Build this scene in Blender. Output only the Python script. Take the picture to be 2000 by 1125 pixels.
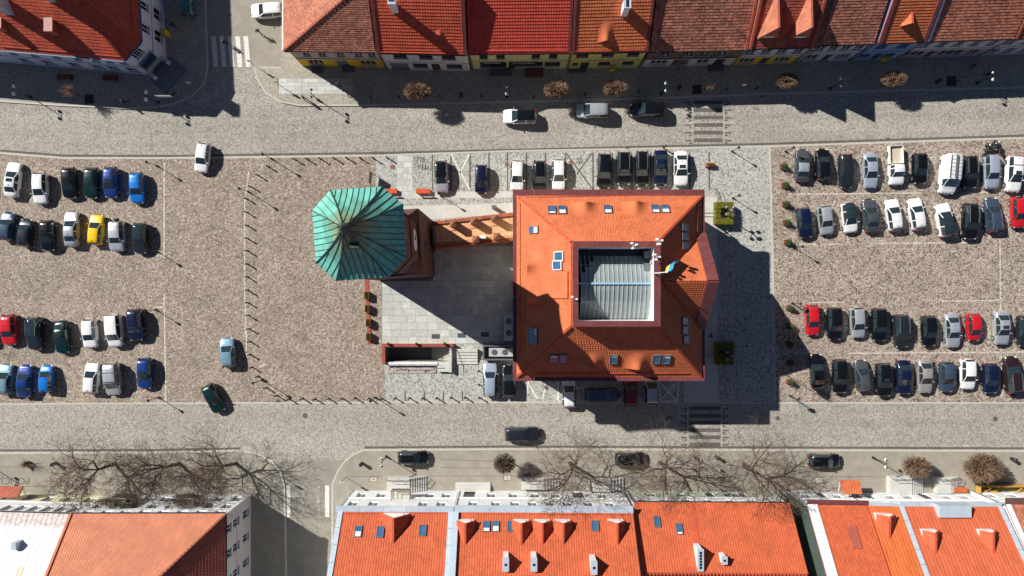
import bpy, bmesh, math, random
import numpy as np
from mathutils import Vector, Matrix
random.seed(7); np.random.seed(7)
for o in list(bpy.data.objects): bpy.data.objects.remove(o)
SC = bpy.context.scene; COL = SC.collection
R = math.radians
# ---------------------------------------------------------------- camera, sky, sun, exposure
CAMH, FPX = 89.0, 1335.0          # drone height above the square (m), focal length in photo pixels
cd = bpy.data.cameras.new('camera'); cam = bpy.data.objects.new('camera', cd); COL.objects.link(cam)
cam.location = (0, 0, CAMH); cam.rotation_euler = (0, 0, 0)
cd.sensor_width = 36.0; cd.lens = FPX / 2000.0 * 36.0; cd.clip_start = 0.5; cd.clip_end = 3000
SC.camera = cam
SUN_EL, SUN_AZ = 36.0, 32.0       # elevation, and how far shadows turn from +X towards -Y
ldir = Vector((math.cos(R(SUN_AZ)) * math.cos(R(SUN_EL)), -math.sin(R(SUN_AZ)) * math.cos(R(SUN_EL)), -math.sin(R(SUN_EL))))
w = bpy.data.worlds.new('World'); SC.world = w; w.use_nodes = True
nt = w.node_tree; bg = nt.nodes['Background']; sky = nt.nodes.new('ShaderNodeTexSky')
sky.sky_type = 'NISHITA'; sky.sun_disc = False; sky.sun_elevation = R(SUN_EL)
sky.sun_rotation = math.atan2(-ldir.x, -ldir.y); sky.altitude = 100; sky.air_density = 0.55; sky.dust_density = 0.1; sky.ozone_density = 3.0
nt.links.new(sky.outputs[0], bg.inputs[0]); bg.inputs[1].default_value = 0.05
sd = bpy.data.lights.new('sun', 'SUN'); sd.energy = 5.0; sd.angle = R(0.5); sd.color = (1.0, 0.965, 0.91)
so = bpy.data.objects.new('sun', sd); COL.objects.link(so); so.location = (-60, 40, 90)
so.rotation_euler = ldir.to_track_quat('-Z', 'Y').to_euler()
SC.view_settings.view_transform = 'Standard'; SC.view_settings.look = 'None'
SC.view_settings.gamma = 1.0; SC.view_settings.use_curve_mapping = False
SC.view_settings.exposure = 0.4
SC.render.engine = 'CYCLES'

# ---------------------------------------------------------------- pixel <-> place
def G(px, py, h=0.0):
    k = (CAMH - h) / FPX
    return Vector(((px - 1000.0) * k, (562.5 - py) * k, h))

# ---------------------------------------------------------------- materials
MATS = {}
TINTED = set()
def srgb(r, g, b):
    f = lambda c: (c / 255.0 / 12.92) if c <= 10.3 else ((c / 255.0 + 0.055) / 1.055) ** 2.4
    return (f(r), f(g), f(b))
def mat(name, col, rough=0.8, var=0.15, scale=1.5, metal=0.0, coat=0.0, bump=0.0, bscale=30.0, tint=False, col2=None, stain=0.0, sscale=0.6, emit=0.0, spec=None):
    if name in MATS: return MATS[name]
    m = bpy.data.materials.new(name); MATS[name] = m; m.use_nodes = True
    t = m.node_tree; N = t.nodes; L = t.links; b = N['Principled BSDF']
    b.inputs['Roughness'].default_value = rough; b.inputs['Metallic'].default_value = metal
    b.inputs['Coat Weight'].default_value = coat; b.inputs['Coat Roughness'].default_value = 0.05
    if spec is not None: b.inputs['Specular IOR Level'].default_value = spec
    tc = N.new('ShaderNodeTexCoord')
    nz = N.new('ShaderNodeTexNoise'); nz.inputs['Scale'].default_value = scale; nz.inputs['Detail'].default_value = 6
    nz.inputs['Roughness'].default_value = 0.65
    L.new(tc.outputs['Object'], nz.inputs['Vector'])
    rp = N.new('ShaderNodeValToRGB'); rp.color_ramp.elements[0].position = 0.3; rp.color_ramp.elements[1].position = 0.7
    a = tuple(max(0, c * (1 - var)) for c in col); c2 = col2 if col2 else tuple(min(1, c * (1 + var)) for c in col)
    rp.color_ramp.elements[0].color = (*a, 1); rp.color_ramp.elements[1].color = (*c2, 1)
    L.new(nz.outputs[0], rp.inputs[0]); out = rp.outputs[0]
    if stain > 0:
        n2 = N.new('ShaderNodeTexNoise'); n2.inputs['Scale'].default_value = sscale; n2.inputs['Detail'].default_value = 8; n2.inputs['Roughness'].default_value = 0.7
        L.new(tc.outputs['Object'], n2.inputs['Vector'])
        r2 = N.new('ShaderNodeValToRGB'); r2.color_ramp.elements[0].position = 0.42; r2.color_ramp.elements[1].position = 0.62
        r2.color_ramp.elements[0].color = (1 - stain,) * 3 + (1,); r2.color_ramp.elements[1].color = (1, 1, 1, 1)
        L.new(n2.outputs[0], r2.inputs[0])
        mx = N.new('ShaderNodeMix'); mx.data_type = 'RGBA'; mx.blend_type = 'MULTIPLY'; mx.inputs[0].default_value = 1
        L.new(out, mx.inputs[6]); L.new(r2.outputs[0], mx.inputs[7]); out = mx.outputs[2]
    if tint:
        TINTED.add(m.name)
        at = N.new('ShaderNodeAttribute'); at.attribute_name = 'tint'
        mx = N.new('ShaderNodeMix'); mx.data_type = 'RGBA'; mx.blend_type = 'MULTIPLY'; mx.inputs[0].default_value = 1
        L.new(out, mx.inputs[6]); L.new(at.outputs['Color'], mx.inputs[7]); out = mx.outputs[2]
    L.new(out, b.inputs['Base Color'])
    if bump > 0:
        n3 = N.new('ShaderNodeTexNoise'); n3.inputs['Scale'].default_value = bscale; n3.inputs['Detail'].default_value = 3
        L.new(tc.outputs['Object'], n3.inputs['Vector'])
        bp = N.new('ShaderNodeBump'); bp.inputs['Strength'].default_value = bump; bp.inputs['Distance'].default_value = 0.05
        L.new(n3.outputs[0], bp.inputs['Height']); L.new(bp.outputs[0], b.inputs['Normal'])
    return m
def stone_mat(name, cols, joint, scale, rnd=1.0, rough=0.85, jw=0.09, bump=0.6, patch=0.25, squash=1.0, pscale=0.12, track=0.0, spots=0.0):
    """setts or cobbles: one colour per stone, darker joints with real relief, broad worn patches"""
    m = bpy.data.materials.new(name); MATS[name] = m; m.use_nodes = True
    t = m.node_tree; N = t.nodes; L = t.links; b = N['Principled BSDF']; b.inputs['Roughness'].default_value = rough
    tc = N.new('ShaderNodeTexCoord'); mp = N.new('ShaderNodeMapping'); mp.inputs['Scale'].default_value = (1, squash, 1)
    L.new(tc.outputs['Object'], mp.inputs[0])
    v = N.new('ShaderNodeTexVoronoi'); v.inputs['Scale'].default_value = scale; v.inputs['Randomness'].default_value = rnd; v.voronoi_dimensions = '2D'
    e = N.new('ShaderNodeTexVoronoi'); e.feature = 'DISTANCE_TO_EDGE'; e.inputs['Scale'].default_value = scale; e.inputs['Randomness'].default_value = rnd; e.voronoi_dimensions = '2D'
    L.new(mp.outputs[0], v.inputs['Vector']); L.new(mp.outputs[0], e.inputs['Vector'])
    sp = N.new('ShaderNodeSeparateColor'); L.new(v.outputs['Color'], sp.inputs[0])
    rp = N.new('ShaderNodeValToRGB'); el = rp.color_ramp.elements
    while len(el) < len(cols): el.new(0.5)
    for i, c in enumerate(cols): el[i].position = i / (len(cols) - 1); el[i].color = (*c, 1)
    L.new(sp.outputs[0], rp.inputs[0])
    nz = N.new('ShaderNodeTexNoise'); nz.inputs['Scale'].default_value = pscale; nz.inputs['Detail'].default_value = 9; nz.inputs['Roughness'].default_value = 0.68
    L.new(tc.outputs['Object'], nz.inputs['Vector'])
    r2 = N.new('ShaderNodeMapRange'); r2.inputs[1].default_value = 0.3; r2.inputs[2].default_value = 0.7; r2.inputs[3].default_value = 1 - patch; r2.inputs[4].default_value = 1 + patch * 0.6
    L.new(nz.outputs[0], r2.inputs[0])
    mx = N.new('ShaderNodeMix'); mx.data_type = 'RGBA'; mx.blend_type = 'MULTIPLY'; mx.inputs[0].default_value = 1
    L.new(rp.outputs[0], mx.inputs[6]); L.new(r2.outputs[0], mx.inputs[7])
    if track:      # worn wheel tracks and dirt drawn out along the carriageway
        mt = N.new('ShaderNodeMapping'); mt.inputs['Scale'].default_value = (0.02, 0.55, 1); L.new(tc.outputs['Object'], mt.inputs[0])
        n4 = N.new('ShaderNodeTexNoise'); n4.inputs['Scale'].default_value = 1.0; n4.inputs['Detail'].default_value = 4; L.new(mt.outputs[0], n4.inputs['Vector'])
        r4 = N.new('ShaderNodeMapRange'); r4.inputs[1].default_value = 0.35; r4.inputs[2].default_value = 0.65; r4.inputs[3].default_value = 1 - track; r4.inputs[4].default_value = 1 + track * 0.7; L.new(n4.outputs[0], r4.inputs[0])
        m4 = N.new('ShaderNodeMix'); m4.data_type = 'RGBA'; m4.blend_type = 'MULTIPLY'; m4.inputs[0].default_value = 1; L.new(mx.outputs[2], m4.inputs[6]); L.new(r4.outputs[0], m4.inputs[7]); mx = m4
    if spots:      # old oil stains and darker repairs
        n5 = N.new('ShaderNodeTexNoise'); n5.inputs['Scale'].default_value = 0.42; n5.inputs['Detail'].default_value = 3; n5.inputs['Roughness'].default_value = 0.55; L.new(tc.outputs['Object'], n5.inputs['Vector'])
        r5 = N.new('ShaderNodeMapRange'); r5.inputs[1].default_value = 0.60; r5.inputs[2].default_value = 0.70; r5.inputs[3].default_value = 1.0; r5.inputs[4].default_value = 1 - spots; L.new(n5.outputs[0], r5.inputs[0])
        m5 = N.new('ShaderNodeMix'); m5.data_type = 'RGBA'; m5.blend_type = 'MULTIPLY'; m5.inputs[0].default_value = 1; L.new(mx.outputs[2], m5.inputs[6]); L.new(r5.outputs[0], m5.inputs[7]); mx = m5
    jr = N.new('ShaderNodeMapRange'); jr.inputs[1].default_value = 0.0; jr.inputs[2].default_value = jw
    L.new(e.outputs['Distance'], jr.inputs[0])
    m2 = N.new('ShaderNodeMix'); m2.data_type = 'RGBA'; L.new(jr.outputs[0], m2.inputs[0]); m2.inputs[6].default_value = (*joint, 1); L.new(mx.outputs[2], m2.inputs[7])
    L.new(m2.outputs[2], b.inputs['Base Color'])
    if bump:
        j2 = N.new('ShaderNodeMapRange'); j2.interpolation_type = 'SMOOTHSTEP'; j2.inputs[1].default_value = 0; j2.inputs[2].default_value = jw * 3
        L.new(e.outputs['Distance'], j2.inputs[0])
        bp = N.new('ShaderNodeBump'); bp.inputs['Strength'].default_value = bump; bp.inputs['Distance'].default_value = 0.04
        L.new(j2.outputs[0], bp.inputs['Height']); L.new(bp.outputs[0], b.inputs['Normal'])
    return m
def brick_mat(name, c1, c2, mortar, bw=0.29, bh=0.09):
    m = bpy.data.materials.new(name); MATS[name] = m; m.use_nodes = True
    t = m.node_tree; N = t.nodes; L = t.links; b = N['Principled BSDF']; b.inputs['Roughness'].default_value = 0.9
    tc = N.new('ShaderNodeTexCoord'); sp = N.new('ShaderNodeSeparateXYZ'); L.new(tc.outputs['Object'], sp.inputs[0])
    ad = N.new('ShaderNodeMath'); L.new(sp.outputs[0], ad.inputs[0]); L.new(sp.outputs[1], ad.inputs[1])
    cb = N.new('ShaderNodeCombineXYZ'); L.new(ad.outputs[0], cb.inputs[0]); L.new(sp.outputs[2], cb.inputs[1])
    bt = N.new('ShaderNodeTexBrick'); bt.inputs['Scale'].default_value = 1; bt.inputs['Brick Width'].default_value = bw; bt.inputs['Row Height'].default_value = bh
    bt.inputs['Mortar Size'].default_value = 0.012; bt.inputs['Color1'].default_value = (*c1, 1); bt.inputs['Color2'].default_value = (*c2, 1); bt.inputs['Mortar'].default_value = (*mortar, 1)
    L.new(cb.outputs[0], bt.inputs['Vector'])
    nz = N.new('ShaderNodeTexNoise'); nz.inputs['Scale'].default_value = 1.2; nz.inputs['Detail'].default_value = 8; L.new(tc.outputs['Object'], nz.inputs['Vector'])
    r2 = N.new('ShaderNodeMapRange'); r2.inputs[1].default_value = 0.3; r2.inputs[2].default_value = 0.7; r2.inputs[3].default_value = 0.6; r2.inputs[4].default_value = 1.25; L.new(nz.outputs[0], r2.inputs[0])
    mx = N.new('ShaderNodeMix'); mx.data_type = 'RGBA'; mx.blend_type = 'MULTIPLY'; mx.inputs[0].default_value = 1
    L.new(bt.outputs[0], mx.inputs[6]); L.new(r2.outputs[0], mx.inputs[7]); L.new(mx.outputs[2], b.inputs['Base Color'])
    bp = N.new('ShaderNodeBump'); bp.inputs['Strength'].default_value = 0.5; bp.inputs['Distance'].default_value = 0.02; bp.invert = True
    L.new(bt.outputs['Fac'], bp.inputs['Height']); L.new(bp.outputs[0], b.inputs['Normal'])
    return m
def glass_mat(name, col, rough=0.06, spec=0.8):
    return mat(name, col, rough=rough, var=0.3, scale=0.7, spec=spec)

C_ROAD = stone_mat('road_setts', [srgb(124, 118, 109), srgb(160, 154, 143), srgb(169, 163, 152), srgb(178, 172, 161), srgb(198, 192, 181)], srgb(134, 128, 118), 7.6, 0.9, jw=0.07, bump=0.45, patch=0.13, track=0.10, spots=0.12)
C_COBBLE = stone_mat('field_cobbles', [srgb(122, 109, 95), srgb(158, 143, 127), srgb(170, 155, 139), srgb(180, 166, 150), srgb(212, 198, 182)], srgb(108, 95, 81), 5.8, 1.0, jw=0.09, bump=0.8, patch=0.2, pscale=0.2, spots=0.2)
C_COBBLE_E = stone_mat('field_cobbles_pale', [srgb(110, 97, 84), srgb(166, 150, 134), srgb(180, 165, 149), srgb(190, 176, 160), srgb(214, 201, 186)], srgb(94, 81, 68), 5.0, 1.0, jw=0.10, bump=0.9, patch=0.18, pscale=0.2, spots=0.2)
C_SETT = stone_mat('grey_setts', [srgb(116, 115, 108), srgb(164, 163, 156), srgb(180, 179, 171), srgb(188, 187, 180), srgb(206, 205, 197)], srgb(132, 130, 122), 6.4, 0.75, jw=0.06, bump=0.4, patch=0.1)
C_PAVE = stone_mat('small_paving', [srgb(150, 144, 130), srgb(166, 159, 144), srgb(178, 171, 156)], srgb(140, 133, 119), 4.5, 0.2, jw=0.05, bump=0.2, patch=0.12)
C_ASPH = mat('worn_asphalt', srgb(158, 151, 137), rough=0.9, var=0.08, scale=0.8, bump=0.15, bscale=40, stain=0.15)
C_DASPH = mat('dark_asphalt', srgb(150, 144, 132), rough=0.9, var=0.1, scale=0.8, bump=0.15, bscale=40, stain=0.15)
M_KERB = mat('kerb_granite', srgb(190, 184, 172), var=0.12, scale=4)
M_SLAB = mat('slab_granite', srgb(196, 197, 190), var=0.1, scale=2.2, tint=True, stain=0.12, sscale=0.9)
M_LINE = mat('pale_line_stones', srgb(222, 212, 198), var=0.35, scale=5, stain=0.45, sscale=2.5)
M_PAINT = mat('worn_white_paint', srgb(232, 228, 218), var=0.1, scale=5, stain=0.22, sscale=3)
M_DSETT = stone_mat('dark_setts', [srgb(92, 88, 82), srgb(106, 102, 95), srgb(120, 116, 108)], srgb(70, 66, 60), 9, 0.6, jw=0.1, bump=0.4)
M_IRON = mat('black_iron', (0.015, 0.015, 0.016), rough=0.5, var=0.3)
M_GLOBE = mat('opal_globe', (0.8, 0.8, 0.78), rough=0.25, var=0.03)
M_WOOD = mat('orange_wood', srgb(196, 92, 40), var=0.2, scale=6)
M_BRICK = brick_mat('dark_red_brick', srgb(104, 56, 44), srgb(78, 44, 38), srgb(120, 104, 94))
M_BRICK_O = brick_mat('orange_brick', srgb(178, 92, 56), srgb(150, 74, 46), srgb(190, 150, 120))
M_COPING = mat('maroon_sheet_metal', srgb(120, 66, 66), rough=0.45, var=0.12, scale=1.2, stain=0.15)
M_ZINC = mat('pale_zinc', srgb(176, 190, 200), rough=0.45, var=0.1, scale=2)
M_WHITE = mat('white_render', (0.8, 0.8, 0.78), var=0.04, scale=1.2, stain=0.06)
M_FRAME = mat('white_frame', (0.75, 0.75, 0.74), rough=0.5, var=0.03)
M_GLASS = glass_mat('window_glass', (0.012, 0.014, 0.018))
M_SKYGLASS = glass_mat('roof_window_glass', (0.05, 0.13, 0.25), rough=0.05, spec=1.0)  # blue base colour stands in for sky reflected in the panes
M_GREYM = mat('grey_metal', srgb(120, 124, 128), rough=0.4, var=0.1, metal=0.4)
M_DARKM = mat('dark_grey_metal', srgb(60, 62, 66), rough=0.45, var=0.1)
M_GREEN = mat('clipped_hedge', srgb(118, 116, 30), var=0.5, scale=9, bump=1.0, bscale=18)
M_TWIG = mat('bare_twig', srgb(158, 128, 102), var=0.25, scale=3)
M_BARK = mat('dark_bark', srgb(82, 68, 58), var=0.3, scale=4)
M_TWIGD = mat('dark_twig', srgb(94, 76, 63), var=0.25, scale=3)
M_PLANT = mat('planter_leaf', srgb(70, 96, 40), var=0.4, scale=8)
M_RED = mat('tail_lamp_red', (0.45, 0.01, 0.01), rough=0.2, var=0.05)
M_LAMPG = mat('headlamp', (0.7, 0.72, 0.75), rough=0.1, var=0.05)
M_TYRE = mat('tyre_rubber', (0.012, 0.012, 0.012), rough=0.85, var=0.1)
M_RIM = mat('alloy_rim', (0.55, 0.55, 0.57), rough=0.3, var=0.05, metal=0.7)
M_BLACK = mat('black_trim', (0.012, 0.012, 0.013), rough=0.5, var=0.1)
M_CARGLASS = mat('car_glass', (0.022, 0.036, 0.042), rough=0.04, var=0.3, scale=1.2, spec=1.0)  # base lifted towards teal, standing in for reflected sky and the cabin behind

# ---------------------------------------------------------------- mesh helpers
LOC = {}
def link(o, parent=None):
    COL.objects.link(o)
    if parent is not None: o.parent = parent
    return o
def tag(o, label=None, cat=None, group=None, kind=None):
    if label: o['label'] = label
    if cat: o['category'] = cat
    if group: o['group'] = group
    if kind: o['kind'] = kind
    return o
def thing(name, loc, label, cat, group=None, rz=0.0):
    o = bpy.data.objects.new(name, None); o.empty_display_size = 0.3; link(o); o.location = loc; o.rotation_euler = (0, 0, rz)
    LOC[o.name] = Vector(loc); return tag(o, label, cat, group)
class MB:
    def __init__(s): s.v = []; s.f = []; s.mi = []
    def add(s, vs, fs, mi=0):
        n = len(s.v); s.v += [tuple(p) for p in vs]; s.f += [tuple(i + n for i in f) for f in fs]; s.mi += [mi] * len(fs); return s
    def quad(s, a, b, c, d, mi=0): return s.add([a, b, c, d], [(0, 1, 2, 3)], mi)
    def box(s, x0, x1, y0, y1, z0, z1, mi=0):
        return s.add([(x0, y0, z0), (x1, y0, z0), (x1, y1, z0), (x0, y1, z0), (x0, y0, z1), (x1, y0, z1), (x1, y1, z1), (x0, y1, z1)],
                     [(3, 2, 1, 0), (4, 5, 6, 7), (0, 1, 5, 4), (1, 2, 6, 5), (2, 3, 7, 6), (3, 0, 4, 7)], mi)
    def frame(s, O, U, V, N, u0, u1, v0, v1, n0, n1, mi=0):
        P = lambda a, b, c: O + U * a + V * b + N * c
        return s.add([P(u0, v0, n0), P(u1, v0, n0), P(u1, v1, n0), P(u0, v1, n0), P(u0, v0, n1), P(u1, v0, n1), P(u1, v1, n1), P(u0, v1, n1)],
                     [(3, 2, 1, 0), (4, 5, 6, 7), (0, 1, 5, 4), (1, 2, 6, 5), (2, 3, 7, 6), (3, 0, 4, 7)], mi)
    def bar(s, a, b, wd, ht, mi=0, up=0.0):
        a = Vector(a); b = Vector(b); d = (b - a); L = d.length
        if L < 1e-6: return s
        d /= L; x = Vector((-d.y, d.x, 0)); x = x.normalized() if x.length > 1e-4 else Vector((1, 0, 0)); n = d.cross(x); n = -n if n.z < 0 else n
        return s.frame(a + n * up, d, x, n, 0, L, -wd / 2, wd / 2, 0, ht, mi)
    def prism(s, pts, z0, z1, mi=0):
        n = len(pts); vs = [(p[0], p[1], z0) for p in pts] + [(p[0], p[1], z1) for p in pts]
        return s.add(vs, [tuple(range(n - 1, -1, -1)), tuple(range(n, 2 * n))] + [(i, (i + 1) % n, n + (i + 1) % n, n + i) for i in range(n)], mi)
    def cyl(s, c, r0, r1, z0, z1, n=10, mi=0, caps=True):
        vs = []
        for r, z in ((r0, z0), (r1, z1)):
            for i in range(n): a = 2 * math.pi * i / n; vs.append((c[0] + r * math.cos(a), c[1] + r * math.sin(a), z))
        fs = [(i, (i + 1) % n, n + (i + 1) % n, n + i) for i in range(n)]
        if caps: fs += [tuple(range(n - 1, -1, -1)), tuple(range(n, 2 * n))]
        return s.add(vs, fs, mi)
    def tube(s, a, b, r0, r1, n=5, mi=0):
        a = Vector(a); b = Vector(b); d = b - a
        if d.length < 1e-5: return s
        d.normalize(); x = d.orthogonal().normalized(); y = d.cross(x); vs = []
        for p, r in ((a, r0), (b, r1)):
            for i in range(n): t = 2 * math.pi * i / n; vs.append(p + (x * math.cos(t) + y * math.sin(t)) * r)
        return s.add(vs, [(i, (i + 1) % n, n + (i + 1) % n, n + i) for i in range(n)] + [tuple(range(n - 1, -1, -1)), tuple(range(n, 2 * n))], mi)
    def ell(s, c, rx, ry, rz, nu=10, nv=6, mi=0):
        vs = [(c[0], c[1], c[2] - rz)]
        for j in range(1, nv):
            p = -math.pi / 2 + math.pi * j / nv
            for i in range(nu): a = 2 * math.pi * i / nu; vs.append((c[0] + rx * math.cos(p) * math.cos(a), c[1] + ry * math.cos(p) * math.sin(a), c[2] + rz * math.sin(p)))
        vs.append((c[0], c[1], c[2] + rz)); fs = []
        for i in range(nu): fs.append((0, 1 + (i + 1) % nu, 1 + i))
        for j in range(nv - 2):
            for i in range(nu): a = 1 + j * nu; fs.append((a + i, a + (i + 1) % nu, a + nu + (i + 1) % nu, a + nu + i))
        t = len(vs) - 1; a = 1 + (nv - 2) * nu
        for i in range(nu): fs.append((a + i, a + (i + 1) % nu, t))
        return s.add(vs, fs, mi)
    def mesh(s, name, mats, off=None, smooth=False):
        me = bpy.data.meshes.new(name)
        vs = s.v if off is None else [(p[0] - off[0], p[1] - off[1], p[2] - off[2]) for p in s.v]
        me.from_pydata(vs, [], s.f)
        for m in (mats if isinstance(mats, (list, tuple)) else [mats]): me.materials.append(m)
        if any(m.name in TINTED for m in me.materials):
            ca = me.color_attributes.new('tint', 'FLOAT_COLOR', 'CORNER'); ca.data.foreach_set('color', np.ones(len(me.loops) * 4, np.float32))
        if any(s.mi): me.polygons.foreach_set('material_index', s.mi)
        if smooth: me.polygons.foreach_set('use_smooth', [True] * len(me.polygons))
        me.update(); return me
    def obj(s, name, mats, parent=None, smooth=False):
        off = None
        if parent is not None:
            r = parent
            while r.parent is not None: r = r.parent
            off = LOC.get(r.name, Vector(r.location))
        o = bpy.data.objects.new(name, s.mesh(name, mats, off, smooth))
        if parent is not None and name in ('ridge_cap', 'hip_cap', 'tuft', 'plants', 'foliage', 'twigs', 'dry_vine', 'standing_seam', 'crown'): o['kind'] = 'stuff'
        return link(o, parent)
def shared(name, me, parent, loc=(0, 0, 0), rot=(0, 0, 0), scale=(1, 1, 1)):
    o = bpy.data.objects.new(name, me); link(o, parent); o.location = loc; o.rotation_euler = rot; o.scale = scale; return o
def copy_tree(o, parent=None):
    c = o.copy(); COL.objects.link(c); c.parent = parent
    for ch in o.children: copy_tree(ch, c)
    return c
def sheet(name, pts, z, m, parent=None, kind='structure'):
    b = MB(); b.add([(p[0], p[1], z) for p in pts], [tuple(range(len(pts)))]); o = b.obj(name, m, parent)
    bm = bmesh.new(); bm.from_mesh(o.data); bmesh.ops.recalc_face_normals(bm, faces=bm.faces)
    for f in bm.faces:
        if f.normal.z < 0: f.normal_flip()
    bmesh.ops.triangulate(bm, faces=bm.faces); bm.to_mesh(o.data); bm.free()
    if kind and parent is None: o['kind'] = kind
    return o
def px_pts(l, h=0.0): return [G(x, y, h) for x, y in l]
def tint_mesh(me, lo=0.8, hi=1.15):
    ca = me.color_attributes.get('tint') or me.color_attributes.new('tint', 'FLOAT_COLOR', 'CORNER'); n = len(me.loops); arr = np.ones((n, 4), np.float32)
    for p in me.polygons:
        k = random.uniform(lo, hi); arr[p.loop_start:p.loop_start + p.loop_total, :3] = k
    ca.data.foreach_set('color', arr.ravel())

# slope = plane frame of a roof side: O, U along eave, V up the slope, N outwards
class Slope:
    def __init__(s, A, B, C, D):
        s.A, s.B, s.C, s.D = [Vector(p) for p in (A, B, C, D)]
        s.U = (s.B - s.A).normalized(); q = ((s.C + s.D) / 2 - (s.A + s.B) / 2); s.N = s.U.cross(q).normalized()
        if s.N.z < 0: s.N = -s.N
        s.V = s.N.cross(s.U); s.V = s.V if s.V.z > 0 else -s.V
        s.O = s.A
    def hit(s, px, py):
        o = Vector((0, 0, CAMH)); d = G(px, py, 0) - o; t = (s.O - o).dot(s.N) / d.dot(s.N); return o + d * t
def tiles(parent, sl, m, tw=0.3, th=0.36, style='pan', lo=0.85, hi=1.12, lift=0.03, amp=0.035, name='roof_tiles', lip=0.05):
    """courses of tiles as stepped, waved strips; every tile has its own tint"""
    A, B, C, D, N = sl.A, sl.B, sl.C, sl.D, sl.N
    H = ((C + D) / 2 - (A + B) / 2).length; nc = max(1, int(round(H / th)))
    V = []; F = []; T = []
    k = 3 if style == 'pan' else 2
    for j in range(nc):
        t0, t1 = j / nc, (j + 1) / nc
        a0 = A.lerp(D, t0); b0 = B.lerp(C, t0); a1 = A.lerp(D, t1); b1 = B.lerp(C, t1)
        L0 = (b0 - a0).length
        if L0 < 0.1: continue
        nt_ = max(1, int(round(L0 / tw)))
        if style == 'flat':
            for i in range(nt_):
                f0, f1 = (i + 0.03) / nt_, (i + 0.97) / nt_
                hh = 0.045 + random.uniform(-0.012, 0.014); dz = random.uniform(-0.02, 0.02)
                p = [a0.lerp(b0, f0) + N * (lift + hh), a0.lerp(b0, f1) + N * (lift + hh), a1.lerp(b1, f1) + N * (lift + 0.004 + dz * .2), a1.lerp(b1, f0) + N * (lift + 0.004), a0.lerp(b0, f0) + N * (lift - 0.02), a0.lerp(b0, f1) + N * (lift - 0.02)]
                n = len(V); V += p; F += [(n, n + 1, n + 2, n + 3), (n + 4, n + 5, n + 1, n)]; c = random.uniform(lo, hi); T += [c, c]
        else:
            ns = nt_ * k; prof = (0.0, 0.85, 0.6) if k == 3 else (0, 1)
            n = len(V)
            for i in range(ns + 1):
                f = i / ns; w_ = prof[i % k] * amp
                V += [a0.lerp(b0, f) + N * (lift + lip + w_), a1.lerp(b1, f) + N * (lift + 0.012 + w_), a0.lerp(b0, f) + N * (lift - 0.01)]
            for i in range(ns):
                q = n + 3 * i
                if i % k == 0: c = random.uniform(lo, hi)
                F += [(q, q + 3, q + 4, q + 1), (q + 2, q + 5, q + 3, q)]; T += [c, c]
    r = parent
    while r.parent is not None: r = r.parent
    off = LOC.get(r.name, Vector(r.location))
    me = bpy.data.meshes.new(name); me.from_pydata([tuple(p - off) for p in V], [], F); me.materials.append(m)
    ca = me.color_attributes.new('tint', 'FLOAT_COLOR', 'CORNER'); arr = np.ones((len(me.loops), 4), np.float32); arr[:, :3] = np.repeat(np.array(T, np.float32), 4)[:, None]
    ca.data.foreach_set('color', arr.ravel()); me.update()
    o = bpy.data.objects.new(name, me); link(o, parent); o['kind'] = 'stuff'; return o
def deck(parent, sl, m, th=0.14, name='roof_side'):
    b = MB(); P = [sl.A, sl.B, sl.C, sl.D]; tri = (sl.C - sl.D).length < 0.01
    if tri: P = P[:3]
    n = len(P); b.add([p for p in P] + [p - sl.N * th for p in P], [tuple(range(n)), tuple(range(2 * n - 1, n - 1, -1))] + [(i, n + i, n + (i + 1) % n, (i + 1) % n) for i in range(n)])
    return b.obj(name, m, parent)
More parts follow.
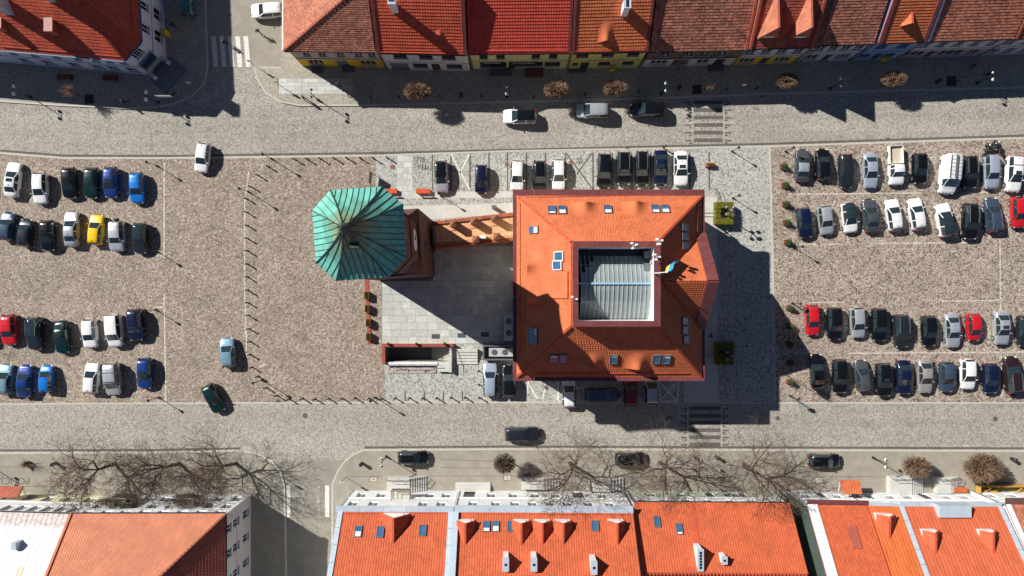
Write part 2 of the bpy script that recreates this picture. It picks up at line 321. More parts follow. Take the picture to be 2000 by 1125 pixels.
def facade(parent, P0, P1, z0, z1, m, wins, depth=0.18, glass=None, frame=None, sill=True, name='wall'):
    """wall from P0 to P1 (outside on the right) with real openings; wins = (u_centre, width, za, zb[, kind])"""
    P0 = Vector((P0[0], P0[1], 0)); P1 = Vector((P1[0], P1[1], 0)); L = (P1 - P0).length; U = (P1 - P0) / L; N = Vector((U.y, -U.x, 0)); Z = Vector((0, 0, 1))
    rects = [(max(0.05, u - w_ / 2), min(L - 0.05, u + w_ / 2), max(z0 + .02, a), min(z1 - .02, b_)) for u, w_, a, b_ in [q[:4] for q in wins]]
    us = sorted({0.0, L} | {r[0] for r in rects} | {r[1] for r in rects}); zs = sorted({z0, z1} | {r[2] for r in rects} | {r[3] for r in rects})
    b = MB(); P = lambda u, z, n=0.0: P0 + U * u + Z * z + N * n
    for i in range(len(us) - 1):
        for j in range(len(zs) - 1):
            cu, cz = (us[i] + us[i + 1]) / 2, (zs[j] + zs[j + 1]) / 2
            if any(r[0] < cu < r[1] and r[2] < cz < r[3] for r in rects): continue
            b.quad(P(us[i], zs[j]), P(us[i + 1], zs[j]), P(us[i + 1], zs[j + 1]), P(us[i], zs[j + 1]))
    for r in rects:
        u0, u1, a, c = r
        b.quad(P(u0, a), P(u1, a), P(u1, a, -depth), P(u0, a, -depth)); b.quad(P(u1, c), P(u0, c), P(u0, c, -depth), P(u1, c, -depth))
        b.quad(P(u0, c), P(u0, a), P(u0, a, -depth), P(u0, c, -depth)); b.quad(P(u1, a), P(u1, c), P(u1, c, -depth), P(u1, a, -depth))
    wl = b.obj(name, m, parent)
    for q, r in zip(wins, rects):
        u0, u1, a, c = r; kind = q[4] if len(q) > 4 else 'w'; O = P0
        fr = MB(); t = 0.07
        door = kind == 'd'
        fm = (q[5] if len(q) > 5 else None) or frame or M_FRAME
        for (x0, x1, y0, y1) in ((u0, u1, a, a + t), (u0, u1, c - t, c), (u0, u0 + t, a + t, c - t), (u1 - t, u1, a + t, c - t)):
            fr.frame(O, U, Z, N, x0, x1, y0, y1, -depth, -depth + 0.06)
        if not door:
            nm = 1 if u1 - u0 < 1.7 else 2
            for i in range(nm): x = u0 + (u1 - u0) * (i + 1) / (nm + 1); fr.frame(O, U, Z, N, x - .035, x + .035, a + t, c - t, -depth + .005, -depth + .055)
        o = fr.obj('door' if door else 'window', fm, parent)
        pn = MB(); pn.frame(O, U, Z, N, u0 + t, u1 - t, a + t, c - t, -depth - .01, -depth + .025)
        pn.obj('door_leaf' if door else 'pane', (q[6] if len(q) > 6 else None) or (M_DARKM if door else (glass or M_GLASS)), o)
        if sill and not door:
            sl_ = MB(); sl_.frame(O, U, Z, N, u0 - .06, u1 + .06, a - .05, a + .0, 0.003, 0.11); sl_.obj('sill', M_ZINC, o)
    return wl
def skylight(parent, sl, px, py, w_, h_, up=0.19, fm=None, gm=None):
    O = sl.hit(px, py); U, V, N = sl.U, sl.V, sl.N; f = MB(); t = 0.09
    for (a, b_, c, d) in ((-w_ / 2, w_ / 2, -h_ / 2, -h_ / 2 + t), (-w_ / 2, w_ / 2, h_ / 2 - t, h_ / 2), (-w_ / 2, -w_ / 2 + t, -h_ / 2 + t, h_ / 2 - t), (w_ / 2 - t, w_ / 2, -h_ / 2 + t, h_ / 2 - t)):
        f.frame(O, U, V, N, a, b_, c, d, -0.02, up + 0.05)
    o = f.obj('skylight', fm or M_GREYM, parent)
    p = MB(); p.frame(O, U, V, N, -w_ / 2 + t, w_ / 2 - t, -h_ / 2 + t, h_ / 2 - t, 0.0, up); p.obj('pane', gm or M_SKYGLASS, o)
    bl = MB(); k = random.uniform(0.1, 0.45); bl.frame(O, U, V, N, -w_ / 2 + t, w_ / 2 - t, h_ / 2 - t - k * h_, h_ / 2 - t, up + .002, up + .008); bl.obj('blind', M_FRAME, o) if random.random() < 0.4 else None
    return o
def chimney(parent, sl, px, py, w_, d_, h_, m, capm=None, flues=2):
    O = sl.hit(px, py); b = MB(); b.box(O.x - w_ / 2, O.x + w_ / 2, O.y - d_ / 2, O.y + d_ / 2, O.z - 0.6, O.z + h_)
    o = b.obj('chimney', m, parent); c = MB(); c.box(O.x - w_ / 2 - .07, O.x + w_ / 2 + .07, O.y - d_ / 2 - .07, O.y + d_ / 2 + .07, O.z + h_ + .002, O.z + h_ + .1); c.obj('chimney_cap', capm or M_ZINC, o)
    long_x = w_ >= d_
    for i in range(flues):
        f = (i + .5) / flues - .5; x = O.x + (f * w_ * .85 if long_x else 0); y = O.y + (0 if long_x else f * d_ * .85); g = MB(); s = min(w_, d_) * .22; g.box(x - s, x + s, y - s, y + s, O.z + h_ + .102, O.z + h_ + .14); g.obj('flue', M_BLACK, o)
    return o
def eyebrow(parent, sl, px, py, m, wd=1.0, ln=2.6, hg=0.95):
    O = sl.hit(px, py); U, V = sl.U, sl.V; Z = Vector((0, 0, 1)); nu, nv = 17, 10; b = MB(); vs = []
    for j in range(nv):
        v = ln * j / (nv - 1)
        for i in range(nu):
            u = -2.0 * wd + 4.0 * wd * i / (nu - 1); k = math.exp(-(u / wd / .85) ** 2) * (1 - (j / (nv - 1))) ** 1.2
            vs.append(O + U * u + V * v + sl.N * (.075 + .02 * (j % 2)) + Z * (hg * k * 1.25 - .03 * (abs(u) / (2 * wd)) ** 4 * 3))
    n = len(vs)
    for i in range(nu): u = -2.0 * wd + 4.0 * wd * i / (nu - 1); vs.append(O + U * u + V * 0.12 + sl.N * .01)
    fs = [(j * nu + i, j * nu + i + 1, (j + 1) * nu + i + 1, (j + 1) * nu + i) for j in range(nv - 1) for i in range(nu - 1)]
    b.add(vs, fs); b.add([vs[i] for i in range(nu)] + vs[n:], [(nu + i, nu + i + 1, i + 1, i) for i in range(nu - 1)], 1)
    o = b.obj('eyebrow_dormer', [m, M_BLACK], parent, smooth=True)
    return o
def gable_dormer(parent, sl, px, py, w_, hw, hr, wallm, tilem, deckm, style='pan', win=True, over=0.12):
    """front at pixel (px,py) on the slope; walls hw, gable hr; ridge runs back until it meets the slope"""
    O = sl.hit(px, py); U = Vector((sl.U.x, sl.U.y, 0)).normalized(); out = Vector((sl.N.x, sl.N.y, 0)).normalized(); Z = Vector((0, 0, 1))
    tanp = math.hypot(sl.N.x, sl.N.y) / sl.N.z
    d1 = hw / tanp; d2 = (hw + hr) / tanp; P = lambda u, d, z: O + U * u - out * d + Z * z; h = w_ / 2
    b = MB(); b.add([P(-h, 0, -.15), P(h, 0, -.15), P(h, 0, hw), P(0, 0, hw + hr), P(-h, 0, hw)], [(0, 1, 2, 3, 4)])
    for s in (-1, 1): b.add([P(s * h, 0, -.15), P(s * h, 0, hw), P(s * h, d1 + .1, hw), P(s * h, .1, -.15)], [(0, 1, 2, 3)])
    o = b.obj('dormer', wallm, parent)
    if win:
        k = MB(); ww = w_ * .3; k.frame(P(0, 0, 0), U, Z, out, -ww, ww, hw * .15 + .1, hw * .95 + .1, .004, .05); wo = k.obj('window', M_FRAME, o)
    pit = Vector((0, 0, 0)); k = hr / h
    for s in (-1, 1):
        e = h + over; ze = hw - over * k
        A = P(s * e, -over, ze + .02); B = P(s * e, ze / tanp, ze + .02); C = P(0, d2, hw + hr + .02); D = P(0, -over, hw + hr + .02)
        sl2 = Slope(A, B, C, D) if s < 0 else Slope(B, A, D, C)
        dk = deck(o, sl2, deckm, .08, 'dormer_roof')
        tiles(o, sl2, tilem, .3, .34, style, lift=.015, name='dormer_tiles')
    rd = MB(); rd.bar(P(0, -over, hw + hr), P(0, d2, hw + hr), .22, .08, up=.05); rd.obj('ridge_cap', deckm, o)
    return o
# ================================================================ GROUND
from mathutils.geometry import tessellate_polygon
PIT = [Vector((-16.4, -7.75, 0)), Vector((-7.75, -7.75, 0)), Vector((-7.75, -9.55, 0)), Vector((-16.4, -9.55, 0))]
def sheet_hole(name, pts, z, m):
    polys = [[Vector((p[0], p[1], 0)) for p in pts], PIT]; tr = tessellate_polygon(polys); vs = [p for q in polys for p in q]
    b = MB()
    for t in tr:
        a, c, d = [vs[i] for i in t]
        if (c - a).cross(d - a).z < 0: t = (t[0], t[2], t[1])
        b.add([(vs[i].x, vs[i].y, z) for i in t], [(0, 1, 2)])
    o = b.obj(name, m); o['kind'] = 'structure'; return o
def slab(name, l, z0, z1, m, kind='structure'):
    b = MB(); b.prism(px_pts(l), z0, z1); o = b.obj(name, m); bm = bmesh.new(); bm.from_mesh(o.data); bmesh.ops.triangulate(bm, faces=[f for f in bm.faces if len(f.verts) > 4]); bmesh.ops.recalc_face_normals(bm, faces=bm.faces); bm.to_mesh(o.data); bm.free(); o['kind'] = kind; return o
def kerb(l, wd=0.2, z=0.14):
    b = MB(); p = px_pts(l)
    for i in range(len(p) - 1): b.bar(p[i], p[i + 1], wd, z - .003 * (i % 2))
    o = b.obj('kerb', M_KERB); o['kind'] = 'structure'; return o
def strip(parent, pts, wd, z, m, name='line'):
    b = MB()
    for i in range(len(pts) - 1): b.bar(G(*pts[i]) + Vector((0, 0, z)), G(*pts[i + 1]) + Vector((0, 0, z)), wd, .004 + .0005 * (i % 2))
    o = b.obj(name, m, parent)
    if parent is None: o['kind'] = 'structure'
    return o
sheet_hole('ground', [(-300, -300, 0), (300, -300, 0), (300, 300, 0), (-300, 300, 0)], 0.0, C_ASPH)
road = sheet_hole('road', px_pts([(-100, -100), (2100, -100), (2100, 900), (-100, 900)]), 0.004, C_ROAD)
sheet('side_street', px_pts([(396, -80), (560, -80), (556, 136), (496, 134), (404, 134)]), 0.010, C_ASPH)
sheet('side_street', px_pts([(545, 902), (560, 1180), (652, 1180), (655, 921), (672, 899)]), 0.010, C_DASPH)
W_SQ = sheet('parking_square', px_pts([(-80, 297), (0, 299), (125, 309), (325, 309), (500, 307), (733, 304), (733, 400), (745, 400), (745, 660), (752, 730), (752, 786), (0, 789), (-80, 789)]), 0.012, C_COBBLE)
E_SQ = sheet('parking_square', px_pts([(1503, 286), (2100, 267), (2100, 787), (1514, 787), (1509, 495)]), 0.012, C_COBBLE_E)
MID = sheet_hole('market_paving', px_pts([(733.5, 304), (1502.5, 287), (1508.5, 495), (1513.5, 787), (752.5, 786), (745.5, 660), (745.5, 400), (733.5, 400)]), 0.008, C_SETT)
NW = slab('pavement', [(-80, 193), (0, 198), (120, 206), (250, 212), (300, 210), (340, 203), (375, 188), (398, 165), (406, 132), (403, 60), (398, -80), (-80, -80)], -.05, .12, C_PAVE)
NE = slab('pavement', [(497, 133), (503, 155), (520, 182), (548, 199), (585, 206), (700, 206), (1000, 199), (1250, 193), (1500, 183), (2080, 169), (2080, -60), (545, -60), (550, 133)], -.05, .12, C_PAVE)
SW = slab('pavement', [(-80, 885), (300, 884), (475, 880), (500, 884), (532, 901), (548, 920), (556, 950), (560, 1200), (-80, 1200)], -.05, .12, C_ASPH)
SE = slab('pavement', [(650, 944), (660, 921), (672, 903), (690, 888), (710, 879), (1000, 877), (2080, 881), (2080, 1200), (648, 1200)], -.05, .12, C_ASPH)
kerb([(-80, 193), (0, 198), (120, 206), (250, 212), (300, 210), (340, 203), (375, 188), (398, 165), (406, 132), (403, 60), (398, -80)])
kerb([(550, 133), (497, 133), (503, 155), (520, 182), (548, 199), (585, 206), (700, 206), (1000, 199), (1250, 193), (1500, 183), (2080, 169)])
kerb([(-80, 885), (300, 884), (475, 880), (500, 884), (532, 901), (548, 920), (556, 950), (560, 1200)])
kerb([(648, 1200), (650, 944), (660, 921), (672, 903), (690, 888), (710, 879), (1000, 877), (2080, 881)])
kerb([(-80, 297), (0, 299), (125, 309), (325, 309), (500, 307), (733, 304), (1000, 295), (1503, 286), (2080, 267)], .22, .03)
kerb([(-80, 789), (0, 789), (752, 786), (1514, 787), (2080, 787)], .2, .03)
kerb([(1503, 287), (1509, 495), (1514, 786)], .25, .022)
# darker gutter courses along the carriageway
for l in ([(0, 294), (125, 304), (325, 304.5), (733, 299), (1500, 281), (2080, 262)], [(-80, 880), (300, 879), (470, 875.5)], [(712, 874), (1000, 872), (2080, 876)]): strip(None, l, .28, .006, M_DSETT, 'gutter_course')
M_SEAMD = mat('dark_seam', srgb(120, 112, 100), var=.15, scale=3)
for l in ([(682, 930), (748, 929.5)], [(838, 929), (875, 929)], [(880, 929.5), (905, 929.5)], [(909, 929.5), (1000, 929)], [(1000, 930), (1340, 931)], [(1345, 932), (1420, 932)], [(1560, 930), (1730, 931)], [(0, 949), (150, 950)], [(0, 912), (40, 911)], [(862, 897), (990, 901)], [(860, 913), (960, 914)]): strip(SE if l[0][0] > 600 else SW, l, .09, .121, M_SEAMD, 'paving_seam')
# pale stone lines in the squares
for l in ([(321, 318), (320.5, 505)], [(320.5, 575), (324, 786)], [(486, 335), (478, 395), (478, 560), (482, 700)], [(302, 499), (320, 500)], [(298, 600), (320, 600)], [(505, 718), (520, 711)]): strip(W_SQ, l, .17, .013, M_LINE)
for l in ([(1540, 379), (1640, 379)], [(1640, 378), (1800, 377)], [(1885, 376), (1930, 376)], [(1560, 477), (1594, 477)], [(1606, 477), (1650, 477)], [(1700, 476), (1900, 474)], [(1580, 591), (1650, 590)], [(1840, 588), (1954, 587)], [(1550, 689), (1578, 690)], [(1660, 690), (1940, 688)], [(1940, 688), (2060, 687)], [(1952.5, 400), (1953.7, 560)], [(1953.7, 560), (1956, 775)], [(1815, 688), (1817, 780)]): strip(E_SQ, l, .15, .013, M_LINE)
# bay lines by the town hall
for x in (844.5, 955, 991, 1028, 1065.5, 1104.5, 1158, 1196, 1234, 1271, 1347, 1385): strip(MID, [(x, 298), (x + .5, 372)], .2, .009, M_DSETT, 'bay_line')
for x in (881, 918): strip(MID, [(x, 300), (x, 372)], .22, .009, M_DSETT, 'bay_line')
for l in ([(881, 301), (918, 371)], [(917, 301), (895, 345)]): strip(MID, l, .2, .016, M_PAINT, 'bay_cross')
for l in ([(1105, 298), (1158, 370)], [(1157, 298), (1126, 341)]): strip(MID, l, .16, .016, M_DSETT, 'bay_cross')
for l in ([(1290, 748), (1322, 783)], [(1320, 748), (1289, 783)], [(1286, 745), (1289, 784)], [(1325, 745), (1324, 784)], [(1289, 784), (1324, 784)], [(1032, 745), (1028, 779)], [(1034, 752), (1050, 779)], [(1066, 752), (1060, 778)], [(1090, 745), (1090, 782)]): strip(MID, l, .2, .017, M_PAINT, 'bay_cross')
for x in (791, 829, 866, 903): strip(MID, [(x, 764), (x + .3, 783)], .18, .009, M_DSETT, 'bay_line')
strip(MID, [(1130, 784), (1209, 784), (1209, 757), (1130, 757), (1130, 784)], .12, .017, M_PAINT, 'bay_cross')
b = MB()   # wheelchair sign laid in dark setts
cx, cy = 1131, 313; c = G(cx, cy); pts = [c + Vector((.42 * math.cos(a), .42 * math.sin(a), .018)) for a in [R(200 + 14 * i) for i in range(18)]]
for i in range(17): b.bar(pts[i], pts[i + 1], .09, .004)
for l in ([(1129, 308), (1130, 316), (1137, 316)], [(1124, 311), (1131, 310)], [(1131, 316), (1131, 322)]):
    for i in range(len(l) - 1): b.bar(G(*l[i]) + Vector((0, 0, .019)), G(*l[i + 1]) + Vector((0, 0, .019)), .09, .004)
b.obj('wheelchair_symbol', M_DSETT, MID)
# zebra crossings
def crossing(xs, ys, sx, sgn):
    for y in ys:
        b = MB(); a = G(xs[0], y); c = G(xs[1], y); b.box(a.x, c.x, a.y - .24, a.y + .24, .016, .021); b.obj('crossing_bar', M_DSETT, road)
        for k, (o, ln) in enumerate(((0, 13), (5, 6))):
            for s, x in ((-1, xs[0] - 3), (1, xs[1] + 3)):
                p = G(x, y + o + .5); q = G(x + s * ln, y + o + .5); bb = MB(); bb.box(min(p.x, q.x), max(p.x, q.x), p.y - .1, p.y + .1, .016, .020); bb.obj('crossing_tick', M_DSETT, road)
crossing((1355, 1412), (200, 215, 229.5, 244, 259, 274), 0, 1)
crossing((1346, 1407), (797.5, 812, 826, 840, 854, 868), 0, 1)
for x in (1351.5, 1414): strip(road, [(x, 198), (x, 279)], .1, .016, M_KERB, 'crossing_edge')
for x in (1343, 1410): strip(road, [(x, 793), (x, 873)], .1, .016, M_KERB, 'crossing_edge')
for i, x in enumerate((417, 433, 449, 464, 480)):
    b = MB(); p = G(x - 4.5, 71, 0); q = G(x + 4.5, 71, 0); r_ = G(x + 9.5, 131, 0); s_ = G(x + .5, 131, 0); b.prism([p, s_, r_, q], .011, .020); b.obj('zebra_stripe', M_PAINT, road)
for x in (563, 592, 622, 639):
    b = MB(); p = G(x - 4, 948); q = G(x + 4, 1010); b.box(p.x, q.x, q.y, p.y, .011, .020); b.obj('zebra_stripe', M_PAINT if x in (563, 639) else mat('faded_paint', srgb(168, 163, 152), var=.2, scale=5, stain=.35, sscale=3), road)
# manhole covers
M_RUST = mat('rusty_cover', srgb(128, 92, 72), var=.2, scale=8); M_COVER = mat('iron_cover', srgb(96, 88, 78), var=.2, scale=8)
for x, y, r_, m in ((767, 326, .33, M_RUST), (990, 321, .3, M_RUST), (1116, 317, .3, M_RUST), (596, 812, .33, M_COVER), (1944, 818, .33, M_COVER), (1307, 817, .33, M_COVER), (1519, 817, .3, M_COVER), (1067, 757, .3, M_COVER), (450, 29, .15, M_COVER)):
    b = MB(); p = G(x, y); b.cyl((p.x, p.y), r_, r_, .01, .026, 20); b.cyl((p.x, p.y), r_ * .8, r_ * .8, .026, .032, 20); b.obj('manhole_cover', m, MID if 287 < y < 787 and x < 1500 and x > 740 else road)
for x, y in ((731, 299), (745, 299), (1226, 288), (543, 783), (1734, 272)):
    b = MB(); p = G(x, y); b.box(p.x - .28, p.x + .28, p.y - .2, p.y + .2, .01, .034)
    for i in range(5): b.box(p.x - .22 + i * .1, p.x - .17 + i * .1, p.y - .16, p.y + .16, .034, .038)
    b.obj('drain_grate', M_COVER, road)
for x, y in ((1598, 937), (991, 933), (730, 936)):
    b = MB(); p = G(x, y); b.box(p.x - .5, p.x + .5, p.y - .32, p.y + .32, .121, .128); o = b.obj('hatch_frame', M_COVER, SE); b = MB(); b.box(p.x - .42, p.x + .42, p.y - .25, p.y + .25, .128, .136); b.cyl((p.x, p.y), .1, .1, .136, .145, 10, 1); b.obj('hatch_plate', [M_KERB, M_COVER], o)
# slab paving, slab by slab
def slab_field(parent, x0, x1, y0, y1, z, rows, wmin, wmax, keep=None):
    h = (y1 - y0) / rows
    for j in range(rows):
        x = x0; ya = y0 + j * h
        while x < x1 - .05:
            wd = random.uniform(wmin, wmax); xe = min(x1, x + wd)
            if x1 - xe < wmin * .5: xe = x1
            cx_, cy_ = (x + xe) / 2, ya + h / 2
            if keep is None or keep(cx_, cy_):
                b = MB(); g = .012; zt = z + random.uniform(0, .006); b.box(x + g, xe - g, ya + g, ya + h - g, z - .02, zt); o = b.obj('slab', M_SLAB, parent); tint_mesh(o.data, .86, 1.1)
            x = xe
ctr = sheet('courtyard_paving', [(-16.95, 5.6), (.6, 5.6), (.6, -7.3), (-16.95, -7.3)], .020, mat('slab_joint', srgb(120, 117, 108)))
slab_field(ctr, -16.9, .5, -7.25, 5.5, .05, 14, .9, 1.7, lambda x, y: not (-17.6 < x < -10.3 and y > 1.3))
sq2 = sheet('slab_path', px_pts([(776, 304), (806, 303), (806, 384), (776, 386)]), .012, MATS['slab_joint'])
p, q = G(776, 385), G(806, 304); slab_field(sq2, p.x, q.x, p.y, q.y, .03, 7, .6, 1.1)
p, q = G(545, 184), G(690, 154); sq3 = slab('slab_path', [(545, 184), (690, 184), (690, 154), (540, 154)], .1, .126, MATS['slab_joint'])
slab_field(sq3, p.x, q.x, p.y, q.y, .14, 4, .8, 1.2)
M_PALE = mat('pale_pavement', srgb(200, 199, 190), var=.08, scale=2, stain=.1)
sheet('footpath', px_pts([(752, 404), (1004, 396), (1004, 416), (752, 436)]), .013, M_PALE)
sheet('footpath', px_pts([(752, 374), (1000, 374), (1000, 386), (752, 388)]), .014, M_PALE)
sheet('footpath', px_pts([(1336, 385), (1400, 385), (1403, 787), (1336, 787)]), .013, M_PALE)
# ================================================================ TOWN HALL
T_ORANGE = mat('orange_tile', srgb(204, 110, 66), var=.1, scale=.7, tint=True, stain=.14, sscale=.5)
T_CORAL = mat('coral_tile', srgb(196, 93, 54), var=.09, scale=.7, tint=True, stain=.14, sscale=.5)
T_RED = mat('red_tile', srgb(200, 86, 58), var=.12, scale=.8, tint=True, stain=.2, sscale=.6)
T_DRED = mat('deep_red_tile', srgb(200, 72, 56), var=.08, scale=.8, tint=True, stain=.08)
T_SALMON = mat('salmon_tile', srgb(198, 124, 92), var=.09, scale=.7, tint=True, stain=.14, sscale=.5)
T_BROWN = mat('old_brown_tile', srgb(186, 120, 98), var=.22, scale=1.1, tint=True, stain=.35, sscale=.9)
T_BROWN2 = mat('old_mixed_tile', srgb(196, 122, 96), var=.2, scale=1.1, tint=True, stain=.3, sscale=.9)
T_BRED = mat('brown_red_tile', srgb(176, 92, 72), var=.15, scale=1.1, tint=True, stain=.2)
T_PALE = mat('pale_clay_tile', srgb(190, 118, 90), var=.15, scale=1.1, tint=True, stain=.15)
HE, X0, X1, Y0, Y1 = 9.5, .1, 22.4, -10.8, 11.45
th = thing('town_hall', (11.25, .3, 0), 'town hall with orange hipped tile roof around a glazed light well', 'building')
M_CREAM = mat('cream_render', srgb(226, 214, 190), var=.05, stain=.06)
cw = [(X0 + .6, Y0 + .6), (X1 - .6, Y0 + .6), (X1 - .6, Y1 - .7), (X0 + .6, Y1 - .7)]
for i in range(4):
    a, c_ = cw[i], cw[(i + 1) % 4]; L_ = math.hypot(c_[0] - a[0], c_[1] - a[1]); n = 7
    ws = [(L_ * (k + .5) / n, 1.2, 1.2, 3.2) for k in range(n) if not (k == 3)] + [(L_ * (k + .5) / n, 1.2, 5.2, 7.6) for k in range(n)] + [(L_ * 3.5 / n, 1.5, .1, 3.0, 'd')]
    facade(th, a, c_, 0, HE, M_CREAM, ws)
g = MB()   # box gutter of maroon sheet, in lengths
gut = [((X0, Y1 - .42), (X1, Y1 - .42), .84), ((X0, Y0 + .27), (X1, Y0 + .27), .54), ((X0 + .26, Y0 + .545), (X0 + .26, Y1 - .845), .52), ((X1 - .2, Y0 + .545), (X1 - .2, Y1 - .845), .4)]
for (a, c_, wd) in gut:
    A_, B_ = Vector((*a, HE - .35)), Vector((*c_, HE - .35)); n = 9
    for k in range(n):
        b = MB(); b.bar(A_.lerp(B_, k / n + .0008), A_.lerp(B_, (k + 1) / n - .0008), wd, .45 + .006 * (k % 2)); b.obj('gutter_sheet', M_COPING, th)
RX0, RX1, RY0, RY1 = 6.43, 15.8, -4.11, 4.98; ZR = 14.7; ex0, ex1, ey0, ey1 = X0 + .5, X1 - .38, Y0 + .5, Y1 - .8
Pq = lambda x, y, z: Vector((x, y, z))
SN = Slope(Pq(ex1, ey1, HE + .05), Pq(ex0, ey1, HE + .05), Pq(RX0, RY1, ZR), Pq(RX1, RY1, ZR))
SWs = Slope(Pq(ex0, ey1, HE + .05), Pq(ex0, ey0, HE + .05), Pq(RX0, RY0, ZR), Pq(RX0, RY1, ZR))
SS = Slope(Pq(ex0, ey0, HE + .05), Pq(ex1, ey0, HE + .05), Pq(RX1, RY0, ZR), Pq(RX0, RY0, ZR))
SEs = Slope(Pq(ex1, ey0, HE + .05), Pq(ex1, ey1, HE + .05), Pq(RX1, RY1, ZR), Pq(RX1, RY0, ZR))
for s in (SN, SWs, SS, SEs):
    d = deck(th, s, T_RED); tiles(d, s, T_ORANGE if s is not SS else T_ORANGE, .3, .34, 'pan', .88, 1.1)
for s in (SN, SS):
    for P_, Q_ in ((s.A, s.D), (s.B, s.C)):
        b = MB(); n = 16
        for k in range(n): b.bar(P_.lerp(Q_, k / n), P_.lerp(Q_, (k + 1) / n - .004), .26, .12, up=.05)
        b.obj('hip_cap', T_RED, th)
b = MB()
for (a, c_) in (((RX0, RY1), (RX1, RY1)), ((RX0, RY0), (RX1, RY0)), ((RX0, RY0), (RX0, RY1)), ((RX1, RY0), (RX1, RY1))): pass
ZT = 16.35; IX0, IX1, IY0, IY1 = 7.0, 15.15, -3.55, 4.36
rw = MB()
for (xa, xb, ya, yb) in ((RX0, RX1, IY1, RY1), (RX0, RX1, RY0, IY0), (RX0, IX0, IY0, IY1), (IX1, RX1, IY0, IY1)): rw.box(xa + .04, xb - .04, ya + .04 * (ya != IY1), yb - .04 * (yb != IY0), 12.2, ZT - .1)
rw.obj('well_wall', [mat('well_wall_orange', srgb(206, 104, 66), var=.05)], th)
iw = MB(); e = .006
iw.box(IX0 + e, IX0 + .05, IY0 + e, IY1 - e, 12.2, ZT - .1); iw.box(IX1 - .05, IX1 - e, IY0 + e, IY1 - e, 12.2, ZT - .1); iw.box(IX0 + .05, IX1 - .05, IY0 + e, IY0 + .05, 12.2, ZT - .1); iw.box(IX0 + .05, IX1 - .05, IY1 - .05, IY1 - e, 12.2, ZT - .1)
iw.obj('well_lining', M_WHITE, th)
def coping(xa, xb, ya, yb, n, horiz):
    for k in range(n):
        b = MB(); gp = .006
        if horiz: b.box(xa + (xb - xa) * k / n + gp, xa + (xb - xa) * (k + 1) / n - gp, ya, yb, ZT - .1, ZT + .003 * (k % 2))
        else: b.box(xa, xb, ya + (yb - ya) * k / n + gp, ya + (yb - ya) * (k + 1) / n - gp, ZT - .1, ZT + .003 * (k % 2))
        b.obj('coping_sheet', M_COPING, th)
coping(RX0, RX1, IY1 - .06, RY1, 8, True); coping(RX0, RX1, RY0, IY0 + .06, 8, True); coping(RX0, IX0 + .06, IY0 + .06, IY1 - .06, 8, False); coping(IX1 - .06, RX1, IY0 + .06, IY1 - .06, 8, False)
M_MILK = mat('milky_glass', srgb(140, 150, 150), rough=.12, var=.12, scale=.5, spec=.8)
M_DKGL = mat('dark_sheet', srgb(52, 66, 76), rough=.3, var=.1)
b = MB(); b.box(IX0 + .05, IX1 - .05, IY0 + .05, IY1 - .05, 12.2, 12.5); b.obj('well_floor', M_DKGL, th)
gx0, gx1, gy0, gy1, gr = 7.55, 15.0, -3.4, 3.55, .5; nP = 15
gl = thing('tmp', (0, 0, 0), 'x', 'x'); bpy.data.objects.remove(gl)
fr = MB()
def vault(y): 
    t = (y - gr) / ((gy1 - gr) if y > gr else (gr - gy0)); return 14.85 - 1.5 * t * t - .25 * abs(t)
for k in range(nP + 1):
    x = gx0 + (gx1 - gx0) * k / nP
    for s in (0, 1):
        ys = [gr + ((gy1 - gr) if s == 0 else (gy0 - gr)) * i / 5 for i in range(6)]
        for i in range(5): fr.bar((x, ys[i], vault(ys[i]) + .01), (x, ys[i + 1], vault(ys[i + 1]) + .01), .08, .08)
fr.bar((gx0 - .1, gy1 - 1, vault(gy1 - 1) + .05), (gx1, gy1 - 1, vault(gy1 - 1) + .05), .05, .04); 
glz = fr.obj('glazing_bars', mat('grey_bar', srgb(176, 182, 184), rough=.4, var=.05), th)
for k in range(nP):
    for s in (0, 1):
        xa = gx0 + (gx1 - gx0) * k / nP + .03; xb = gx0 + (gx1 - gx0) * (k + 1) / nP - .03; ys = [gr + ((gy1 - gr) if s == 0 else (gy0 - gr)) * i / 5 for i in range(6)]
        n0 = max(0, (3 - k)) if s == 0 else 0; ys = ys[:6 - n0]
        b = MB(); vs = []
        for y in ys: vs += [(xa, y, vault(y)), (xb, y, vault(y))]
        b.add(vs, [(2 * i, 2 * i + 1, 2 * i + 3, 2 * i + 2) if s else (2 * i, 2 * i + 2, 2 * i + 3, 2 * i + 1) for i in range(len(ys) - 1)]); b.obj('pane', M_MILK, glz, smooth=True)
b = MB(); b.bar((IX0 + .1, gr, 14.85), (IX1 - .05, gr, 14.85), .22, .2); b.obj('ridge_beam', mat('pale_blue_beam', srgb(150, 186, 210), rough=.4, var=.05), th)
b = MB()
for x_, y_, s_ in ((13.6, 4.2, .5), (13.1, 2.9, .35), (14.6, 1.5, .3)): b.box(14.4, 15.0, y_ - 1.0, y_ - .2, 13.2, 14.2 + s_)
b.obj('roof_plant', M_GREYM, th)
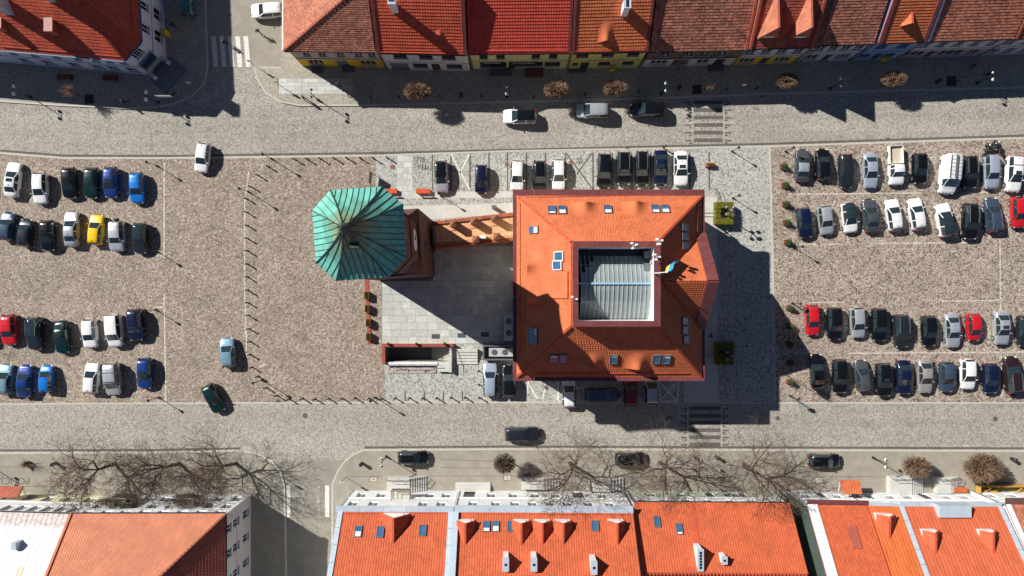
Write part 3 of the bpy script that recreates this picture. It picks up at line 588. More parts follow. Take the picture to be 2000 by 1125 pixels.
# skylights and eyebrow dormers
P_ = SWs.hit(1090, 556); b = MB(); b.frame(P_, SWs.U, SWs.V, SWs.N, -1.5, 1.5, -1.6, 1.5, -.05, .3); b.obj('raised_roof', T_ORANGE, th)
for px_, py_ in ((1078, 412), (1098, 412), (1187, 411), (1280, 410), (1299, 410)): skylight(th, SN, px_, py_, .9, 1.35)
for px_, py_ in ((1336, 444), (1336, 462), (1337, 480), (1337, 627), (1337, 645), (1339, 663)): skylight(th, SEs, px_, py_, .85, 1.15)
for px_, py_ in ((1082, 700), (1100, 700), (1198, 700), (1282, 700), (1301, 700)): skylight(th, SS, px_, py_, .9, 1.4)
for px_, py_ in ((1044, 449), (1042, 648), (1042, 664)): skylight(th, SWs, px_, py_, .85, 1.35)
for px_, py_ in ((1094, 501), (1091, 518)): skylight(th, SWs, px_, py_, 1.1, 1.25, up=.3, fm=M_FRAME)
for px_, py_ in ((1141, 397), (1238, 396)): eyebrow(th, SN, px_, py_, T_ORANGE)
for px_, py_ in ((1155, 719), (1243, 719)): eyebrow(th, SS, px_, py_, T_ORANGE)
for px_, py_ in ((1030, 516), (1030, 596)): eyebrow(th, SWs, px_, py_, T_ORANGE)
def snow_rail(parent, sl, a, c_, m):
    A_ = sl.hit(*a); B_ = sl.hit(*c_); b = MB(); b.bar(A_ + sl.N * .14, B_ + sl.N * .14, .05, .05); n = int((B_ - A_).length / 1.2)
    for i in range(n + 1): P_ = A_.lerp(B_, i / max(1, n)); b.bar(P_ + sl.N * .02, P_ + sl.N * .16, .04, .04)
    b.obj('snow_rail', m, parent)
snow_rail(th, SN, (1026, 387), (1355, 381), T_RED); snow_rail(th, SWs, (1017, 397), (1017, 690), T_RED); snow_rail(th, SS, (1045, 728), (1345, 727), T_RED); snow_rail(th, SEs, (1360, 390), (1360, 462), T_RED)
# east gable
gN, gS, gP = Pq(22.35, 6.1, 9.6), Pq(22.35, -4.4, 9.6), Pq(22.2, .75, 14.5); gB = Pq(16.35, .75, 14.5)
b = MB(); b.add([Pq(22.2, 6.1, 8.8), Pq(22.2, -4.4, 8.8), Pq(22.2, -4.4, 9.6), gP, Pq(22.2, 6.1, 9.6), Pq(21.5, 6.1, 8.8), Pq(21.5, -4.4, 8.8), Pq(21.5, -4.4, 9.6), Pq(21.5, .75, 14.5), Pq(21.5, 6.1, 9.6)], [(4, 3, 2, 1, 0), (5, 6, 7, 8, 9), (0, 1, 6, 5), (1, 2, 7, 6), (4, 0, 5, 9)]); gab = b.obj('gable', M_CREAM, th)
s1 = Slope(Pq(21.9, 6.0, 9.72), Pq(22.15, 6.0, 9.72), gP, gB); s2 = Slope(Pq(22.15, -4.3, 9.72), Pq(21.9, -4.3, 9.72), gB, gP)
for s in (s1, s2): d = deck(gab, s, T_RED, .1); tiles(gab, s, T_ORANGE, .3, .34, 'pan', .88, 1.1)
for A_, B_ in ((Pq(21.85, 6.3, 9.7), Pq(21.85, .75, 14.72)), (Pq(21.85, -4.6, 9.7), Pq(21.85, .75, 14.72))):
    b = MB(); n = 3
    for k in range(n): b.bar(A_.lerp(B_, k / n), A_.lerp(B_, (k + 1) / n - .003), 1.25, .16)
    b.obj('gable_coping', M_COPING, gab)
# antennas, flag
def antenna(parent, px_, py_, z, n):
    c = G(px_, py_, z); b = MB(); b.tube((c.x, c.y, z - .6), (c.x, c.y, z + .8), .03, .03)
    for i in range(n):
        a = 2.2 * i; x, y = c.x + .3 * math.cos(a), c.y + .3 * math.sin(a); b.box(x - .12, x + .12, y - .09, y + .09, z + .1 * i, z + .1 * i + .5); b.tube((c.x, c.y, z + .1 * i + .2), (x, y, z + .1 * i + .2), .02, .02)
    b.obj('antenna', M_FRAME, parent)
antenna(th, 1236, 480, 16.6, 4); antenna(th, 1285, 472, 16.9, 6); antenna(th, 1281, 502, 16.7, 3); antenna(th, 1120, 584, 16.6, 2)
fp = thing('flag_pole', G(1277, 534, 16.3), 'white flagpole with blue and yellow flag on the town hall light well', 'flagpole')
c = LOC[fp.name]; b = MB(); b.tube(c, c + Vector((0, 0, 6.2)), .07, .05, 8); b.ell(c + Vector((0, 0, 6.25)), .1, .1, .1); b.obj('pole', M_FRAME, fp)
b = MB(); vs = []; nu, nv = 12, 6
for j in range(nv):
    for i in range(nu):
        s = i / (nu - 1) * 2.0; q = .22 * math.sin(s * 3.2 + j * .5); vs.append(c + Vector((.04 + s * .72 + q * .6, s * .62 - q * .7 + .04, 6.0 - 1.25 * j / (nv - 1) - .25 * s + .1 * q)))
b.add(vs, []); n = 0
for j in range(nv - 1):
    for i in range(nu - 1): b.f.append((j * nu + i, j * nu + i + 1, (j + 1) * nu + i + 1, (j + 1) * nu + i)); b.mi.append(0 if j < 2.5 else 1)
o = b.obj('flag', [mat('flag_blue', srgb(40, 150, 215), var=.05), mat('flag_yellow', srgb(238, 205, 30), var=.05)], fp, smooth=True)
# ================================================================ TOWER
TX, TY, TROT, H1, H2 = -13.94, 4.96, R(3.9), 26.6, 32.6
tw = thing('brick_tower', (TX, TY, 0), 'octagonal brick tower with green copper pointed roof beside the town hall', 'tower')
def trot(x, y, z): return Vector((TX + x * math.cos(TROT) - y * math.sin(TROT), TY + x * math.sin(TROT) + y * math.cos(TROT), z))
def oct_pts(a, ch): k = a - ch; return [(-k, a), (-a, k), (-a, -k), (-k, -a), (k, -a), (a, -k), (a, k), (k, a)]
def tprism(pts, z0, z1, name, m, parent=tw, top=None):
    n = len(pts); q = top or pts; b = MB(); vs = [trot(*p, z0) for p in pts] + [trot(*p, z1) for p in q]
    b.add(vs, [tuple(range(n - 1, -1, -1)), tuple(range(n, 2 * n))] + [(i, (i + 1) % n, n + (i + 1) % n, n + i) for i in range(n)]); return b.obj(name, m, parent)
aq = 3.7; sqp = [(-aq, aq), (-aq, -aq), (aq, -aq), (aq, aq)]
tprism(sqp, -.2, 12.6, 'shaft_base', M_BRICK)
tprism(oct_pts(3.45, 1.5), 12.6, 25.6, 'shaft', M_BRICK)
for z0, z1, a in ((12.6, 12.85, 3.62), (18.4, 18.65, 3.56), (25.0, 25.35, 3.65), (25.36, 25.75, 3.85), (25.76, 26.2, 4.0)): tprism(oct_pts(a, 1.58), z0, z1, 'brick_cornice', M_BRICK)
for sx in (-1, 1):
    for sy in (-1, 1):   # broaches: little brick pyramids on the corners of the square base
        b = MB(); c0 = trot(sx * 3.68, sy * 3.68, 12.6); c1 = trot(sx * 1.75, sy * 3.68, 12.6); c2 = trot(sx * 3.68, sy * 1.75, 12.6); ap = trot(sx * 2.7, sy * 2.7, 14.6)
        b.add([c0, c1, c2, ap], [(0, 1, 3), (1, 2, 3), (2, 0, 3), (0, 2, 1)]); b.obj('broach', M_BRICK, tw)
dl = trot(3.47, 0, 14.3); b = MB(); nseg = 28; vsf = []
for z in (0, .06):
    for i in range(nseg): a = 2 * math.pi * i / nseg; vsf.append(trot(3.46 + z, 1.2 * math.cos(a), 15.3 + 1.2 * math.sin(a)))
b.add(vsf, [tuple(range(nseg)), tuple(range(2 * nseg - 1, nseg - 1, -1))] + [(i, (i + 1) % nseg, nseg + (i + 1) % nseg, nseg + i) for i in range(nseg)])
dial = b.obj('clock_dial', M_WHITE, tw); b = MB(); b.bar(trot(3.54, 0, 15.3), trot(3.54, .1, 16.2), .08, .02); b.bar(trot(3.54, 0, 15.3), trot(3.54, .6, 15.1), .09, .02); b.obj('clock_hand', M_BLACK, dial)
for sx, sy, zz in ((1, 0, 21.5), (0, -1, 21.5), (0, -1, 15), (1, 0, 8.5), (0, -1, 8.5), (0, 1, 21.5), (-1, 0, 21.5)):
    b = MB(); d_ = 3.47 if zz > 12 else 3.72
    P0_ = trot(sx * d_, sy * d_, zz); U_ = (trot(sx * d_ - sy, sy * d_ + sx, zz) - P0_); N_ = (trot(sx * (d_ + 1), sy * (d_ + 1), zz) - P0_)
    b.frame(P0_, U_, Vector((0, 0, 1)), N_, -.35, .35, -.9, .9, -.1, .02); b.obj('louvre_window', M_BLACK, tw)
def copper_material():
    m = bpy.data.materials.new('copper_patina'); MATS['copper_patina'] = m; m.use_nodes = True; t = m.node_tree; N = t.nodes; L = t.links; b = N['Principled BSDF']; b.inputs['Roughness'].default_value = .55
    tc = N.new('ShaderNodeTexCoord'); nz = N.new('ShaderNodeTexNoise'); nz.inputs['Scale'].default_value = .9; nz.inputs['Detail'].default_value = 8; nz.inputs['Roughness'].default_value = .7; L.new(tc.outputs['Object'], nz.inputs['Vector'])
    sp = N.new('ShaderNodeSeparateXYZ'); L.new(tc.outputs['Object'], sp.inputs[0])
    mr = N.new('ShaderNodeMapRange'); mr.inputs[1].default_value = 27.2; mr.inputs[2].default_value = 31.5; mr.inputs[3].default_value = -.18; mr.inputs[4].default_value = .36; L.new(sp.outputs[2], mr.inputs[0])
    ad = N.new('ShaderNodeMath'); L.new(nz.outputs[0], ad.inputs[0]); L.new(mr.outputs[0], ad.inputs[1])
    rp = N.new('ShaderNodeValToRGB'); e = rp.color_ramp.elements; e[0].position = .3; e[0].color = (*srgb(110, 186, 170), 1); e[1].position = .85; e[1].color = (*srgb(96, 92, 66), 1); x = e.new(.55); x.color = (*srgb(92, 152, 134), 1); x = e.new(.68); x.color = (*srgb(124, 138, 102), 1)
    L.new(ad.outputs[0], rp.inputs[0])
    at = N.new('ShaderNodeAttribute'); at.attribute_name = 'tint'; mx = N.new('ShaderNodeMix'); mx.data_type = 'RGBA'; mx.blend_type = 'MULTIPLY'; mx.inputs[0].default_value = 1; L.new(rp.outputs[0], mx.inputs[6]); L.new(at.outputs['Color'], mx.inputs[7]); L.new(mx.outputs[2], b.inputs['Base Color'])
    return m
M_COPPER = copper_material(); M_SEAM = mat('copper_seam', srgb(38, 62, 58), rough=.6, var=.1)
oc = oct_pts(4.15, 1.75); rb = tprism(oc, H1 - .25, H1 - .02, 'roof', M_SEAM)
def rz_(t): return H1 + (H2 - H1) * (.52 * t + .48 * t * t)
seams = MB()
for i in range(8):
    p0 = Vector((*oc[i], 0)); p1 = Vector((*oc[(i + 1) % 8], 0)); mid = (p0 + p1) / 2; wd = (p1 - p0).length; u = (p1 - p0) / wd; n = 9 if wd > 4 else 4
    for k in range(n):
        s0, s1_ = -wd / 2 + wd * k / n, -wd / 2 + wd * (k + 1) / n
        smin = min(abs(s0), abs(s1_)) if s0 * s1_ > 0 else 0
        tmax = min(.985, 1 - smin / (wd / 2) if smin > 0 else .985); nt2 = 7
        if tmax < .02: continue
        vs = []
        for q in range(nt2):
            t = tmax * q / (nt2 - 1); hw = wd / 2 * (1 - t); a = max(-hw, min(hw, s0 + .02)); c_ = max(-hw, min(hw, s1_ - .02)); m_ = mid * (1 - t)
            vs += [trot(*(m_ + u * a).xy, rz_(t)), trot(*(m_ + u * c_).xy, rz_(t))]
        b = MB(); b.add(vs, [(2 * q, 2 * q + 1, 2 * q + 3, 2 * q + 2) for q in range(nt2 - 1)]); o = b.obj('copper_panel', M_COPPER, rb, smooth=True)
        ca = o.data.color_attributes.get('tint') or o.data.color_attributes.new('tint', 'FLOAT_COLOR', 'CORNER'); arr = np.ones((len(o.data.loops), 4), np.float32)
        for P_ in o.data.polygons: arr[P_.loop_start:P_.loop_start + P_.loop_total, :3] = random.uniform(.84, 1.1)
        ca.data.foreach_set('color', arr.ravel())
        if k < n - 1:
            tm = 1 - abs(s1_) / (wd / 2)
            if tm > .02:
                prev = None
                for q in range(7):
                    t = tm * q / 6; P_ = trot(*((mid * (1 - t)) + u * s1_).xy, rz_(t) - .02)
                    if prev is not None: seams.bar(prev, P_, .045, .07)
                    prev = P_
    prev = None
    for q in range(9):
        t = .985 * q / 8; P_ = trot(*(p0 * (1 - t)).xy, rz_(t) - .03)
        if prev is not None: seams.bar(prev, P_, .10, .11)
        prev = P_
seams.obj('standing_seam', M_SEAM, rb)
b = MB(); ap = trot(0, 0, H2 - .3); b.cyl((ap.x, ap.y), .5, .14, H2 - .5, H2 + .2, 10); b.ell((ap.x, ap.y, H2 + .4), .24, .24, .24); b.tube((ap.x, ap.y, H2 + .4), (ap.x, ap.y, H2 + 1.6), .03, .02); b.bar((ap.x - .5, ap.y, H2 + 1.3), (ap.x + .3, ap.y, H2 + 1.3), .03, .12); b.obj('finial', M_SEAM, rb)
b = MB(); P_ = trot(.35, -1.25, rz_(.7)); b.box(P_.x - .4, P_.x + .4, P_.y - .3, P_.y + .3, P_.z - .6, P_.z + .3); b.obj('roof_hatch', M_SEAM, rb)
# ================================================================ LINK WING WITH ROOF TERRACE
lk = thing('terrace_wing', G(925, 452, 0), 'low link wing with tan tiled roof terrace and brick piers', 'building')
tl = [G(844, 433, 3.6), G(1004, 415, 3.6), G(1004, 470, 3.6), G(850, 486, 3.6)]
b = MB(); b.prism(tl, -.1, 3.6); b.obj('wall', M_BRICK_O, lk)
M_TAN = stone_mat('tan_terrace_tile', [srgb(214, 160, 116), srgb(222, 170, 126), srgb(230, 180, 138)], srgb(180, 130, 92), 2.6, 0.02, jw=.03, bump=.1, patch=.1)
ins = [tl[0] + Vector((.3, -.5, 0)), tl[1] + Vector((-.02, -.5, 0)), tl[2] + Vector((-.02, .45, 0)), tl[3] + Vector((.3, .45, 0))]
b = MB(); b.prism(ins, 3.61, 3.66); b.obj('terrace_floor', M_TAN, lk)
for i, (a, c_) in enumerate(((tl[0], tl[1]), (tl[3], tl[2]))):
    b = MB(); A_ = Vector((a.x, a.y - .22 + .44 * i, 3.6)); B_ = Vector((c_.x, c_.y - .22 + .44 * i, 3.6)); b.bar(A_, B_, .4, .32); b.obj('parapet', M_BRICK_O, lk)
    b = MB(); dd = Vector((0, -.34 + .68 * i, 0))
    for z in (1.05,): b.bar(A_ + dd + Vector((0, 0, z)), B_ + dd + Vector((0, 0, z)), .05, .05)
    for q in range(13): P_ = A_.lerp(B_, q / 12) + dd; b.tube(P_, P_ + Vector((0, 0, 1.05)), .022, .022)
    b.obj('railing', M_IRON, lk)
for px_, py_ in ((885, 436), (925, 431), (966, 425), (929, 467), (970, 461)):
    p = G(px_, py_, 5.4); b = MB(); b.box(p.x - .36, p.x + .36, p.y - .36, p.y + .36, 3.6, 5.2); o = b.obj('pier', M_BRICK_O, lk)
    b = MB(); b.add([(p.x - .42, p.y - .42, 5.2), (p.x + .42, p.y - .42, 5.2), (p.x + .42, p.y + .42, 5.2), (p.x - .42, p.y + .42, 5.2), (p.x, p.y, 5.5)], [(0, 1, 4), (1, 2, 4), (2, 3, 4), (3, 0, 4), (3, 2, 1, 0)]); b.obj('pier_cap', mat('brown_cap', srgb(138, 92, 66), var=.15), o)
p = G(943, 463, 4.6); b = MB(); b.box(p.x - .38, p.x + .38, p.y - .2, p.y + .2, 3.66, 4.55); b.obj('vent_box', M_FRAME, lk)
# ================================================================ HOUSES
def col(n, r, g, b_, **k): return mat(n, srgb(r, g, b_), var=k.pop('var', .05), stain=k.pop('stain', .08), **k)
M_VERGE = M_COPING
def rowhouse(label, e0, e1, he, run, rise, dir_, tile, deckm, style='pan', tw_=.3, th_=.36, lo=.85, hi=1.12, over=.22, upper=None, lower=None, wu=(), wl=(), split=3.2, verge=None, gutter=None, verge_sides='lr', name='house', ends=True, band=True, vw=.3, frame=None, party=None):
    """e0,e1: eave ends in photo pixels left to right; dir_ +1 house lies north of its street, -1 south"""
    E0, E1 = G(*e0, he), G(*e1, he); E0.x += .02; E1.x -= .02; bk = Vector((0, dir_, 0))
    o = thing(name, ((E0.x + E1.x) / 2, (E0.y + E1.y) / 2 + dir_ * run, 0), label, 'house')
    Rz = Vector((0, 0, rise)); R0, R1 = E0 + bk * run + Rz, E1 + bk * run + Rz; K0, K1 = E0 + bk * 2 * run, E1 + bk * 2 * run
    S = Slope(E0, E1, R1, R0) if dir_ > 0 else Slope(E1, E0, R0, R1); B = Slope(K1, K0, R0, R1) if dir_ > 0 else Slope(K0, K1, R1, R0)
    d = deck(o, S, deckm); tiles(d, S, tile, tw_, th_, style, lo, hi, amp=.02 if dir_ > 0 else .035, lip=.075 if dir_ > 0 else .05); d2 = deck(o, B, deckm); tiles(d2, B, tile, tw_ * 2, th_ * 2, style, lo, hi)
    b = MB(); n = max(4, int((R1 - R0).length / .4))
    for k in range(n): b.bar(R0.lerp(R1, k / n), R0.lerp(R1, (k + 1) / n - .01), .28, .12, up=.02)
    b.obj('ridge_cap', deckm, o)
    f0, f1 = E0 + bk * over, E1 + bk * over; k0, k1 = K0 - bk * over, K1 - bk * over; hw = he + over * rise / run - .15
    A_, C_ = (f0, f1) if dir_ > 0 else (f1, f0); L = (C_ - A_).length
    if dir_ < 0: wu = [((1 - q[0]),) + tuple(q[1:]) for q in wu]; wl = [((1 - q[0]),) + tuple(q[1:]) for q in wl]
    facade(o, A_, C_, split, hw, upper, [(q[0] * L,) + tuple(q[1:]) for q in wu], frame=frame)
    facade(o, A_, C_, 0, split, lower or upper, [(q[0] * L,) + tuple(q[1:]) for q in wl], frame=frame, name='ground_floor_wall')
    if band:
        bb = MB(); nrm = Vector((0, -dir_, 0)); bb.bar(A_ + nrm * .04 + Vector((0, 0, split - .08 - he)), C_ + nrm * .04 + Vector((0, 0, split - .08 - he)), .1, .16); bb.obj('string_course', upper, o)
    for P_, Q_, T_ in ((f0, k0, R0), (f1, k1, R1)):
        s = MB(); x = .012 if P_ is f0 else -.012; v = Vector((x, 0, 0)); pk = Vector((T_.x, T_.y, T_.z - .16))
        s.add([Vector((P_.x, P_.y, 0)) + v, Vector((Q_.x, Q_.y, 0)) + v, Vector((Q_.x, Q_.y, hw)) + v, pk + v, Vector((P_.x, P_.y, hw)) + v], [(0, 1, 2, 3, 4)]); s.obj('party_wall', party or upper, o)
    s = MB(); s.quad((k0.x, k0.y, 0), (k1.x, k1.y, 0), (k1.x, k1.y, hw), (k0.x, k0.y, hw)); s.obj('rear_wall', upper, o)
    g = MB(); g.bar(E0 - bk * .07 - Vector((0, 0, .16)), E1 - bk * .07 - Vector((0, 0, .16)), .14, .12); g.obj('gutter', gutter or M_DARKM, o)
    g = MB(); x = E0.x + .12; g.tube((x, f0.y - dir_ * .09, .0), (x, f0.y - dir_ * .09, he - .15), .05, .05, 6); g.obj('downpipe', gutter or M_DARKM, o)
    if verge:
        for side, (P_, Q_) in (('l', (E0, R0)), ('r', (E1, R1))):
            if side in verge_sides:
                v = Vector((vw / 2 if side == 'l' else -vw / 2, 0, 0)); b = MB(); n = 5
                for k in range(n): b.bar((P_ + v).lerp(Q_ + v, k / n), (P_ + v).lerp(Q_ + v, (k + 1) / n - .004), vw, .2)
                b.obj('verge', verge, o)
    o_ = o; return o_, S
def ev(n, w_, a, b_, lo=.0, hi=1.0): return [(lo + (hi - lo) * (i + .5) / n, w_, a, b_) for i in range(n)]
def steps(parent_label, px0, px1, py0, py1, n, h, m, dir_, name='entrance_steps', group=None):
    """flight of solid steps against a wall, lowest on the street side (dir_ +1: wall to the north)"""
    a, c_ = G(px0, py1), G(px1, py0); z0 = .1; o = thing(name, ((a.x + c_.x) / 2, (a.y + c_.y) / 2, z0), parent_label, 'steps', group); D = (c_.y - a.y) / n
    for k in range(n):
        b = MB(); zt = z0 + h * (k + 1) / n
        if dir_ > 0: b.box(a.x, c_.x, a.y + k * D, a.y + (k + 1) * D - .004, z0, zt)
        else: b.box(a.x, c_.x, c_.y - (k + 1) * D + .004, c_.y - k * D, z0, zt)
        b.obj('step', m, o)
    return o
HN = 6.8
c_yel = col('yellow_render', 214, 178, 30); c_beige = col('grey_beige_render', 186, 172, 156); c_offw = col('offwhite_render', 206, 206, 204); c_lime = col('pale_lime_render', 206, 204, 142); c_lime2 = col('lime_render', 200, 196, 116)
c_grey = col('pale_grey_render', 196, 192, 190); c_blue = col('powder_blue_render', 130, 160, 196); c_dirty = col('dirty_brown_render', 112, 94, 82, stain=.5); c_pink = col('dusty_pink_render', 186, 166, 166); c_white = M_WHITE
c_brownframe = col('brown_frame', 78, 52, 42); c_timber = col('grey_door', 120, 122, 124)
# --- T1 corner house: half-hipped brown roof
E0 = G(554, 99, HN); E1 = G(733, 101.5, HN); AP = Vector((E1.x - .03, E0.y + 6.2, HN + 5.2))
h1 = thing('house', ((E0.x + E1.x) / 2, E0.y + 6, 0), 'corner house with old brown hipped roof and yellow ground floor', 'house')
sS = Slope(E0, E1 + Vector((-.03, 0, 0)), AP, AP); sW = Slope(Vector((E0.x, E0.y + 12.4, HN)), E0, AP, AP); sNn = Slope(Vector((E1.x - .03, E0.y + 12.4, HN)), Vector((E0.x, E0.y + 12.4, HN)), AP, AP)
for s, m in ((sS, T_BROWN), (sW, T_PALE), (sNn, T_BROWN)): d = deck(h1, s, T_BRED); tiles(d, s, m, .24, .3, 'flat', .72, 1.25)  # paler tile on the west slope puts its sunlight into the colour
b = MB()
for k in range(26): b.bar(E0.lerp(AP, k / 26), E0.lerp(AP, (k + 1) / 26 - .006), .24, .12, up=.03)
b.obj('hip_cap', T_BRED, h1)
fa, fb = E0 + Vector((.25, .3, 0)), E1 + Vector((-.03, .3, 0)); L_ = fb.x - fa.x
facade(h1, fa, fb, 3.3, HN - .05, c_beige, [(u * L_, .95, 4.1, 5.7) for u in (.17, .35, .56, .77, .92)])
facade(h1, fa, fb, 0, 3.3, c_yel, [(.2 * L_, 1.9, .9, 2.6), (.51 * L_, 1.6, .15, 2.6, 'd', None, c_timber), (.82 * L_, 2.0, .9, 2.6)], name='ground_floor_wall')
facade(h1, Vector((fa.x, fa.y + 11.6, 0)), fa, 0, HN - .05, c_beige, [(2 + 2.2 * i, 1, 4.1, 5.7) for i in range(4)])
b = MB(); b.bar(Vector((fa.x, fa.y - .05, 3.2)), Vector((fb.x, fb.y - .05, 3.2)), .12, .16); b.obj('string_course', c_beige, h1)
b = MB(); b.quad((fb.x, fb.y, 0), (fb.x, fb.y + 11.6, 0), (fb.x, fb.y + 11.6, HN), (fb.x, fb.y, HN)); b.quad((fa.x, fa.y + 11.6, 0), (fb.x, fb.y + 11.6, 0), (fb.x, fb.y + 11.6, HN), (fa.x, fa.y + 11.6, HN)); b.obj('rear_wall', c_beige, h1)
b = MB(); b.bar(E0 + Vector((-.1, .05, -.14)), E0 + Vector((-.1, 12.4, -.14)), .2, .16); b.obj('gutter', M_FRAME, h1); b = MB(); b.bar(E0 + Vector((0, -.07, -.16)), E1 + Vector((-.05, -.07, -.16)), .14, .12); b.obj('gutter', M_DARKM, h1)
# --- T2 ... T10
h2, s2_ = rowhouse('off-white house with red tiles, big white chimney and small eyebrow dormer', (736, 103), (912, 107), HN + .2, 6.3, 5.5, 1, T_RED, T_RED, tw_=.3, th_=.38, upper=c_offw, lower=c_offw, wu=[(.23, 1.7, 4.4, 6.0), (.52, 1.7, 4.4, 6.0), (.78, 1.7, 4.4, 6.0)], wl=[(.17, 2.3, .1, 2.7, 'd', None, c_timber), (.42, 1.9, 1.0, 2.7), (.6, 1.1, .1, 2.7, 'd'), (.82, 2.0, 1.0, 2.7)], verge=M_VERGE, frame=c_brownframe, vw=.4)
chimney(h2, s2_, 772, 18, .75, .75, 2.4, M_WHITE, flues=2); eyebrow(h2, s2_, 859, 80, T_RED, .45, 1.5, .5)
snow_rail(h2, s2_, (742, 101), (906, 104), T_RED)
h3, s3_ = rowhouse('pale lime house with deep red tile roof and dark shop front', (915, 105), (1114.5, 103), HN - .2, 6.3, 4.9, 1, T_DRED, T_DRED, tw_=.3, th_=.38, upper=c_lime, lower=c_lime, wu=[(.14, 1.05, 4.0, 5.6), (.31, 1.05, 4.0, 5.6), (.665, 1.05, 4.0, 5.6), (.84, 1.05, 4.0, 5.6)], wl=[(.23, 3.4, .5, 2.7), (.6, 3.6, .8, 2.7), (.845, 2.0, .9, 2.6), (.43, 1.0, .1, 2.6, 'd')], verge=M_VERGE, verge_sides='r', frame=c_brownframe)
snow_rail(h3, s3_, (922, 99), (1108, 98), T_DRED)
h4, s4_ = rowhouse('lime green house with orange tiles, white chimney and eyebrow dormer', (1116, 104), (1266, 100), HN - .1, 6.3, 5.1, 1, T_ORANGE, T_RED, tw_=.3, th_=.38, lo=.8, hi=1.1, upper=c_lime2, lower=c_lime2, wu=[(.16, 1.5, 4.4, 5.8), (.5, 1.5, 4.4, 5.8), (.84, 1.5, 4.4, 5.8)], wl=[(.1, .8, 1.4, 2.5), (.23, 1.1, .1, 2.6, 'd'), (.5, 1.5, 1.0, 2.5), (.83, 1.5, 1.0, 2.5)], verge=M_VERGE, frame=c_brownframe)
chimney(h4, s4_, 1219, 22, .7, 1.0, 2.2, M_WHITE, flues=3); eyebrow(h4, s4_, 1183, 83, T_ORANGE, .7, 2.6, .6); snow_rail(h4, s4_, (1122, 99), (1258, 96), T_RED)
h5, s5_ = rowhouse('shabby house with old brown tiles and crumbling brown upper wall', (1269, 101), (1459, 97), HN - .3, 6.3, 4.9, 1, T_BROWN, T_BRED, style='flat', tw_=.26, th_=.34, lo=.65, hi=1.25, upper=c_dirty, lower=c_grey, wu=[(.2, 1.2, 4.0, 5.4), (.45, 1.2, 4.0, 5.4), (.62, 1.2, 4.0, 5.4), (.8, 1.2, 4.0, 5.4)], wl=[(.18, 2.2, .9, 2.6), (.42, 2.2, .1, 2.7, 'd', None, c_dirty), (.66, 1.6, .9, 2.6), (.85, 1.4, .1, 2.6, 'd')], verge=T_BRED, verge_sides='r')
for px_, py_ in ((1350, 74), (1400, 20)):
    P_ = s5_.hit(px_, py_); b = MB(); b.tube(P_, P_ + Vector((0, 0, 1.8)), .025, .025)
    for q in range(4): b.tube(P_ + Vector((-.4, 0, 1.2 + .15 * q)), P_ + Vector((.4, 0, 1.2 + .15 * q)), .012, .012, 4)
    b.obj('aerial', M_GREYM, h5)
h6, s6_ = rowhouse('house with two steep pointed tile dormers and yellow shop front', (1462, 95), (1588, 92), HN, 6.3, 5.2, 1, T_BRED, T_BRED, style='flat', tw_=.26, th_=.34, lo=.75, hi=1.2, upper=c_grey, lower=c_yel, wu=[(.12, 1.2, 4.1, 5.7), (.37, 1.2, 4.1, 5.7), (.62, 1.2, 4.1, 5.7), (.88, 1.2, 4.1, 5.7)], wl=[(.2, 2.0, .8, 2.6), (.5, 1.2, .1, 2.6, 'd'), (.78, 2.0, .8, 2.6)], verge=T_BRED, verge_sides='lr')
for px_ in (1499, 1561): gable_dormer(h6, s6_, px_, 74, 2.1, .45, 3.0, M_BRICK_O, T_PALE, T_BRED)
h7, s7_ = rowhouse('grey house with mottled old brown tile roof between dormered and orange roofs', (1604, 88), (1707, 85), HN, 6.3, 5.0, 1, T_BROWN, T_BRED, style='flat', tw_=.26, th_=.34, lo=.65, hi=1.3, upper=c_grey, lower=c_grey, wu=ev(4, 1.2, 4.1, 5.7), wl=[(.18, 1.5, .9, 2.6), (.5, 1.1, .1, 2.6, 'd'), (.8, 1.8, .9, 2.6)])
o7 = rowhouse('narrow grey house filling the gap beside the dormered roof', (1589, 91), (1603.5, 88.5), HN - .3, 6.0, 4.6, 1, T_BROWN, T_BRED, style='flat', upper=c_grey, lower=c_grey, wu=[(.5, .6, 4.1, 5.4)], wl=[(.5, .6, .1, 2.4, 'd')])
h8, s8_ = rowhouse('powder blue house with bright orange roof and small pointed roof vent', (1715, 84), (1808, 81), HN + .2, 6.3, 5.3, 1, T_ORANGE, T_RED, tw_=.27, th_=.34, lo=.82, hi=1.1, upper=c_blue, lower=c_blue, wu=[(.27, 1.3, 4.3, 5.7), (.74, 1.3, 4.3, 5.7)], wl=[(.2, 1.4, 1.0, 2.4), (.5, 1.1, .1, 2.5, 'd'), (.75, 1.4, 1.0, 2.4)], verge=M_VERGE, frame=c_blue, vw=.42)
gable_dormer(h8, s8_, 1772, 50, 1.7, .1, .9, M_COPING, T_ORANGE, T_RED, win=False)
h9, s9_ = rowhouse('pinkish grey house with patchy orange brown tiles and shop windows', (1810, 80.5), (1980, 75), HN + .1, 6.3, 5.1, 1, T_BROWN2, T_BRED, style='flat', tw_=.26, th_=.36, lo=.7, hi=1.3, upper=c_grey, lower=c_pink, wu=ev(5, 1.1, 4.2, 5.7), wl=[(.15, 2.6, .7, 2.6), (.36, 1.1, .1, 2.6, 'd'), (.6, 3.2, .7, 2.6), (.87, 1.6, .8, 2.6)], verge=M_FRAME, verge_sides='l', vw=.25)
h10, s10_ = rowhouse('grey house with brown red tiles at the end of the shaded row', (1981, 75), (2150, 70), HN, 6.3, 5.4, 1, T_BRED, T_BRED, style='flat', tw_=.26, th_=.36, lo=.75, hi=1.2, upper=c_grey, lower=c_grey, wu=ev(5, 1.1, 4.2, 5.7), wl=ev(5, 1.3, .9, 2.6), verge=T_BRED, verge_sides='l')
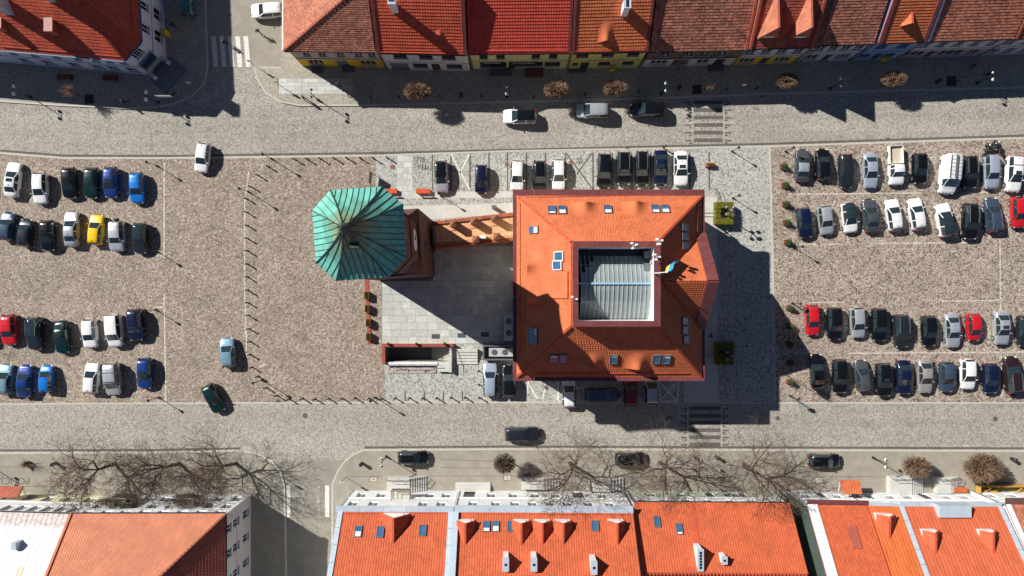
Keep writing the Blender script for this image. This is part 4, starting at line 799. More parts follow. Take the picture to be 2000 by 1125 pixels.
# gap filler strip between h2..h3 etc is none: houses abut
st_dark = col('dark_stone', 96, 94, 92); st_red = col('red_brown_stone', 124, 70, 58); st_pale = col('pale_stone', 198, 196, 190)
steps('grey wooden steps at the yellow ground floor', 610, 631, 132, 143, 4, .6, st_dark, 1)
steps('grey stone steps at the grey door of the yellow ground floor', 670, 693, 131, 141, 3, .5, st_dark, 1)
steps('pale steps with ramp at the dark shop front of the lime house', 958, 999, 137, 150, 3, .5, st_dark, 1)
steps('red brown steps at the dark shop front of the lime house', 1025, 1061, 136, 152, 4, .6, st_red, 1)
steps('low grey step at the white doorway of the lime green house', 1108, 1144, 136, 143, 1, .17, st_dark, 1)
steps('grey step at the door of the shabby brown house', 1381, 1413, 126, 140, 2, .35, st_dark, 1)
# shop sign on the lime house
def text_obj(name, s, size, m, parent, loc, rot, ex=.01):
    cu = bpy.data.curves.new(name, 'FONT'); cu.body = s; cu.size = size; cu.extrude = ex; cu.align_x = 'CENTER'; cu.align_y = 'CENTER'; t = bpy.data.objects.new(name, cu); COL.objects.link(t)
    dg = bpy.context.evaluated_depsgraph_get(); me = bpy.data.meshes.new_from_object(t.evaluated_get(dg)); bpy.data.objects.remove(t); me.materials.clear(); me.materials.append(m)
    o = bpy.data.objects.new(name, me); link(o, parent); r = parent
    while r.parent is not None: r = r.parent
    o.location = Vector(loc) - LOC.get(r.name, Vector(r.location)); o.rotation_euler = rot; return o
fy = G(1000, 104, HN - .2).y + .22
for xa, xb, tx in ((938, 985, 'PALMERA'), (995, 1050, 'LA PALMERA')):
    a, c_ = G(xa, 120, 3), G(xb, 120, 3); b = MB(); b.box(a.x, c_.x, fy - .14, fy - .02, 2.45, 3.05); sg = b.obj('shop_sign', M_BLACK, h3); text_obj('lettering', tx, .5, M_FRAME, sg, ((a.x + c_.x) / 2, fy - .15, 2.75), (R(90), 0, 0))
for px_, col_, py_ in ((1196, srgb(226, 180, 20), 135.5), (1728, srgb(226, 180, 20), 116)):
    p = G(px_, py_, 1.2); b = MB(); b.box(p.x - .32, p.x + .32, p.y - .12, p.y + .22, .85, 1.55); b.box(p.x - .36, p.x + .36, p.y - .17, p.y + .22, 1.551, 1.62); b.box(p.x - .04, p.x + .04, p.y + .0, p.y + .08, .1, .85); o = b.obj('wall_box', mat('yellow_box', srgb(226, 180, 20), var=.05)); o['label'] = 'yellow box on the %s house wall' % ('lime green' if px_ < 1500 else 'powder blue'); o['category'] = 'box'
# --- NW corner house with chamfered corner
hA = thing('house', G(150, 40, 0), 'blue guttered corner house with red hipped roof and chamfered entrance', 'house')
S0, S1p, C1, E1p = G(-360, 66, HN), G(243, 118, HN), G(275, 82, HN), G(258, -260, HN); PK = G(110, -45, 12.6); PKw = G(-360, -88, 12.6); PKn = G(98, -310, 12.6)
aS, aC, aE = Slope(S0, S1p, PK, PKw), Slope(S1p, C1, PK, PK), Slope(C1, E1p, PKn, PK)
for s in (aS, aC, aE): d = deck(hA, s, T_RED); tiles(d, s, T_RED, .3, .38, 'pan', .85, 1.12)
for P_ in (S1p, C1):
    b = MB(); n = 30
    for k in range(n): b.bar(P_.lerp(PK, k / n), P_.lerp(PK, (k + 1) / n - .006), .26, .13, up=.03)
    b.obj('hip_cap', T_RED, hA)
QW = Vector((PKw.x, PKw.y + 8, HN)); QI = Vector((PK.x - 7, PK.y + 7, HN)); QN = Vector((PKn.x - 8, PKn.y, HN))
for s in (Slope(QI, QW, PKw, PK), Slope(QN, QI, PK, PKn)): deck(hA, s, T_RED)
b = MB(); b.add([(S0.x, S0.y + .3, 0), (QW.x, QW.y, 0), QW, PKw, (S0.x, S0.y + .3, HN)], [(0, 1, 2, 3, 4)]); b.add([(QW.x, QW.y, 0), (QI.x, QI.y, 0), QI, QW], [(0, 1, 2, 3)]); b.add([(QI.x, QI.y, 0), (QN.x, QN.y, 0), QN, QI], [(0, 1, 2, 3)]); b.add([(QN.x, QN.y, 0), (E1p.x, E1p.y, 0), E1p, PKn, QN], [(0, 1, 2, 3, 4)]); b.obj('rear_wall', M_WHITE, hA)
c_lilac = col('pale_lilac_render', 196, 200, 214); M_BLUEG = mat('blue_gutter', srgb(60, 116, 160), rough=.45, var=.06)
inw = lambda p, q: None
w0, w1, w2, w3 = S0 + Vector((0, .3, 0)), S1p + Vector((-.1, .3, 0)), C1 + Vector((-.3, .12, 0)), E1p + Vector((-.3, 0, 0))
LS = (w1 - w0).length; LC = (w2 - w1).length; LE = (w3 - w2).length
facade(hA, w0, w1, 3.4, HN, c_lilac, [(LS - d_, 1.0, 4.2, 5.9) for d_ in (1.3, 3.1, 4.8, 7.0, 9.6, 12.4, 15)]); facade(hA, w0, w1, 0, 3.4, c_lilac, [(LS - d_, 1.6, 1.0, 2.7) for d_ in (1.8, 4.2, 6.2, 9.2, 12.6, 15.5)], name='ground_floor_wall')
facade(hA, w1, w2, 3.4, HN, c_lilac, [(LC * .38, .7, 4.6, 6.0), (LC * .62, .7, 4.6, 6.0)]); facade(hA, w1, w2, 0, 3.4, c_lilac, [(LC * .5, 1.5, .5, 3.1, 'd', None, M_BLACK)], name='ground_floor_wall')
facade(hA, w2, w3, 3.4, HN, c_lilac, [(d_, 1.1, 4.2, 5.9) for d_ in (2.2, 5, 8)]); facade(hA, w2, w3, 0, 3.4, c_lilac, [(d_, 1.5, 1.0, 2.8) for d_ in (2.4, 5.2, 8)], name='ground_floor_wall')
for a_, c_ in ((w0, w1), (w1, w2), (w2, w3)):
    nrm = Vector(((c_ - a_).y, -(c_ - a_).x, 0)).normalized() * .06
    b = MB(); b.bar(a_ + nrm + Vector((0, 0, 3.3 - HN)), c_ + nrm + Vector((0, 0, 3.3 - HN)), .12, .2); b.bar(a_ + nrm + Vector((0, 0, -.5)), c_ + nrm + Vector((0, 0, -.5)), .16, .25); b.obj('cornice', c_lilac, hA)
for a_, c_ in ((S0, S1p), (S1p, C1), (C1, E1p)):
    nrm = Vector(((c_ - a_).y, -(c_ - a_).x, 0)).normalized() * .08; b = MB(); b.bar(a_ + nrm - Vector((0, 0, .12)), c_ + nrm - Vector((0, 0, .12)), .2, .14); b.obj('gutter', M_BLUEG, hA)
# porch: steps, canopy and cheek walls at the chamfer
mC = (w1 + w2) / 2; uC = (w2 - w1).normalized(); nC = Vector((uC.y, -uC.x, 0)); Zv = Vector((0, 0, 1)); mC.z = 0
M_STEP = col('grey_porch_stone', 120, 126, 134)
po = thing('porch_steps', mC + nC * 1.5 + Vector((0, 0, .1)), 'grey square porch steps at the chamfered corner entrance', 'steps')
for k in range(4):
    b = MB(); b.frame(mC, uC, Zv, nC, -1.75 + .28 * k - .3, 1.75 - .28 * k + .3, .1 + .15 * k, .1 + .15 * (k + 1), .2, 3.0 - .4 * k); b.obj('step', M_STEP, po)
b = MB(); b.frame(mC, uC, Zv, nC, -1.1, 1.1, 3.0, 3.25, .05, 1.3); b.frame(mC, uC, Zv, nC, -1.1, -.95, 3.25, 3.9, .1, 1.3); b.frame(mC, uC, Zv, nC, .95, 1.1, 3.25, 3.9, .1, 1.3); b.frame(mC, uC, Zv, nC, -.95, .95, 3.25, 3.9, 1.15, 1.3); b.obj('balcony', M_STEP, hA)
b = MB()
for s in (-1, 1): b.frame(mC, uC, Zv, nC, s * 1.3 - .22, s * 1.3 + .22, .7, 1.5, .1, 1.1)
b.obj('cheek_wall', c_lilac, hA)
P_ = aS.hit(107, 55); b = MB(); b.box(P_.x - .42, P_.x + .42, P_.y - .7, P_.y + .7, P_.z - .5, P_.z + 1.1); b.box(P_.x - .5, P_.x + .5, P_.y - .8, P_.y + .8, P_.z + 1.1, P_.z + 1.2); b.obj('roof_vent', mat('brown_metal', srgb(150, 84, 62), rough=.5), hA)
P_ = aS.hit(6, 50); b = MB(); b.box(P_.x - .42, P_.x + .42, P_.y - .6, P_.y + .6, P_.z - .5, P_.z + .9); b.obj('roof_vent', MATS['brown_metal'], hA)
chimney(hA, aS, 14, 14, 1.1, 1.4, 2.6, M_ZINC, flues=3); chimney(hA, aS, 98, -12, .8, 1.5, 2.8, M_ZINC, flues=2)
snow_rail(hA, aS, (4, 90), (235, 110), T_RED); snow_rail(hA, aE, (262, 70), (256, 5), T_RED)
p = G(319, 61, 1.5); b = MB(); b.box(p.x - .25, p.x + .15, p.y - .35, p.y + .35, .12, 1.5); o = b.obj('wall_box', MATS['yellow_box']); tag(o, 'yellow box standing at the blue guttered corner house', 'box')
# ================================================================ SOUTH ROW
HB = 8.3
hW, sWh = rowhouse('house with white sheet metal roof and pale yellow facade', (-80, 998), (136, 1004), 7.9, 7.0, 4.6, -1, T_PALE, M_WHITE, upper=M_WHITE, lower=col('pale_yellow_render', 226, 222, 176), wu=ev(6, 1.1, 4.6, 6.6, .25, 1), wl=ev(5, 1.3, 1.0, 2.8), split=3.3, ends=True)
# white standing sheets over that roof
M_SHEET = mat('white_roof_sheet', srgb(226, 226, 222), rough=.5, var=.06, scale=.8, stain=.14, sscale=1.6); M_SHEET2 = mat('cream_roof_sheet', srgb(206, 198, 168), rough=.55, var=.1, stain=.2); M_RUSTY = mat('flaking_sheet', srgb(196, 160, 150), rough=.7, var=.3, scale=3, col2=srgb(226, 222, 218))
for ch in list(hW.children):
    if ch.name.startswith('roof_side'):
        for g in list(ch.children): bpy.data.objects.remove(g)
nu, nv = 22, 6
for i in range(nu):
    for j in range(nv):
        A_ = sWh.A.lerp(sWh.B, i / nu + .002); B_ = sWh.A.lerp(sWh.B, (i + 1) / nu - .002); q0, q1 = j / nv + (.03 if i % 2 and j else 0), (j + 1) / nv + (.03 if i % 2 and j < nv - 1 else 0) - .003
        T0 = sWh.D - sWh.A; P4 = [A_ + T0 * q0, B_ + T0 * q0, B_ + T0 * q1, A_ + T0 * q1]; n_ = sWh.N
        b = MB(); b.add([p_ + n_ * (.03 + .01 * (k_ < 2)) for k_, p_ in enumerate(P4)] + [p_ + n_ * .005 for p_ in P4], [(0, 1, 2, 3), (4, 5, 1, 0), (5, 6, 2, 1), (6, 7, 3, 2), (7, 4, 0, 3)]); b.obj('metal_sheet', M_RUSTY if j == 0 else (M_SHEET2 if (i > nu - 9 and j > 3) or random.random() < .05 else M_SHEET), hW)
P_ = sWh.hit(37, 1062); b = MB(); b.box(P_.x - .28, P_.x + .28, P_.y - .4, P_.y + .4, P_.z - .3, P_.z + .9); b.obj('chimney', M_ZINC, hW)
# BL2: salmon hipped end house
E0 = G(137, 1004, HB); E1 = G(440, 1003.5, HB); dp = 7.6; Cn = E1 + Vector((-dp, -dp, dp * .78)); Cw = Vector((E0.x, Cn.y, Cn.z)); E2 = Vector((E1.x, E1.y - 16, HB))
hB = thing('house', ((E0.x + E1.x) / 2, E0.y - 7, 0), 'white end house with salmon hipped tile roof beside the side street', 'house')
bN = Slope(E1, E0, Cw, Cn); bE = Slope(E2, E1, Cn, Cn); bSo = Slope(Vector((E0.x, E0.y - 15.9, HB)), E2, Cn, Cw)
for s, t_ in ((bN, T_SALMON), (bE, T_BRED), (bSo, T_SALMON)): d = deck(hB, s, T_BRED); tiles(d, s, t_, .3, .36, 'pan', .93, 1.06, amp=.03)  # browner tile on the east slope: its shade is painted into the colour
b = MB()
for k in range(26): b.bar(E1.lerp(Cn, k / 26), E1.lerp(Cn, (k + 1) / 26 - .006), .24, .12, up=.03)
b.obj('hip_cap', T_SALMON, hB)
f1_, f0_, f2_ = E1 + Vector((-.12, -.2, 0)), E0 + Vector((.03, -.2, 0)), E2 + Vector((-.12, 0, 0)); LN = (f1_ - f0_).length
facade(hB, f1_, f0_, 0, HB, M_WHITE, [(LN * (k + .5) / 8, 1.2, a, c_) for k in range(8) for a, c_ in ((1.0, 2.8), (4.0, 5.6), (6.4, 7.8))])
facade(hB, f2_, f1_, 0, HB, c_grey, [(16 - d_, 1.0, a, c_) for d_ in (2.2, 5.2, 8.4, 11.5) for a, c_ in ((1.0, 2.7), (4.1, 5.7), (6.5, 7.8))])
b = MB(); b.add([(E0.x + .02, f0_.y, 0), (E0.x + .02, f0_.y - 15, 0), (E0.x + .02, f0_.y - 15, HB), (Cw.x + .02, Cw.y, Cw.z - .2), (E0.x + .02, f0_.y, HB)], [(0, 1, 2, 3, 4)]); b.obj('party_wall', M_WHITE, hB)
b = MB(); b.bar(E0 + Vector((.15, 0, 0)), Cw + Vector((.15, 0, 0)), .3, .22); b.obj('verge', T_SALMON, hB)
b = MB(); b.bar(E0 + Vector((0, .08, -.15)), E1 + Vector((0, .08, -.15)), .14, .12); b.bar(E1 + Vector((.08, 0, -.15)), E2 + Vector((.08, 0, -.15)), .14, .12); b.obj('gutter', M_DARKM, hB)
b = MB(); zz = 4.6; b.bar(Vector((f1_.x + .02, f1_.y, zz)), Vector((f2_.x + .02, f2_.y, zz)), .06, .1); b.obj('string_course', c_grey, hB)
# C: white house with wall dormer
hC, sC = rowhouse('white house with orange roof, gabled wall dormer and balcony', (660, 1000), (886, 1001), 7.1, 7.6, 6.6, -1, T_CORAL, T_RED, tw_=.3, th_=.36, lo=.87, hi=1.1, over=-.5, upper=M_WHITE, lower=M_WHITE, wu=[(.1, 1.1, 4.6, 6.2), (.28, 1.1, 4.6, 6.2), (.72, 1.1, 4.6, 6.2), (.88, 1.1, 4.6, 6.2)], wl=[(.12, 1.1, 1.1, 2.8), (.3, 1.1, 1.1, 2.8), (.75, 1.1, 1.1, 2.8), (.9, 1.1, 1.1, 2.8)], verge=M_ZINC, gutter=M_ZINC, vw=.6)
def zinc_cornice(h, e0, e1, he, m=None, wd=.7):
    A_, B_ = G(*e0, he), G(*e1, he); b = MB(); n = 5
    for k in range(n): b.bar(A_.lerp(B_, k / n + .001) + Vector((0, wd / 2 + .02, -.1)), A_.lerp(B_, (k + 1) / n - .001) + Vector((0, wd / 2 + .02, -.1)), wd, .12 + .004 * (k % 2))
    b.obj('cornice_sheet', m or M_ZINC, h)
zinc_cornice(hC, (656, 1000), (886, 1001), 7.1)
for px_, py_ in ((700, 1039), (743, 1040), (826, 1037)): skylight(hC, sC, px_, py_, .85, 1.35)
skylight_b = None
P0_ = sC.hit(776, 1001); 
gable_dormer(hC, sC, 775, 1001, 3.0, .9, 1.5, M_WHITE, T_CORAL, T_RED)
snow_rail(hC, sC, (674, 1004), (740, 1003), T_RED); snow_rail(hC, sC, (808, 1003), (872, 1002), T_RED)
def balcony(parent, px0, px1, z, d_, wall_y, m=M_IRON, drop=0):
    a, c_ = G(px0, 960, z).x, G(px1, 960, z).x; b = MB(); b.box(a, c_, wall_y + .01, wall_y + d_, z - .15, z); o = b.obj('balcony', M_KERB, parent); b = MB()
    for zz in (z + .1, z + .55, z + 1.0): b.bar((a, wall_y + d_ - .04, zz), (c_, wall_y + d_ - .04, zz), .04, .04); b.bar((a + .03, wall_y, zz + .003), (a + .03, wall_y + d_, zz + .003), .04, .04); b.bar((c_ - .03, wall_y, zz + .003), (c_ - .03, wall_y + d_, zz + .003), .04, .04)
    n = int((c_ - a) / .15)
    for k in range(n + 1): x = a + (c_ - a) * k / n; b.tube((x, wall_y + d_ - .04, z), (x, wall_y + d_ - .04, z + 1.0), .012, .012, 4)
    b.obj('balustrade', m, o); return o
wyC = G(700, 1000, 7.1).y + .5
balcony(hC, 766, 803, 3.6, 1.3, wyC)
# D: long white house with five gabled dormers
hD, sD = rowhouse('long white house with orange roof and five white gabled dormers', (886.5, 1001), (1237, 1003), 7.3, 7.6, 6.6, -1, T_CORAL, T_RED, tw_=.3, th_=.36, lo=.87, hi=1.1, over=-.5, upper=M_WHITE, lower=M_WHITE, wu=[(u, 1.1, 4.6, 6.2) for u in (.1, .23, .34, .44, .54, .64, .76, .88)], wl=[(u, 1.1, 1.1, 2.8) for u in (.2, .33, .46, .58, .86)] + [(.07, 1.5, .2, 2.9, 'd'), (.72, 1.5, .2, 2.9, 'd')], gutter=M_ZINC)
zinc_cornice(hD, (887, 1001), (1237, 1003), 7.3, wd=.85)
b = MB(); E_ = G(890, 1001, 7.3); b.bar(E_ + Vector((0, 0, .1)), E_ + Vector((0, -7.6, 6.7)), .75, .35); b.obj('party_parapet', M_ZINC, hD)
for px_ in (911, 1018, 1058, 1098, 1201): gable_dormer(hD, sD, px_, 1013, 1.85, 1.05, .95, M_WHITE, T_CORAL, T_RED)
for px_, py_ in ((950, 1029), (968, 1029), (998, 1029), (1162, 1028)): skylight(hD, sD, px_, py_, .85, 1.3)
for px_, py_ in ((988, 1092), (1042, 1092), (1157, 1098)): chimney(hD, sD, px_, py_, .6, 1.4, 1.5, M_WHITE, flues=1)
snow_rail(hD, sD, (932, 1004), (1226, 1006), T_RED)
# E: lower house
hE, sE = rowhouse('low pale house with orange roof, two skylights and long vented chimney', (1237.5, 981), (1543, 983), 5.6, 6.5, 5.2, -1, T_CORAL, T_RED, tw_=.3, th_=.36, lo=.9, hi=1.07, upper=M_WHITE, lower=col('pale_green_render', 214, 222, 200), wu=ev(7, 1.2, 3.3, 4.8), wl=[(.15, 1.2, .9, 2.4), (.35, 1.2, .9, 2.4), (.55, 1.1, .1, 2.4, 'd'), (.72, 3.0, .6, 2.4)], split=2.8)
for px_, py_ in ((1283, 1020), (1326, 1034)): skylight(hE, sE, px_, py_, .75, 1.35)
chimney(hE, sE, 1362, 1085, .6, 2.4, 1.3, M_WHITE, flues=6); chimney(hE, sE, 1409, 1087, .55, .8, 1.1, M_WHITE, flues=1)
b = MB(); A_ = sE.hit(1352, 986); B_ = sE.hit(1364, 1075); b.bar(A_ + sE.N * .03, B_ + sE.N * .03, .5, .1); b.obj('roof_seam', T_RED, hE)
# F: houses right of the alley
HF = 6.4
hF, sF = rowhouse('white corner house with flat red tile roof beside the narrow alley', (1576, 986), (1694, 988), HF, 6.6, 5.4, -1, T_CORAL, T_RED, tw_=.3, th_=.36, lo=.88, hi=1.1, upper=M_WHITE, lower=M_WHITE, wu=ev(3, 1.2, 4.0, 5.4), wl=[(.25, 1.2, 1, 2.6), (.55, 1.1, .1, 2.5, 'd'), (.8, 1.2, 1, 2.6)], verge=M_FRAME, verge_sides='l', vw=1.15, party=col('alley_shade_green', 74, 88, 80))  # party walls painted dark green to stand in for the alley's shade
b = MB(); A_ = G(1577, 985, HF); b.bar(A_ + Vector((0, .3, -.1)), G(1697, 987, HF) + Vector((0, .3, -.1)), .5, .12); b.obj('cornice_sheet', M_COPING, hF)
P_ = sF.hit(1668, 1050); b = MB(); b.frame(P_, sF.U, sF.V, sF.N, -.55, .55, -1.3, 1.3, -.05, .22); b.obj('roof_hatch', T_BRED, hF)
T_RIB = mat('ribbed_orange_tile', srgb(206, 104, 50), var=.08, tint=True, stain=.06); T_RIB2 = mat('ribbed_red_tile', srgb(196, 96, 60), var=.08, tint=True, stain=.06)
hG, sG = rowhouse('narrow white house with ribbed amber roof and one large dormer', (1695, 988), (1755, 990), HF, 6.6, 5.4, -1, T_RIB, T_RED, tw_=.42, th_=1.6, lo=.9, hi=1.08, upper=M_WHITE, lower=M_WHITE, wu=ev(2, 1.2, 4.0, 5.4), wl=ev(2, 1.2, 1.0, 2.6))
gable_dormer(hG, sG, 1721, 1001, 2.0, 1.1, .8, M_WHITE, T_RIB2, T_RED)
hH, sH = rowhouse('white house with ribbed orange roof, two dormers and zinc roof box', (1756, 990), (1957, 990), HF + .1, 6.6, 5.4, -1, T_RIB2, T_RED, tw_=.42, th_=1.6, lo=.9, hi=1.08, upper=M_WHITE, lower=M_WHITE, wu=ev(6, 1.2, 4.1, 5.6), wl=[(.12, 1.2, 1, 2.6), (.3, 1.2, 1, 2.6), (.5, 1.3, .2, 2.6, 'd'), (.7, 1.2, 1, 2.6), (.88, 1.2, 1, 2.6)], verge=M_ZINC, vw=.5, gutter=M_ZINC)
zinc_cornice(hH, (1757, 990), (1956, 990), HF + .1, wd=.5); zinc_cornice(hG, (1696, 988), (1755, 990), HF, wd=.4)
for px_ in (1809, 1919): gable_dormer(hH, sH, px_, 1032, 1.7, 1.0, .8, M_WHITE, T_RIB2, T_RED)
P_ = sH.hit(1857, 998); b = MB(); b.box(P_.x - 1.9, P_.x + 1.9, P_.y - .5, P_.y + .9, P_.z - .6, P_.z + .9); b.obj('roof_box', M_ZINC, hH)
hI, sI = rowhouse('house with old brown tile roof past the white parapet', (1964, 986), (2140, 986), HF, 6.6, 5.0, -1, T_BROWN2, T_BRED, style='flat', tw_=.26, th_=.36, lo=.7, hi=1.2, upper=M_WHITE, lower=M_WHITE, wu=ev(4, 1.2, 4.0, 5.4), wl=ev(4, 1.2, 1, 2.6), verge=M_FRAME, verge_sides='l', vw=.5)
b = MB(); A_ = G(1964, 985, HF); b.bar(A_ + Vector((0, .35, -.1)), G(2140, 985, HF) + Vector((0, .35, -.1)), .8, .14); b.obj('cornice_sheet', mat('brown_fascia', srgb(96, 70, 60)), hI)
# alley side wall of the corner house carries the alley's shade as dark green
# ---- street furniture against the south row: stairs, balconies, canopy
wyD = G(1000, 1002, 7.3).y + .5
def stair_side(label, px0, px1, py0, py1, nst, h, right=True):
    """landing against the wall with a flight running sideways along the facade"""
    a, c_ = G(px0, py1), G(px1, py0); o = thing('entrance_stair', ((a.x + c_.x) / 2, (a.y + c_.y) / 2, .12), label, 'steps'); Lx = c_.x - a.x; lw = Lx * .6; b = MB(); x1 = a.x + lw; b.box(a.x, x1, a.y, c_.y, .12, .12 + h); b.obj('landing', st_pale, o)
    for k in range(nst):
        b = MB(); w_ = (Lx - lw) / nst; b.box(x1 + k * w_ + .003, x1 + (k + 1) * w_, a.y + .002, c_.y - .002, .12, .12 + h * (nst - k) / (nst + 1)); b.obj('step', st_pale, o)
    b = MB(); y = c_.y - .06
    pts = [(a.x + .05, y, .12 + h + .95), (x1, y, .12 + h + .95), (c_.x, y, 1.1)]
    for i in range(2): b.bar(pts[i], pts[i + 1], .05, .05); b.bar(Vector(pts[i]) - Vector((0, 0, .45)), Vector(pts[i + 1]) - Vector((0, 0, .45)), .04, .04)
    for i, t in enumerate((0, .3, .6, .8, 1)):
        x = a.x + .05 + (c_.x - a.x - .05) * t; zt = .12 + h if t <= .6 else .12 + h * (1 - (t - .6) / .4); b.tube((x, y, zt - .05), (x, y, zt + .95), .02, .02, 5)
    b.obj('railing', M_IRON, o); return o
stair_side('pale stone landing with dark railing and side steps below the balcony', 759, 833, 929, 958, 7, 1.2)
steps('three wide pale steps at the recessed door of the dormered house', 890, 958, 941, 958, 3, .5, st_pale, -1)
stair_side('white landing with side steps under the bare tree branches', 1018, 1092, 930, 952, 5, .9)
stair_side('white porch platform by the thick leaning tree trunk shadow', 1150, 1217, 932, 956, 4, 1.0)
b = MB(); a, c_ = G(1643, 962), G(1679, 936); o = thing('entrance_canopy', ((a.x + c_.x) / 2, (a.y + c_.y) / 2, .12), 'small red tiled canopy on white posts at the corner house door', 'canopy')
aa, cc = G(1643, 966, 2.9), G(1679, 938, 2.6); zc = 3.0
S_c = Slope(Vector((cc.x, cc.y, 2.5)), Vector((aa.x, cc.y, 2.5)), Vector((aa.x, aa.y + .2, 3.3)), Vector((cc.x, aa.y + .2, 3.3))); d = deck(o, S_c, T_RED, .1, 'canopy_roof'); tiles(o, S_c, T_ORANGE, .3, .34)
b = MB()
for x in (aa.x + .1, cc.x - .1): b.bar((x, aa.y + .1, 1.9), (x, cc.y - .1, 2.42), .08, .08)
b.obj('bracket', M_WHITE, o)
a, c_ = G(-12, 968, 3), G(40, 952, 3); o = thing('entrance_canopy', ((a.x + c_.x) / 2, (a.y + c_.y) / 2, .12), 'red tiled canopy in front of the pale yellow facade', 'canopy'); S_c = Slope(Vector((c_.x, c_.y, 2.5)), Vector((a.x, c_.y, 2.5)), Vector((a.x, a.y - .1, 3.4)), Vector((c_.x, a.y - .1, 3.4))); deck(o, S_c, T_BRED, .1, 'canopy_roof'); tiles(o, S_c, T_BRED, .3, .34)
b = MB()
for x in (a.x + .1, c_.x - .1): b.bar((x, a.y - .2, 1.9), (x, c_.y - .1, 2.42), .08, .08)
b.obj('bracket', M_WHITE, o)
# wooden terrace box, right end
a, c_ = G(1902, 968), G(1993, 945); M_YW = mat('yellow_timber', srgb(190, 150, 70), var=.15, scale=4)
o = thing('timber_terrace', ((a.x + c_.x) / 2, (a.y + c_.y) / 2, .12), 'yellow timber terrace box standing against the white facade', 'terrace'); b = MB(); b.box(a.x, c_.x, a.y, c_.y, .12, .3); b.obj('floor', mat('olive_board', srgb(120, 104, 56), var=.2), o)
for k in range(6):
    b = MB(); z = .32 + k * .17; b.box(a.x, c_.x, c_.y - .06, c_.y, z, z + .15); b.obj('board', M_YW, o)
    for x in (a.x, c_.x - .06): b = MB(); b.box(x, x + .06, a.y, c_.y - .07, z, z + .15); b.obj('board', M_YW, o)
b = MB(); b.box(a.x + 1.2, a.x + 2.6, a.y + .5, a.y + .9, .3, .75); b.bar((a.x + .5, a.y + .2, .4), (a.x + 1.4, c_.y - .2, 1.2), .1, .1); b.bar((c_.x - 1.5, a.y + .2, .4), (c_.x - .7, c_.y - .2, 1.2), .1, .1); b.obj('bench', M_YW, o)
stair_side('white stair with glass railing beside the round clipped tree', 1730, 1800, 928, 962, 5, 1.0)
stair_side('pale stair with dark side steps behind the clipped tree', 1822, 1868, 930, 960, 5, .8)
p = G(1870, 955); o = thing('wooden_bench', (p.x, p.y, .12), 'orange wooden bench beside the pale stair and timber terrace', 'bench'); b = MB(); b.box(p.x - .9, p.x + .9, p.y - .3, p.y + .3, .52, .6); b.obj('seat', M_WOOD, o); b = MB(); b.box(p.x - .8, p.x - .7, p.y - .25, p.y + .25, .12, .52); b.obj('leg', M_IRON, o); b = MB(); b.box(p.x + .7, p.x + .8, p.y - .25, p.y + .25, .12, .52); b.obj('leg', M_IRON, o)
# balconies with dry vines on the salmon house
wyB = f1_.y
def vine(parent, x, y, z, rx, ry, rz, n, m):
    b = MB()
    for i in range(n):
        a = random.uniform(0, 6.28); t = random.random() ** .5; p0_ = Vector((x + rx * t * math.cos(a), y + ry * t * math.sin(a), z + random.uniform(-rz, rz))); d_ = Vector((random.uniform(-1, 1), random.uniform(-1, 1), random.uniform(-1.2, .6))).normalized() * random.uniform(.25, .7); b.tube(p0_, p0_ + d_, .014, .006, 3)
    return b.obj('dry_vine', m, parent)
for px0, px1, z in ((196, 244, 5.4), (228, 270, 3.4), (330, 378, 5.4), (345, 400, 3.6)):
    bo = balcony(hB, px0, px1, z, 1.1, wyB); ax = (G(px0, 970, z).x + G(px1, 970, z).x) / 2
    v_ = vine(bo, ax, wyB + .8, z + .4, 1.3, .5, .8, 500, M_TWIGD)
for px_, py_, z in ((255, 978, 4.2), (233, 987, 6.0)):
    p = G(px_, py_, z); b = MB(); b.box(p.x - .7, p.x + .7, p.y - .18, p.y + .18, z - .2, z); bx = b.obj('flower_box', M_BLACK, hB); b = MB()
    for i in range(90): q = Vector((p.x + random.uniform(-.65, .65), p.y + random.uniform(-.16, .16), z)); b.add([q, q + Vector((random.uniform(-.1, .1), random.uniform(-.1, .1), .22)), q + Vector((.07, .02, .1))], [(0, 1, 2)])
    b.obj('plants', mat('bright_leaf', srgb(90, 150, 40), var=.3), bx)
ONES = 'zeroth first second third fourth fifth sixth seventh eighth ninth tenth eleventh twelfth thirteenth fourteenth fifteenth sixteenth seventeenth eighteenth nineteenth'.split()
ORDW = ONES + ['twentieth'] + ['twenty-' + s for s in ONES[1:10]] + ['thirtieth'] + ['thirty-' + s for s in ONES[1:10]] + ['fortieth'] + ['forty-' + s for s in ONES[1:10]]
# ================================================================ STAIR PIT, LOW WALLS, PLANT BY THE COURTYARD
px0, px1, py0, py1 = PIT[0].x, PIT[1].x, PIT[3].y, PIT[0].y
pit = thing('basement_stair', ((px0 + px1) / 2, (py0 + py1) / 2, -2.6), 'sunken basement stair with red coping wall beside the slab courtyard', 'stairwell')
M_CONC = mat('pit_concrete', srgb(120, 118, 112), var=.1, stain=.2)
b = MB(); b.box(px0, px1, py0, py1, -2.7, -2.6); b.obj('floor', M_CONC, pit)
b = MB(); b.box(px0 - .2, px0 - .001, py0 - .2, py1 + .2, -2.7, -.001); b.box(px1 + .001, px1 + .2, py0 - .2, py1 + .2, -2.7, -.001); b.box(px0, px1, py0 - .2, py0 - .001, -2.7, -.001); b.box(px0, px1, py1 + .001, py1 + .2, -2.7, -.001); b.obj('retaining_wall', M_CONC, pit)
for k in range(9):
    b = MB(); b.box(px1 - .02 - (9 - k) * .33, px1 - .02 - (8 - k) * .33, py0 + .01, py1 - .01, -2.6, -2.6 + .26 * (k + 1)); b.obj('step', M_KERB, pit)
b = MB(); b.box(px0 - .35, px1 + .2, py1 + .22, py1 + .52, .0, .85); b.obj('wall', M_BRICK_O, pit); b = MB()
n = 8
